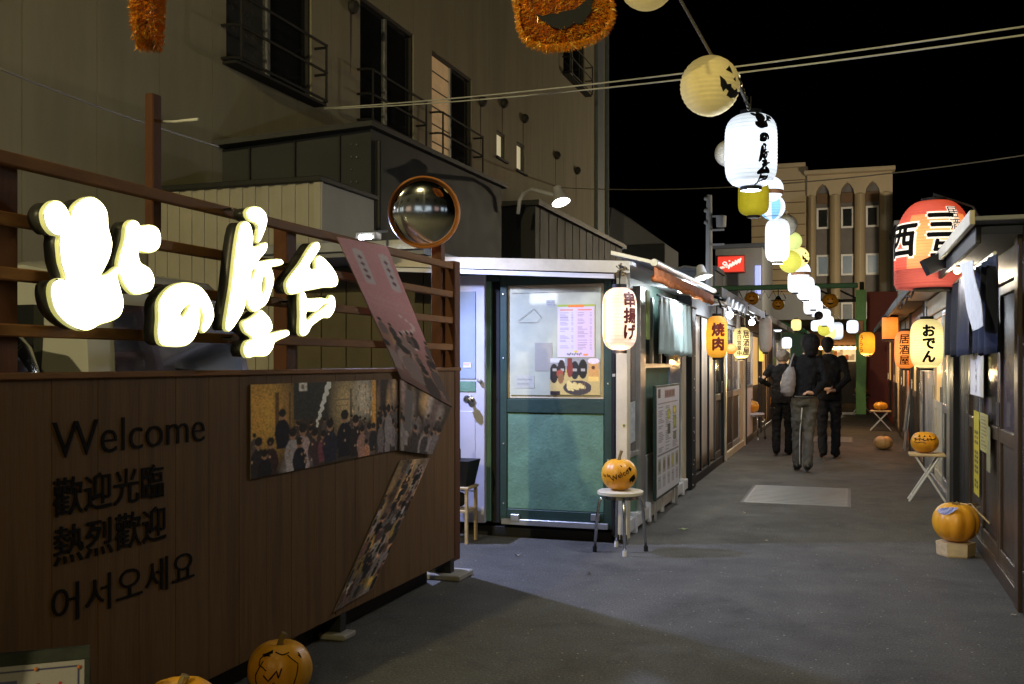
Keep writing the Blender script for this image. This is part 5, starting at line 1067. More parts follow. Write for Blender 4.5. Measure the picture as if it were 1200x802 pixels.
# small lit globes in a row at the far cross string
for i, (u, v, d, w_) in enumerate(((911,383,24,.15),(933,381,25,.17),(956,382,25,.16),(999,383,26,.20),(922,402,24,.16))):
    c = at(u, v, d=d); lantern('paper_lantern', ['small white lantern left of the pointed dark window','small cream lantern under the pointed dark window','small white lantern right above the hooded woman','small white lantern hanging left of the lime green post','small white lantern between the grey haired woman and the hooded woman'][i], c, w_*.72, w_*1.7, G_['white2' if i != 1 else 'paleyel'], 'barrel', group='far row of small white lanterns')
for (u, v, d, pw_, cc_) in ((1061,432,12.2,26,(1,.45,.15)),(1040,425,16.5,34,(1,.42,.12)),(1014,425,20.5,36,(1,.55,.22)),(868,430,14.3,26,(1,.72,.35)),(1086,438,9.6,10,(1,.8,.45)),(726,416,7.2,5,(1,.72,.5))):
    lamp('lantern_bulb_spill', at(u, v, d=d), pw_, cc_, .05)
c = at(897,392,d=17.); lantern('paper_lantern', 'unlit white paper cylinder hanging at the left eaves above the yellow orange pumpkin', c, .11, .62, pm('unlit_white_paper', (.55,.53,.50), .8), 'long', group='lanterns hung at the kiosk eaves', cord=.1)
t = thing('lit_sign', 'slim vertical yellow lit sign below the unlit paper cylinder on the left', 'sign', at(892,408,d=18.)); p = wloc(t); MB().bbox(p+Vector((-.04,-.03,-.24)), p+Vector((.04,.03,.24)), .01).build('box', pm('yellow_lit_box', (.7,.6,.1), .5, em=(1.,.75,.08), es=.9), t)
def clutter(nm, lab, pts, r, mat, cat): o = MB().tube(pts, r, 6).build(nm, M[mat], None, smooth=True); solo(o, lab, cat)
clutter('eave_hose', 'drooping black cable looped along the left eaves over the vinyl kiosk', [Vector((XK+.30, 11.4+.3*i, 2.10-.07*abs(math.sin(i*1.05)))) for i in range(11)], .012, 'black', 'cable')
clutter('eave_hose', 'drooping pale cable looped along the eaves of the cream left kiosk', [Vector((XK+.33, 14.6+.3*i, 2.14-.09*abs(math.sin(i*.9)))) for i in range(9)], .010, 'cable', 'cable')
clutter('eave_hose', 'black cable sagging along the eaves of the second right kiosk', [Vector((XR-.33, 10.4+.3*i, 2.14-.08*abs(math.sin(i*.85)))) for i in range(11)], .011, 'black', 'cable')
r_ = random.Random(21)
for i, (yy, lab) in enumerate(((11.9,'first of the small towels and rags hung from the left awning pipes'),(13.4,'grey rag hung at the far end of the left awning pipes'))):
    solo(hanging('hung_rag', M['vinyl' if i else 'whitecloth'], XK+.30, yy, yy+.28, 1.86, 2.13, .02, 2, None, 14, .015), lab, 'rag')
for i in range(5):
    yy = 11.7+i*.5; t = thing('wall_clip_lamp', 'small silver clip lamp on the left awning pipes, number %s from the camera' % ['one','two','three','four','five'][i], 'lamp', (XK+.33, yy, 2.13), 'clip lamps on the left awning'); m = MB(); m.lathe([(.02,.05),(.03,.03),(.06,-.04),(.055,-.04),(.02,.02)], (XK+.36, yy, 2.11), 14, axis=Vector((.4,-.2,.9)).normalized()); m.build('shade', M['alu'], t, smooth='auto')
# ------------------------------------------------------------------ pumpkins
def pumpkin(label, loc, r, h, mat='pumpkin', lobes=10, lobe=.06, stem=.06, marks=None, rz=0., group='pumpkins set about the alley', open_top=False, name='pumpkin'):
    t = thing(name, label, 'pumpkin', loc, group); c = Vector(loc)
    sc_ = lambda z: max(0,1-abs(z)**2.4)**.5
    pr = []
    for i in range(29):
        a = -math.pi/2+math.pi*i/28; z = math.sin(a); q = math.cos(a)**.82; dip = .12*max(0, 1-q/.45)**1.3
        pr.append((r*q, h*(.5+.5*z) - (h*dip if z > 0 else -h*dip*.4)))
    m = MB(); m.lathe(pr, c, 60, lobes=lobes, lobe=lobe); b = m.build('body', M[mat], t, smooth=True)
    top = pr[-1][1]
    if stem: m = MB(); m.tube([c+Vector((0,0,top-.01)), c+Vector((.004,0,top+stem*.45)), c+Vector((.018,.006,top+stem))], .02, 7, rs=[r*.16, r*.085, r*.10]); m.build('stem', M['stem'], t, smooth='auto')
    def surf(th, zr, off=.002):
        zz = zr*h; bi = min(range(29), key=lambda i: abs(pr[i][1]-zz)+(0 if 5 < i < 25 else 9)); i0 = bi if pr[bi][1] <= zz else bi-1; i0 = max(0,min(27,i0)); z0, z1 = pr[i0][1], pr[i0+1][1]
        f_ = (zz-z0)/(z1-z0) if z1 != z0 else 0; f_ = max(0,min(1,f_)); rr = pr[i0][0]*(1-f_)+pr[i0+1][0]*f_; rr *= (1-lobe*(.5+.5*math.cos(lobes*th+.5*math.sin(2*th)))**2.5+.010*math.sin(3*th+pr[i0][1]*9)); rr += off+.0015
        return Vector((c.x+rr*math.cos(th), c.y+rr*math.sin(th), c.z+zz))
    th0 = camth(c, 0)
    for mk in (marks or []):
        if mk[0] == 'line':
            m = MB(); P = mk[1]; fine = []
            for (a0_,b0_),(a1_,b1_) in zip(P[:-1], P[1:]):
                k = max(1, int(math.hypot(a1_-a0_, (b1_-b0_)*2)/.08)); fine += [(a0_+(a1_-a0_)*j/k, b0_+(b1_-b0_)*j/k) for j in range(k)]
            fine.append(P[-1]); m.tube([surf(th0+a_, b_, .001) for a_, b_ in fine], mk[2] if len(mk) > 2 else .0025, 5); m.build('pen_line', M['ink'], t)
        elif mk[0] == 'poly':
            vf = shapes2d([mk[1]], smooth=False, maxe=.05); m = MB(); m.add([surf(th0+a_, b_, .0025) for a_, b_ in vf[0]], vf[1]); m.build('drawn_shape', M['ink'], t)
        elif mk[0] == 'text':
            _, s, sz_, a0_, z0_, ang = mk; vf = text2d(s, sz_, .004, maxe=.04); m = MB()
            m.add([surf(th0+a0_+(x*math.cos(ang)-y*math.sin(ang)), z0_+(x*math.sin(ang)+y*math.cos(ang))*r/h, .0025) for x, y in vf[0]], vf[1]); m.build('lettering', M['ink'], t)
    t['h'] = h; return t
def scrib(seed, n, a0=-.8, a1=.8, z0=.35, z1=.85, stp=.16):
    r_ = random.Random(seed); P = []; a, z = r_.uniform(a0,a1), r_.uniform(z0,z1); d_ = r_.uniform(0,6.28)
    for i in range(n): P.append((a, z)); d_ += r_.uniform(-1.1,1.1); a = max(a0,min(a1,a+math.cos(d_)*stp)); z = max(z0,min(z1,z+math.sin(d_)*stp*.6))
    return ('line', P, .0022)
# stool with the lettered pumpkin
def stool(label, loc, r, h, rz=.5, seat='cream'):
    t = thing('stool', label, 'stool', loc, 'metal stools', 0); c = Vector(loc)
    m = MB(); m.lathe([(r*.9,h-.035),(r,h-.028),(r,h-.008),(r*.93,h),(0,h)], c, 32); m.build('seat', M[seat], t, smooth='auto')
    m = MB(); m.lathe([(r*.80,h-.06),(r*.83,h-.06),(r*.83,h-.035),(r*.80,h-.035)], c, 28); m.build('seat_ring', M['steel'], t)
    for k in range(4):
        a = rz+k*math.pi/2; d_ = Vector((math.cos(a), math.sin(a), 0)); m = MB(); m.tube([c+d_*r*.55+Vector((0,0,h-.045)), c+d_*r*.80+Vector((0,0,h-.05)), c+d_*r*.92+Vector((0,0,h-.085)), c+d_*r*1.0+Vector((0,0,h-.16)), c+d_*r*1.12+Vector((0,0,.03))], .0115, 10); l_ = m.build('leg', M['steel'], t, smooth=True)
        m = MB(); m.tube([c+d_*r*1.115+Vector((0,0,.04)), c+d_*r*1.125], .016, 8); m.build('rubber_foot', M['white'] if k % 2 else M['black'], l_)
    return t
ps = at(727, 642, d=7.42); ps.z = 0
stool('round metal stool with a cream seat in front of the green kiosk corner', (ps.x, ps.y, 0), .17, .455, .38)
pumpkin('orange pumpkin with black lettering on the cream metal stool', (ps.x-.01, ps.y, .455), .132, .235, marks=[('text','Welco',.42,.05,.52,.45),('text','ha ha',.24,-.75,.5,0.),('poly',[(.55,.72),(.75,.62),(.85,.72),(.72,.78)]),('poly',[(.6,.40),(.95,.55),(1.1,.40),(.9,.28),(.8,.34),(.7,.27)]),('poly',[(.42,.66),(.56,.62),(.5,.74)]),('line',[(.1,.82),(.2,.78)],.003)], stem=.085, lobe=.035)
# foreground pumpkins
pF1 = at(210, 838, Z=0); p1 = at(211, 806, d=3.32)
pumpkin('large plain orange pumpkin at the bottom edge below the Korean lettering', (p1.x, p1.y, 0), .158, .355, stem=.05, lobe=.10, lobes=11)
p2 = at(328, 800, d=4.2)
pumpkin('tall orange pumpkin with thin black scribbles at the foot of the sign wall', (p2.x, p2.y, 0), .135, .235, stem=.06, lobe=.04, marks=[scrib(s_, 14) for s_ in (1,2,3)]+[('poly',[(-.75,.86),(-.35,.93),(-.3,.89),(-.6,.83)]),('line',[(-.5,.55),(-.35,.45),(-.1,.62),(-.05,.5),(.05,.66)],.003),('line',[(-.6,.3),(-.4,.25),(-.2,.42),(.1,.25),(.45,.35),(.6,.7),(.3,.85)],.0022),('line',[(-.2,.9),(.1,.86),(.4,.88)],.0025)])
# right pumpkin on a wood block, with ribbon and dry vine
pr_ = at(1120, 651, Z=0)
wb = MB(); wb.lathe([(.125,0),(.13,.01),(.135,.10),(.0,.10)], (pr_.x, pr_.y, 0), 6); wb = wb.build('wood_block', M['wood'], None); tag(solo(wb, 'pale split wood block under the right foreground pumpkin', 'wood block'), None)
rp = pumpkin('fat orange pumpkin with a checked ribbon on a wood block by the dark brown kiosk', (pr_.x, pr_.y, .1005), .163, .285, lobe=.075, stem=.03)
m = MB(); ns = 14; cc = Vector((pr_.x, pr_.y, .1)); vs = []
for i in range(ns+1):
    a = camth(cc, 0)-1.0+1.1*i/ns; zz = .235-.02*math.sin(i/ns*3.14)+.03*(i/ns); wd = .030*math.sin(math.pi*(i/ns*.9+.08))
    rr = .150; vs += [(cc.x+rr*math.cos(a), cc.y+rr*math.sin(a), cc.z+zz-wd*.7), (cc.x+(rr-.02)*math.cos(a), cc.y+(rr-.02)*math.sin(a), cc.z+zz+wd), (cc.x+(rr-.028)*math.cos(a), cc.y+(rr-.028)*math.sin(a), cc.z+zz+wd-.006), (cc.x+(rr-.012)*math.cos(a), cc.y+(rr-.012)*math.sin(a), cc.z+zz-wd*.7)]
m.add(vs, [(4*i+k, 4*i+(k+1)%4, 4*i+4+(k+1)%4, 4*i+4+k) for i in range(ns) for k in range(4)])
def checked():
    mt = pm('checked_blue_ribbon', (.25,.27,.5), .8); n = mt.node_tree.nodes; ck = n.new('ShaderNodeTexChecker'); ck.inputs['Scale'].default_value = 130; ck.inputs[1].default_value = (.06,.07,.25,1); ck.inputs[2].default_value = (.45,.46,.58,1)
    mt.node_tree.links.new(n['Texture Coordinate'].outputs['Object'], ck.inputs[0]); mt.node_tree.links.new(ck.outputs[0], n['Principled BSDF'].inputs['Base Color']); return mt
m.build('ribbon', checked(), rp)
m = MB(); r_ = random.Random(8); tp_ = cc+Vector((.03,.02,.268))
m.tube([tp_+Vector((.0,0,.0)), tp_+Vector((.07,-.03,.01)), tp_+Vector((.13,-.06,-.06)), tp_+Vector((.19,-.10,-.12))], .007, 6)
m.build('vine', M['wood'], rp)
m = MB()
for i in range(16):
    p = tp_+Vector((r_.uniform(-.08,.12), r_.uniform(-.08,.03), r_.uniform(-.015,.02)-.0)); d1 = Vector((r_.gauss(0,1),r_.gauss(0,1),r_.gauss(0,.4))).normalized()*.035; d2 = Vector((r_.gauss(0,1),r_.gauss(0,1),r_.gauss(0,.6))).normalized()*.014
    m.add([p-d1, p+d2, p+d1, p-d2+Vector((0,0,.006))], [(0,1,2,3)])
m.build('dry_leaves', M['stem'], rp)
# folding stool on the right with pumpkin
def fold_stool(label, c, w_, h, d_, topm='wood'):
    t = thing('folding_stool', label, 'stool', c, 'folding stools'); c = Vector(c)
    MB().bbox(c+Vector((-w_/2,-d_/2,h-.03)), c+Vector((w_/2,d_/2,h)), .008).build('seat', M[topm], t)
    for y in (-d_/2+.03, d_/2-.03):
        for s_ in (-1, 1): m = MB(); m.tube([c+Vector((s_*(w_/2-.06), y, h-.03)), c+Vector((-s_*(w_/2-.0), y, .008))], .011, 8); m.build('leg', M['white'], t)
    m = MB(); m.tube([c+Vector((-w_/2+.03,-d_/2+.03,.06)), c+Vector((-w_/2+.03,d_/2-.03,.06))], .008, 6); m.tube([c+Vector((w_/2-.03,-d_/2+.03,.06)), c+Vector((w_/2-.03,d_/2-.03,.06))], .008, 6); m.build('cross_bar', M['white'], t)
    return t
pt = at(1086, 588, Z=0); fold_stool('white legged folding stool with a pale top on the right side of the alley', (pt.x, pt.y, 0), .34, .49, .26)
pumpkin('orange pumpkin with drawn zigzag face on the white legged folding stool', (pt.x-.02, pt.y, .49), .135, .215, lobe=.03, stem=.0, marks=[('line',[(-.9,.72),(-.6,.66),(-.3,.70),(0,.62),(.3,.7),(.7,.66),(1.,.74)],.004)]+[('line',[(a_,.72),(a_+.05,.60)],.004) for a_ in (-.7,-.4,-.1,.2,.5)]+[('poly',[(a_-.1,.78),(a_+.1,.78),(a_,.88)]) for a_ in (-.45,0,.45)]+[('line',[(-.8,.55),(-.5,.5),(-.2,.56),(.1,.5)],.003)])
p = at(1035,527,Z=0); pumpkin('pale orange pumpkin on the ground beside the leaning board on the right', (p.x, p.y, 0), .15, .22, 'pumpkin_pale', stem=.05)
p = at(1032,505,Z=0); fold_stool('small far folding stool on the right with a little pumpkin', (p.x, p.y, 0), .40, .42, .28, 'wood'); pumpkin('little orange pumpkin on the far folding stool', (p.x, p.y, .42), .14, .17, stem=.03)
p = at(1010,484,Z=0); fold_stool('farthest folding stool in front of the lime green post', (p.x, p.y, 0), .45, .50, .3, 'black'); pumpkin('dull yellow pumpkin on the farthest folding stool', (p.x, p.y, .50), .20, .24, 'pumpkin_pale', stem=.04)
p = at(884,515,Z=0); stool('small white metal stool on the left side deeper in the alley', (p.x, p.y, 0), .18, .48, .4, 'white'); pumpkin('yellow orange pumpkin on the white stool deeper in the alley', (p.x-.06, p.y-.02, .48), .145, .23, stem=.05)
p = at(902,497,Z=0); stool('second small stool just beyond on the left', (p.x, p.y, 0), .18, .42, .9, 'black'); pumpkin('darker orange pumpkin beyond the yellow orange one on the left', (p.x, p.y, .42), .165, .20, stem=.03)
ab = thing('leaning_board', 'tall narrow blue grey sign board leaning on the right, behind the pale pumpkin', 'sign board', at(1052,527,Z=0)); p = wloc(ab)
for s_ in (-1, 1):
    m = MB(); m.tube([p+Vector((.10+s_*.0,s_*.2,0)), p+Vector((.24,s_*.2,1.25))], .016, 6); m.build('leg', M['alu'], ab)
MB().box(p+Vector((.14,-.2,.30)), p+Vector((.16,.2,1.2)), rot=Matrix.Rotation(R(6.5),3,'Y')).build('board', M['bluegrey'], ab)
# crate and small things by the white door
bx_ = thing('flower_box', 'dark planter box with a small bottle on a little wooden stand by the white door', 'planter', at(545,600,Y=7.35)); pxx = at(534,500,Y=7.3).x
m = MB()
for xx in (-.13, .13):
    for yy in (-.1, .1): MB().bbox((pxx+xx-.012, 7.3+yy-.012, 0), (pxx+xx+.012, 7.3+yy+.012, .42), .003).build('leg', M['wood'], bx_)
MB().bbox((pxx-.15, 7.18, .42), (pxx+.15, 7.42, .44), .004).build('shelf', M['wood'], bx_); MB().bbox((pxx-.14, 7.2, .24), (pxx+.14, 7.4, .26), .004).build('shelf', M['wood'], bx_)
m = MB(); z0 = .44; m.add([(pxx-.12,7.2,z0),(pxx+.12,7.2,z0),(pxx+.12,7.4,z0),(pxx-.12,7.4,z0),(pxx-.16,7.17,z0+.2),(pxx+.16,7.17,z0+.2),(pxx+.16,7.43,z0+.2),(pxx-.16,7.43,z0+.2)], [(3,2,1,0),(4,5,6,7),(0,1,5,4),(1,2,6,5),(2,3,7,6),(3,0,4,7)]); m.build('box', M['black'], bx_)
MB().lathe([(.03,0),(.03,.08),(.01,.12),(.01,.16)], (pxx+.02,7.28,.64), 10).build('bottle', M['black'], bx_, smooth='auto'); MB().sphere((pxx+.03,7.3,.33), .06, 10).build('pot', M['black'], bx_, smooth=True)
# sandwich board in the lower left corner
M['darkframe'] = pm('weathered_dark_frame', (.028,.034,.030), .7, var=.4, scale=20, spec=.2)
pa = at(45, 790, d=3.0); sbd = thing('sandwich_board', 'dark framed sandwich board with a white sheet and red lettering in the bottom left corner', 'sandwich board', (pa.x, pa.y, 0))
TL, TR = at(-22, 755, d=2.95), at(102, 771, d=3.05); zt_ = (TL.z+TR.z)/2; dv = (TR-TL); dv.z = 0; dv.normalize(); nb_ = Vector((dv.y, -dv.x, 0)); o_ = Vector((TL.x, TL.y, 0)); Wd = (TR-TL).length
fr = lambda a, b, h: o_+dv*a+nb_*(.12*(1-b/zt_)+h)+Vector((0,0,b))
def bar(a0_, b0_, a1_, b1_, h0, h1, nm, mt, par=sbd):
    m = MB(); m.add([fr(a_, b_, h_) for h_ in (h0, h1) for a_, b_ in ((a0_,b0_),(a1_,b0_),(a1_,b1_),(a0_,b1_))], [(3,2,1,0),(4,5,6,7),(0,1,5,4),(1,2,6,5),(2,3,7,6),(3,0,4,7)]); return m.build(nm, mt, par)
bar(0, .02, Wd, zt_-.035, -.012, 0, 'backing', M['darkframe']); bar(0, zt_-.034, Wd, zt_, -.014, .006, 'top_rail', M['darkframe']); bar(0,.0,.02,zt_-.036,.001,.006,'side_rail',M['darkframe']); bar(Wd-.014,.0,Wd,zt_-.036,.001,.006,'side_rail',M['darkframe'])
c = Cv(90, 120, (.30,.29,.31)); c.rect(.04,.05,.94,.065,(.02,.02,.10)); c.rect(.04,.05,.06,1,(.02,.02,.10)); c.rect(.92,.05,.94,1,(.02,.02,.10)); c.rect(.10,.14,.3,.18,(.05,.05,.2)); c.noise(.05)
printed(c.a, [fr(.02,zt_-.036,.001), fr(Wd-.015,zt_-.036,.001), fr(Wd-.015,.2,.001), fr(.02,.2,.001)], 'poster', sbd, .002, nb_)
M['redprint'] = pm('red_print', (.35,.02,.03), .6, bump=0); M['blueprint'] = pm('navy_print', (.03,.03,.12), .6, bump=0)
flat(text2d('れん', .052, .002), lambda a, b: fr(Wd*.64+a, zt_-.118+b, .0045), 'lettering', M['redprint'], sbd); flat(text2d('ラー', .036, .002), lambda a, b: fr(Wd*.36+a, zt_-.118+b, .0045), 'lettering', M['blueprint'], sbd)
for a_ in (.02, Wd*.5, Wd-.03):
    MB().lathe([(.006,0),(.006,.003),(0,.005)], fr(a_, zt_-.055 if a_ != Wd*.5 else zt_-.05, .005), 8, axis=nb_).build('screw', M['rust'], sbd)
m = MB(); m.add([o_+dv*Wd+Vector((0,0,zt_-.01)), o_+dv*Wd-nb_*.16, o_+dv*(Wd)-nb_*.19, o_+dv*Wd-nb_*.012+Vector((0,0,zt_-.01))]+[o_+dv*(Wd-.02)+Vector((0,0,zt_-.01)), o_+dv*(Wd-.02)-nb_*.16, o_+dv*(Wd-.02)-nb_*.19, o_+dv*(Wd-.02)-nb_*.012+Vector((0,0,zt_-.01))], [(0,1,2,3),(7,6,5,4),(0,4,5,1),(1,5,6,2),(2,6,7,3),(3,7,4,0)]); m.build('rear_leg', M['darkframe'], sbd)
# ------------------------------------------------------------------ people
def fuse(mb, name, mat, parent, vox=.012, sm=4, cloth=0.):
    me = bpy.data.meshes.new('t'); off = wloc(parent) if False else Vector((0,0,0)); me.from_pydata(mb.v, [], mb.f)
    bm = bmesh.new(); bm.from_mesh(me)
    bmesh.ops.recalc_face_normals(bm, faces=bm.faces[:]); bm.to_mesh(me); bm.free()
    o = bpy.data.objects.new('t', me); C.objects.link(o); md = o.modifiers.new('r', 'REMESH'); md.mode = 'VOXEL'; md.voxel_size = vox
    s_ = o.modifiers.new('s', 'SMOOTH'); s_.factor = .5; s_.iterations = sm
    if cloth:
        tx = bpy.data.textures.new('folds', 'CLOUDS'); tx.noise_scale = .065; d_ = o.modifiers.new('d', 'DISPLACE'); d_.texture = tx; d_.strength = cloth; d_.mid_level = .5
    dg = bpy.context.evaluated_depsgraph_get(); dg.update(); m2 = bpy.data.meshes.new_from_object(o.evaluated_get(dg)); bpy.data.objects.remove(o)
    m2.name = name; m2.materials.clear(); m2.materials.append(mat); m2.polygons.foreach_set('use_smooth', [True]*len(m2.polygons))
    q = bpy.data.objects.new(name, m2); C.objects.link(q); q.parent = parent; return q
def limb(mb, pts, rs, n=14):
    mb.tube(pts, 0, n, rs=rs)
    for p, r in zip(pts, rs): mb.sphere(p, r*.985, n)
def rings(mb, secs, n=24):                                 # (cx,cy,z,rx,ry)
    vs = []
    for (cx,cy,z,rx,ry) in secs:
        for k in range(n):
            a = 2*math.pi*k/n; ca, sa = math.cos(a), math.sin(a); e = .82
            vs.append((cx+rx*abs(ca)**e*(1 if ca > 0 else -1), cy+ry*abs(sa)**e*(1 if sa > 0 else -1), z))
    m_ = len(secs); mb.add(vs, [(i*n+k,i*n+(k+1)%n,(i+1)*n+(k+1)%n,(i+1)*n+k) for i in range(m_-1) for k in range(n)]+[tuple(range(n-1,-1,-1)), tuple((m_-1)*n+k for k in range(n))])
def hand(mb, w_, d_, side, up=Vector((0,0,1)), s=1.):      # palm at wrist w_ pointing along d_, fingers curled
    d_ = Vector(d_).normalized(); a = d_.cross(Vector(up)).normalized()*side; b = a.cross(d_).normalized(); w_ = Vector(w_)
    limb(mb, [w_, w_+d_*.045*s, w_+d_*.085*s], [.024*s,.030*s,.028*s], 10)
    limb(mb, [w_+d_*.04*s-a*.016*s, w_+d_*.08*s-a*.022*s], [.021*s,.019*s], 10); limb(mb, [w_+d_*.04*s+a*.016*s, w_+d_*.08*s+a*.022*s], [.021*s,.019*s], 10)
    for k, l in enumerate((.068,.076,.070,.055)):
        o = w_+d_*.088*s+a*(-.030+.020*k)*s; limb(mb, [o, o+(d_*.9+b*.35)*l*.5*s, o+(d_*.9+b*.35)*l*.5*s+(d_*.45+b*.9)*l*.5*s], [.0095*s,.0088*s,.0075*s], 8)
    o = w_+d_*.03*s-a*.028*s; limb(mb, [o, o+(d_*.6-a*.75)*.035*s, o+(d_*.9-a*.45)*.062*s], [.012*s,.011*s,.009*s], 8)
def person(name_label, loc, H, rz, pose, top, trou, hairm, shoe='shoe', build=1., hairfn=None, jl=.80, fat=1.):
    t = thing('person', name_label, 'person', loc, None, rz); s = H/1.72; V = lambda x, y, z: Vector((x*s, y*s, z*s))
    P = {k: V(*v) for k, v in pose.items()}; B = build
    body = MB(); hc = P['head']
    # head with face
    rings(body, [(hc.x, hc.y+.0, hc.z-.115*s, .035*s, .045*s), (hc.x, hc.y+.012*s, hc.z-.10*s, .052*s, .070*s), (hc.x, hc.y+.006*s, hc.z-.05*s, .070*s, .092*s), (hc.x, hc.y, hc.z, .077*s, .098*s), (hc.x, hc.y-.004*s, hc.z+.05*s, .076*s, .097*s), (hc.x, hc.y-.006*s, hc.z+.09*s, .060*s, .078*s), (hc.x, hc.y-.006*s, hc.z+.112*s, .028*s, .036*s)])
    body.sphere(hc+V(0,.098,-.025), .014*s, 8, sc=(.9,1.3,1.6)); body.sphere(hc+V(0,.088,-.066), .018*s, 8, sc=(1.4,.6,.5))
    for q in (-1, 1): body.sphere(hc+V(.077*q,-.005,-.015), .020*s, 8, sc=(.45,.8,1.5)); body.sphere(hc+V(.030*q,.084,.004), .013*s, 8, sc=(1.3,.6,.7))
    nk = P['neck']; limb(body, [nk+V(0,-.0,-.05), nk+V(0,.0,.02), hc+V(0,-.008,-.09)], [.060*s,.054*s,.052*s])
    rings(body, [(P['hip'].x, P['hip'].y, P['hip'].z-.08*s, .135*s*B, .09*s*B), (P['hip'].x, P['hip'].y, P['hip'].z+.06*s, .140*s*B, .095*s*B), ((P['hip'].x+nk.x)/2, (P['hip'].y+nk.y)/2, (P['hip'].z+nk.z)/2-.03*s, .125*s*B, .09*s*B), (nk.x, nk.y, nk.z-.20*s, .155*s*B, .10*s*B), (nk.x, nk.y, nk.z-.09*s, .16*s*B, .085*s), (nk.x, nk.y, nk.z-.03*s, .07*s, .06*s)])
    for q in ('l', 'r'):
        limb(body, [P['sh'+q], P['el'+q], P['wr'+q]], [.046*s,.036*s,.024*s]); limb(body, [P['hp'+q], P['kn'+q], P['an'+q]], [.080*s*B,.052*s,.036*s])
        hand(body, P['wr'+q], P['hd'+q]-P['wr'+q], 1 if q == 'l' else -1, s=s*.95)
        limb(body, [P['an'+q], P['to'+q]], [.034*s,.028*s])
    fuse(body, 'body', M['skin'], t, .0095*s, 3)
    # hair
    hr = MB(); hairfn(hr, hc, s, V); fuse(hr, 'hair', M[hairm], t, .010*s, 3, .012)
    # top
    j = MB(); jz = P['hip'].z+(.0-.0)*s
    rings(j, [(P['hip'].x, P['hip'].y, jl*s, .168*s*B*fat, .125*s*B), (P['hip'].x, P['hip'].y, P['hip'].z+.05*s, .160*s*B*fat, .122*s*B), ((P['hip'].x+nk.x)/2, (P['hip'].y+nk.y)/2, (P['hip'].z+nk.z)/2, .152*s*B*fat, .118*s*B), (nk.x, nk.y-.005*s, nk.z-.20*s, .178*s*B, .125*s*B), (nk.x, nk.y-.005*s, nk.z-.10*s, .183*s*B, .105*s), (nk.x, nk.y, nk.z-.045*s, .115*s, .08*s), (nk.x, nk.y, nk.z+.015*s, .062*s, .064*s)])
    for q in ('l', 'r'): limb(j, [P['sh'+q], P['sh'+q].lerp(P['el'+q],.5), P['el'+q], P['el'+q].lerp(P['wr'+q],.93)], [.066*s,.060*s,.053*s,.042*s])
    fuse(j, 'jacket', M[top], t, .012*s, 3, .042)
    tr = MB(); rings(tr, [(P['hip'].x, P['hip'].y, P['hip'].z-.10*s, .150*s*B, .100*s*B), (P['hip'].x, P['hip'].y, P['hip'].z-.03*s, .158*s*B, .112*s*B), (P['hip'].x, P['hip'].y, P['hip'].z+.09*s, .138*s*B, .102*s*B)])
    for q in ('l', 'r'): limb(tr, [P['hp'+q], P['hp'+q].lerp(P['kn'+q],.5), P['kn'+q], P['kn'+q].lerp(P['an'+q],.5), P['an'+q]+V(0,-.01,-.015)], [.092*s*B,.083*s*B,.070*s*B,.064*s*B,.063*s*B])
    tro = fuse(tr, 'trousers', M[trou], t, .012*s, 3, .038)
    for q in ('l', 'r'):
        sh = MB(); a, b = P['an'+q], P['to'+q]; d_ = (b-a).normalized(); limb(sh, [a+V(0,-.025,-.030), a.lerp(b,.5)+V(0,0,-.008), b], [.046*s,.044*s,.036*s]); fuse(sh, 'shoe', M[shoe], t, .009, 2)
    return t, P, s, V
def base_pose(lead='r', stride=.16, lean=.03):
    k = 1 if lead == 'r' else -1
    return dict(head=(0,lean+.03,1.60), neck=(0,lean,1.46), hip=(0,0,.93), shl=(-.175,lean,1.39), shr=(.175,lean,1.39), ell=(-.235,-.03,1.11), elr=(.235,-.03,1.11), wrl=(-.22,.06,.88), wrr=(.22,.06,.88), hdl=(-.21,.09,.78), hdr=(.21,.09,.78),
      hpl=(-.085,0,.88), hpr=(.085,0,.88), knl=(-.095,.05-.04*k,.49), knr=(.095,.05+.04*k,.49), anl=(-.09,-stride*k,.085+(.035 if k > 0 else 0)), anr=(.09,stride*k,.085+(.035 if k < 0 else 0)), tol=(-.10,-stride*k+.15,.04), tor=(.10,stride*k+.15,.04))
def bob(mb, hc, s, V):
    mb.sphere(hc+V(0,-.02,.022), .122*s, 16, sc=(1.0,1.05,.98)); limb(mb, [hc+V(0,-.05,-.02), hc+V(0,-.055,-.085)], [.110*s,.085*s]); 
    for q in (-1,1): limb(mb, [hc+V(.055*q,-.02,.0), hc+V(.066*q,-.01,-.10)], [.045*s,.030*s])
def crop(mb, hc, s, V): mb.sphere(hc+V(0,-.016,.024), .098*s, 16, sc=(.94,1.04,1.0)); limb(mb, [hc+V(0,-.035,-.01), hc+V(0,-.045,-.06)], [.078*s,.058*s])
def puffy(mb, hc, s, V):
    mb.sphere(hc+V(0,-.02,.02), .112*s, 16, sc=(1.0,1.0,.98)); r_ = random.Random(1)
    for i in range(14): a = r_.uniform(0,6.28); b = r_.uniform(-.6,1.2); mb.sphere(hc+V(.085*math.cos(a)*math.cos(b), -.02+.085*math.sin(a)*math.cos(b)-.01, .02+.09*math.sin(b)), .035*s, 8)
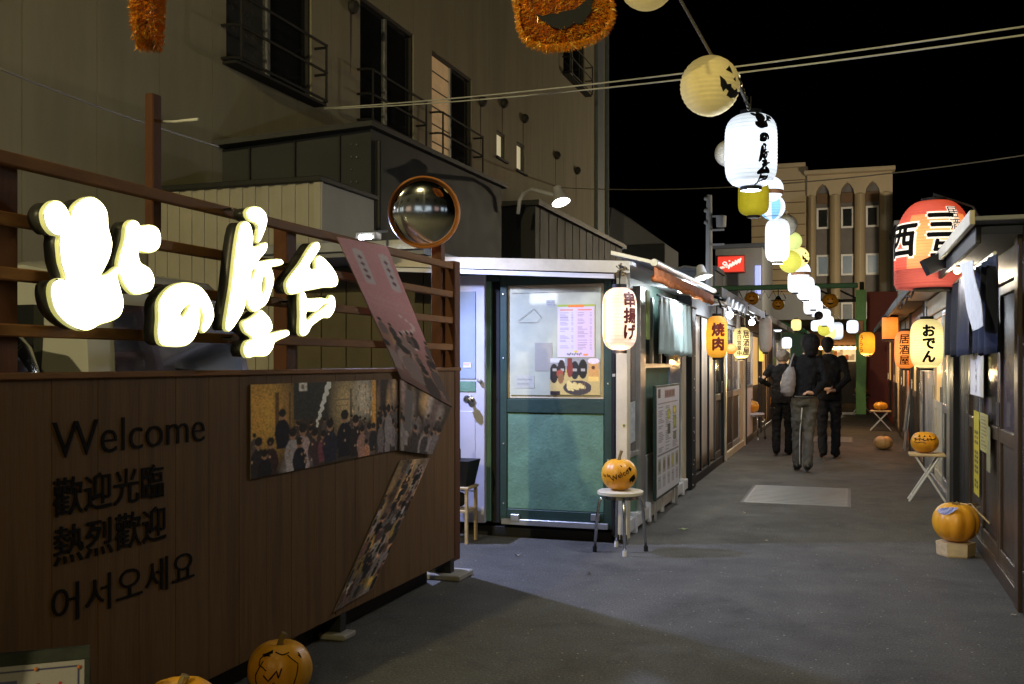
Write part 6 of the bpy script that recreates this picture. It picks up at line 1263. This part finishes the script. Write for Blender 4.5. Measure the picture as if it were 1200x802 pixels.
# woman in the middle: black top, grey trousers with pale side stripe, hand behind her back
pw1 = at(942, 553, Z=0); ps_ = base_pose('l', .13)
ps_.update(wrr=(.10,-.155,.985), hdr=(.0,-.185,1.0), elr=(.245,-.09,1.13), head=(.07,.04,1.595), neck=(.03,.03,1.46), shl=(-.125,.03,1.39), shr=(.18,.03,1.39), ell=(-.155,.02,1.12), knl=(-.085,.09,.49), knr=(.055,.03,.49), anl=(-.085,.13,.085), anr=(.03,-.12,.11), tol=(-.095,.28,.04), tor=(.03,.03,.04), hdl=(-.13,.22,.95), wrl=(-.14,.15,1.0))
tw, P_, s1, V1 = person('person in a black hooded top and grey striped trousers walking away with a shoulder bag', (pw1.x+.01, pw1.y, 0), 1.76, R(6), ps_, 'blackcloth', 'greycloth', 'hair', hairfn=bob, jl=.93, build=.92, fat=.95)
bg_ = MB(); cx = V1(-.19, -.10, 1.13)
rings(bg_, [(cx.x-.01, cx.y, cx.z-.19, .05, .035), (cx.x-.02, cx.y, cx.z-.14, .088, .055), (cx.x-.015, cx.y, cx.z-.02, .098, .058), (cx.x, cx.y, cx.z+.10, .078, .045), (cx.x+.02, cx.y, cx.z+.19, .040, .025)])
hb = fuse(bg_, 'shoulder_bag', M['bag'], tw, .008, 3, .014)
tag(hb, None); m = MB(); m.tube([cx+Vector((0,0,.17)), cx+Vector((.03,.03,.28)), V1(-.13,.0,1.475), V1(-.10,.09,1.40), cx+Vector((.06,.14,.08))], .012, 6); m.build('bag_strap', M['bag'], hb, off=Vector((0,0,0)))
m = MB(); m.tube([V1(.175,.0,.86), V1(.183,.03,.66), V1(.170,.02,.45), V1(.160,.06,.28), V1(.152,.10,.10)], .006, 5)
m = MB(); m.add([V1(-.01,-.118,.86), V1(.0,-.118,.86)], [])
st_ = MB(); L_ = P_['knl'], P_['anl']; a = P_['hpl'].lerp(P_['knl'],.2); st_.tube([a+V1(.05,-.077,0), P_['knl']+V1(.03,-.063,0), P_['knl'].lerp(P_['anl'],.5)+V1(.028,-.058,0), P_['anl']+V1(.028,-.055,.0)], .008, 6); st_.build('side_stripe', M['sole'], tw, off=Vector((0,0,0)))
hm = MB(); hm.tube([V1(-.13,-.118,.945), V1(-.05,-.128,.94), V1(.05,-.128,.94), V1(.12,-.118,.945)], .010, 6); hm.build('shirt_hem', M['greycloth'], tw, off=Vector((0,0,0)))
# man on the right, hands clasped behind his back
pm1 = at(970, 537, Z=0); ps_ = base_pose('r', .11)
ps_.update(elr=(.245,-.10,1.13), ell=(-.245,-.10,1.13), wrr=(.085,-.175,.965), wrl=(-.085,-.175,.975), hdr=(-.02,-.20,.955), hdl=(.02,-.20,.985), head=(-.02,.05,1.60))
person('person in a black suit walking away with both hands clasped behind the back', (pm1.x+.02, pm1.y, 0), 1.78, R(4), ps_, 'blackcloth', 'charcloth', 'hair', hairfn=crop, jl=.82, build=1.0)
# older person on the left
pl = at(917, 534, Z=0); ps_ = base_pose('r', .12, .06)
ps_.update(ell=(-.33,-.08,1.20), wrl=(-.20,.08,1.12), hdl=(-.10,.12,1.12), head=(.0,.09,1.57))
person('person with grey hair in dark clothes walking on the left with one elbow out', (pl.x, pl.y, 0), 1.62, R(0), ps_, 'blackcloth', 'blackcloth', 'greyhair', hairfn=puffy, jl=.84, build=1.02)
# ------------------------------------------------------------------ gate and far end of the alley
yg = 29.; zg = at(900,337,Y=yg).z; xg0 = at(700,337,Y=yg).x; xg1 = at(1010,337,Y=yg).x
gt = thing('alley_gate', 'green pipe gate frame spanning the far end of the alley', 'gate', (xg1, yg, 0))
MB().bbox((xg0, yg-.06, zg-.07), (xg1-.1, yg+.06, zg+.07), .02).build('beam', M['gate'], gt)
MB().bbox((at(940,350,Y=yg+.6).x, yg+.5, zg-.42), (xg1+.1, yg+.6, zg-.34), .01).build('lower_beam', M['iron'], gt)
m = MB()
for u in (962, 985): a = at(u,341,Y=yg); m.tube([(a.x,yg,a.z),(a.x+.55,yg+.5,zg-.4)], .025, 6)
m.build('braces', M['iron'], gt); MB().bbox((xg1-.06, yg+.08, 0), (xg1+.06, yg+.2, zg+.1), .01).build('dark_post', M['iron'], gt)
q = at(1003,478,Y=yg-.4); q2 = at(1015,478,Y=yg-.4); MB().bbox((q.x, yg-.4, 0), (q2.x, yg-.15, zg-.15), .01).build('lime_post', M['gategreen'], gt)
q = at(1001,379,Y=yg-.5); q2 = at(1010,388,Y=yg-.5); c = at(1005,383,Y=yg-.5); MB().bbox((c.x-.14, yg-.5, c.z-.2), (c.x+.14, yg-.41, c.z+.16), .01).build('orange_box', M['orange'], gt)
rw = thing('red_wall', 'deep red wall panel to the right of the lime green post', 'wall', (at(1028,400,Y=yg+.5).x, yg+.5, 0)); a, b = at(1016,400,Y=yg+.5).x, at(1052,400,Y=yg+.5).x; MB().bbox((a, yg+.5, 0), (b, yg+.8, zg-.15), .01).build('panel', M['red'], rw)
for (u, v, r, lab, hat) in ((881,350,.20,'small orange jack-o-lantern hanging under the green gate beam at the left',0),(912,357,.17,'small orange pumpkin with a black witch hat under the gate beam',1),(973,353,.22,'small dim orange jack-o-lantern under the gate beam at the right',0)):
    c = at(u, v, Y=yg-.3); t = thing('gate_pumpkin', lab, 'decoration', c, 'pumpkins hanging under the gate'); m = MB(); m.lathe([(r*math.cos(a_)**.8 if abs(a_) < 1.57 else 0, r*.9*math.sin(a_)) for a_ in [-1.5707+3.1414*i/12 for i in range(13)]], c, 24, lobes=8, lobe=.08); m.build('body', M['pumpkin'], t, smooth=True)
    th = camth(c, 0)
    for P in ([(-.4,.1),(-.15,.1),(-.27,.35)], [(.15,.1),(.4,.1),(.27,.35)], [(-.5,-.15),(-.3,-.42),(0,-.5),(.3,-.42),(.5,-.15),(.25,-.28),(0,-.3),(-.25,-.28)]):
        vf = shapes2d([[(x*r, y*r) for x, y in P]], smooth=False); m = MB(); m.add([(c.x+(r*1.0)*math.cos(th+x/r)*math.cos(y/r*.8), c.y+(r*1.0)*math.sin(th+x/r)*math.cos(y/r*.8), c.z+y) for x, y in vf[0]], vf[1]); m.build('face_cut', M['black'], t)
    m = MB(); m.tube([c+Vector((0,0,r*.8)), (c.x, c.y, zg-.06)], .012, 5); m.build('cord', M['black'], t)
    if hat: m = MB(); m.lathe([(r*1.15,r*.62),(r*1.15,r*.68),(r*.6,r*.72),(r*.35,r*1.2),(0,r*1.5)], c, 18); m.build('hat', M['black'], t)
ga = MB(); P = []
for i in range(6):
    a = at(866+i*10, 341, Y=yg-.1); b = at(871+i*10, 352-2*(i%2), Y=yg-.1); P += [a, b]
wire('gate_wire', P, .015, M['black'], 'drooping wire looped along the green gate beam', 'wire')
# teal shop at the left end and lit shop behind
ts = thing('teal_shop', 'teal walled stall with a warm lit window at the left end of the alley', 'stall', (at(920,400,Y=27.5).x, 27.5, 0))
M['teal'] = pm('teal_board', (.10,.24,.20), .7); M['shoplit'] = pm('warm_shop_interior', (.5,.4,.2), .6, em=(1.,.72,.36), es=.8, var=.45, scale=2)
a, b = at(902,400,Y=27.5).x, at(942,400,Y=27.5).x; zt_ = at(922,385,Y=27.5).z
MB().bbox((a, 27.5, 0), (b, 29, zt_), .01).build('wall', M['teal'], ts); MB().box((a+.2, 27.47, at(920,440,Y=27.5).z), (b-.35, 27.49, at(920,400,Y=27.5).z)).build('lit_window', M['shoplit'], ts)
m = MB(); m.add([(a-.1,27.3,zt_+.25),(b+.1,27.0,zt_-.15),(b+.1,29,zt_-.15),(a-.1,29,zt_+.25),(a-.1,27.3,zt_+.33),(b+.1,27.0,zt_-.07),(b+.1,29,zt_-.07),(a-.1,29,zt_+.33)], [(3,2,1,0),(4,5,6,7),(0,1,5,4),(1,2,6,5),(2,3,7,6),(3,0,4,7)]); m.build('roof', M['gate'], ts)
gb = at(900,440,Y=24); t = thing('green_balloon', 'pale green rounded balloon figure by the left kiosks behind the grey haired walker', 'balloon', gb); m = MB(); m.sphere(gb, .22, 16, sc=(.8,.8,1.1)); m.sphere(gb+Vector((0,0,.34)), .17, 14); m.sphere(gb-Vector((0,0,.42)), .25, 14, sc=(.8,.8,1.5)); m.build('body', M['green_lt'], t, smooth=True)
Yb = 56.
ls = thing('lit_shop', 'warmly lit open shop front closing the far end of the alley', 'shop', (at(980,420,Y=36).x, 36, 0)); a, b = at(940,400,Y=36).x, at(1012,400,Y=36).x
zl = at(975,404,Y=36).z; MB().box((a-6, 36.8, 0), (b+4, 37, zl+.9)).build('back_wall', M['olive'], ls); MB().box((a+.6, 36.6, at(975,424,Y=36).z), (b-.2, 36.7, zl-.1)).build('lit_interior', M['shoplit'], ls)
MB().bbox((a-6, 36.0, zl), (b+4, 36.7, zl+.5), .01).build('canopy', M['bgbrown'], ls); MB().bbox((a, 36.2, 0), (b, 36.6, at(975,426,Y=36).z), .01).build('counter', M['bgdark'], ls)
for i in range(7): p = at(962+i*7, 408, Y=35.9); MB().sphere(p, .10, 10, sc=(1,1,.6)).build('bulb', M['bulb_warm'], ls, smooth=True)
r_ = random.Random(5)
for i in range(12): p = at(962+i*3.4, 423-r_.uniform(0,1), Y=36.5); h_ = r_.uniform(.15,.45); MB().bbox((p.x-.05, 36.5, p.z), (p.x+.05, 36.58, p.z+h_), .01).build('goods', M[r_.choice(['rust','white','brown','gategreen','yellow','black'])], ls)
# arcaded building
bb = thing('arcaded_building', 'tan building with pointed niches and white framed windows beyond the alley', 'building', (at(990,300,Y=Yb).x, Yb, 0))
def bf(u0, v0, u1, v1, y, t, name, mat, par=bb, bev=0):
    um = (u0+u1)/2; a, b = at(u0,v0,Y=Yb).x, at(u1,v0,Y=Yb).x; return MB().bbox((a, Yb+y, max(0, at(um,v1,Y=Yb).z)), (b, Yb+y+t, at(um,v0,Y=Yb).z), bev or .01).build(name, mat, par)
bf(946,202,1046,520,.6,9,'wall_core', M['bgniche']); bf(880,196,946.5,520,.3,8,'left_wall', M['bgwall'])
z1_ = at(996,201,Y=Yb).z
bf(943,199,1049,203.5,-.5,1.3,'cornice', M['bgwall']); bf(880,192.5,944,197,-.1,1,'cornice', M['bgwall'])
def arch(uc): return at(uc,300,Y=Yb).x
ns_ = [964, 993, 1022.5]; hw_ = 7.2/FOC*58; zsp = at(990,228,Y=Yb).z; zap = at(990,214,Y=Yb).z; ztop = at(990,204,Y=Yb).z
xl = at(946,300,Y=Yb).x; xr_ = at(1046,300,Y=Yb).x
m = MB(); P = [(xl, ztop), (xl, zsp)]; top_pts = []
for uc in ns_:
    x = arch(uc); P += [(x-hw_, zsp), (x-hw_*.85, zsp+(zap-zsp)*.45), (x-hw_*.45, zsp+(zap-zsp)*.8), (x, zap), (x+hw_*.45, zsp+(zap-zsp)*.8), (x+hw_*.85, zsp+(zap-zsp)*.45), (x+hw_, zsp)]
P += [(xr_, zsp), (xr_, ztop)]; m.prism(P, lambda a_, b_, h: (a_, Yb+h, b_), .55); m.build('arch_band', M['bgwall'], bb)
edges_ = [xl]+[v_ for uc in ns_ for v_ in (arch(uc)-hw_, arch(uc)+hw_)]+[xr_]
for i in range(0, 8, 2):
    a, b = edges_[i], edges_[i+1]; mid = (a+b)/2; w_ = (b-a)/2; m = MB(); m.prism([(a,.55),(a,.12),(mid-w_*.75,.02),(mid-w_*.4,-.12),(mid,-.18),(mid+w_*.4,-.12),(mid+w_*.75,.02),(b,.12),(b,.55)], lambda x_, y_, h: (x_, Yb+y_, h), zsp); m.build('pier', M['bgwall'], bb, smooth='auto')
for uc in ns_:
    x = arch(uc)
    for k, (v0, v1) in enumerate(((241,266),(297,322),(354,378))):
        za, zb_ = at(990,v1,Y=Yb).z, at(990,v0,Y=Yb).z; e = .10; hw2 = hw_*.92
        fr_ = MB()
        for q in (((x-hw2,Yb+.5,za),(x-hw2+e,Yb+.62,zb_)),((x+hw2-e,Yb+.5,za),(x+hw2,Yb+.62,zb_)),((x-hw2+e,Yb+.5,za),(x+hw2-e,Yb+.62,za+e)),((x-hw2+e,Yb+.5,zb_-e),(x+hw2-e,Yb+.62,zb_))): fr_.box(*q)
        wn = fr_.build('window', M['white'], bb); gl_ = M['dark_glass'] if k == 0 else pm('faint_blue_window_%d_%d' % (int(uc), k), (.1,.12,.14), .3, em=(.35,.5,.6), es=.10 if k == 1 else .03, var=.5, scale=1)
        MB().box((x-hw2+e, Yb+.55, za+e), (x+hw2-e, Yb+.58, zb_-e)).build('pane', gl_, wn)
    MB().bbox((x-hw_*.9, Yb+.52, at(990,236,Y=Yb).z), (x+hw_*.9, Yb+.59, at(990,224,Y=Yb).z), .01).build('arch_panel', M['bgbrown'], bb)
for v in range(212, 400, 13):
    z = at(910,v,Y=Yb).z; MB().box((at(880,v,Y=Yb).x, Yb+.28, z), (at(943,v,Y=Yb).x, Yb+.30, z+.05)).build('joint_strip', M['bgbrown'], bb)
x = at(934.5,380,Y=Yb-2).x; z0 = 1.6; zt_ = at(934,372,Y=Yb-2).z; w_ = .33; m = MB()
lowb = thing('pale_annex', 'pale grey annex with a dark pointed arch window under the arcaded building', 'building', (x, Yb-2, 0)); a, b = at(893,350,Y=Yb-2).x, at(955,350,Y=Yb-2).x; MB().bbox((a, Yb-2, 0), (b, Yb-.6, at(920,345,Y=Yb-2).z), .01).build('wall', M['bggrey'], lowb)
m.prism([(-w_,0),(w_,0),(w_,.9),(w_*.85,1.3),(w_*.5,1.7),(0,2.05),(-w_*.5,1.7),(-w_*.85,1.3),(-w_,.9)], lambda a_, b_, h: (x+a_, Yb-2.05+h, zt_-2.05+b_), .04); m.build('arched_window', M['dark_glass'], lowb)
# unlit buildings, red sign, pole
def blk(name, lab, u0, v0, u1, Y, dep, mat, cat='building', extra=None):
    a, b = at(u0,v0,Y=Y).x, at(u1,v0,Y=Y).x; z = at((u0+u1)/2,v0,Y=Y).z; t = thing(name, lab, cat, ((a+b)/2, Y, 0)); MB().bbox((a,Y,0),(b,Y+dep,z), .02).build('wall', mat, t); MB().bbox((a-.1,Y-.1,z),(b+.1,Y+dep,z+.2), .02).build('roof_edge', M['bgdark'], t); return t
blk('grey_building', 'dim grey building behind the red lit sign', 838, 291, 894, 47, 6, M['bggrey']); blk('dark_building', 'unlit dark building to the right of the arcaded one', 1050, 262, 1128, 50, 8, M['bgdark']); 
blk('dark_house', 'unlit low dark house behind the utility pole', 780, 318, 838, 44, 5, M['bgdark']); blk('dark_house', 'unlit dark house behind the right kiosk roofs', 1128, 272, 1300, 36, 8, M['bgdark'])
rs_ = thing('red_sign', 'red lit shop sign with white brush marks on the dim grey building', 'sign', at(856,310,Y=46.6)); a, b = at(840,310,Y=46.6).x, at(873,310,Y=46.6).x; za, zb_ = at(856,320,Y=46.6).z, at(856,299.5,Y=46.6).z
MB().bbox((a,46.6,za),(b,46.95,zb_), .02).build('box', M['red'], rs_); c = Cv(60,40,(.75,.05,.03)); r_ = random.Random(3)
for i in range(9): c.ell(.12+i*.03,.75-.02*i+r_.uniform(-.1,.1),.03,.06,(.9,.8,.7))
c.ell(.27,.45,.09,.12,(.95,.9,.85)); c.ell(.27,.45,.04,.06,(.75,.05,.03))
for i in range(24): c.ell(.40+i*.021,.66-.018*i+.06*math.sin(i*1.3),.025,.10+.03*math.sin(i),(.98,.9,.82))
c.ell(.45,.3,.03,.06,(.95,.9,.8)); printed(c.a, [Vector((a+.05,46.58,zb_-.05)),Vector((b-.05,46.58,zb_-.05)),Vector((b-.05,46.58,za+.05)),Vector((a+.05,46.58,za+.05))], 'lit_face', rs_, .01, (0,-1,0), vcm('lit_sign_print', .5, 0, .95))
bl = thing('blue_sign', 'small vertical blue white lit sign at the corner of the dim grey building', 'sign', at(888,328,Y=46.5)); p = wloc(bl); MB().bbox(p+Vector((-.13,0,-.65)), p+Vector((.13,.1,.65)), .02).build('lit_panel', pm('blue_lit_panel', (.3,.35,.8), .5, em=(.35,.42,1.), es=.9), bl)
up_ = thing('utility_pole', 'utility pole with cross arms and a transformer against the black sky', 'utility pole', (at(831,300,d=42).x, at(831,300,d=42).y, 0)); p = wloc(up_); ph = at(831,229,d=42).z
m = MB(); m.tube([p, p+Vector((0,0,ph))], .15, 10, rs=[.19,.12]); m.build('pole', M['bggrey'], up_)
for v in (254, 270, 287): z = at(831,v,d=42).z; MB().bbox(p+Vector((-.1,-.05,z-.04)), p+Vector((.62,.05,z+.04)), .01).build('cross_arm', M['bggrey'], up_)
z = at(831,257,d=42).z; m = MB(); m.lathe([(.0,-.25),(.2,-.25),(.22,.2),(.0,.25)], p+Vector((.5,0,z-.1)), 12); m.build('transformer', M['bggrey'], up_)
for k in range(3): MB().sphere(p+Vector((-.12,-.1,ph-.15-k*.5)), .09, 8).build('insulator', M['bggrey'], up_)
# ------------------------------------------------------------------ the street behind the camera: lamp posts and a facade (seen in the mirror)
def street_lamp(label, x, y, h, pw_, col, dx=1.0):
    t = thing('street_lamp', label, 'street lamp', (x, y, 0), 'street lamps on the road behind'); m = MB(); m.tube([(x,y,0),(x,y,h*.95),(x+dx*.3,y,h),(x+dx,y,h+.05)], .06, 10); m.build('pole', M['alu'], t)
    MB().bbox((x+dx-.25,y-.12,h),(x+dx+.25,y+.12,h+.1), .02).build('head', M['alu'], t); MB().box((x+dx-.18,y-.08,h-.012),(x+dx+.18,y+.08,h-.003)).build('lens', pm('street_lamp_lens', (.8,.8,.7), .5, em=(*col,), es=60), t)
    lamp('street_lamp_light', (x+dx, y, h-.08), pw_, col, .12)
street_lamp('tall street lamp on the road behind the viewer', 3.2, -6.5, 6.5, 720, (1,.82,.36), -1)
street_lamp('added street lamp left of the viewer, brightening the cream building', -3.2, -9., 8., 3900, (1,.84,.42), -1.)  # unseen lamp added to brighten the cream building
street_lamp('street lamp standing in the far street in front of the arcaded building', at(1112,400,Y=44).x, 44, 6., 3200, (1,.82,.55), -1.)
street_lamp('added street lamp beyond the alley, lighting the gable house', at(900,400,Y=41).x-5, 38, 3.6, 1500, (.9,.95,1.), -1.)  # unseen lamp added because the gable was too dark
for x_, z_, w_ in ((-12.2,4.3,1.4),(-10.6,3.75,1.0)):
    t_ = thing('reflection_lamp', 'wide glowing box added behind the viewer to reflect in the kiosk window, %s' % ('upper one' if w_ > 1.2 else 'lower one'), 'lamp', (x_, -19.8, z_)); MB().bbox((x_-w_/2,-19.88,z_-.2),(x_+w_/2,-19.7,z_+.2), .02).build('lit_box', pm('reflection_box_glow', (.8,.8,.8), .5, em=(.9,.95,1.), es=14), t_)  # added glowing box, placed so its reflection brightens the kiosk window
sb_ = thing('street_building', 'facade with lit windows across the road behind the viewer', 'building', (0, -20, 0)); MB().box((-25,-26,0),(25,-20,8)).build('wall', M['bgdark'], sb_)
for i in range(12):
    x = -22+i*4; MB().box((x,-19.95,1.),(x+2.4,-19.9,2.6)).build('window', pm('shop_window_%d' % i, (.5,.5,.5), .4, em=((.7,.85,1.) if i % 3 else (1.,.6,.6)), es=.6 if i % 3 else .25), sb_)
    MB().box((x,-19.95,4.5),(x+1.4,-19.9,6.0)).build('window', M['dark_glass'], sb_)
n_obj = len(bpy.data.objects); print('objects', n_obj, 'tris', sum(len(p.vertices)-2 for m_ in bpy.data.meshes for p in m_.polygons))
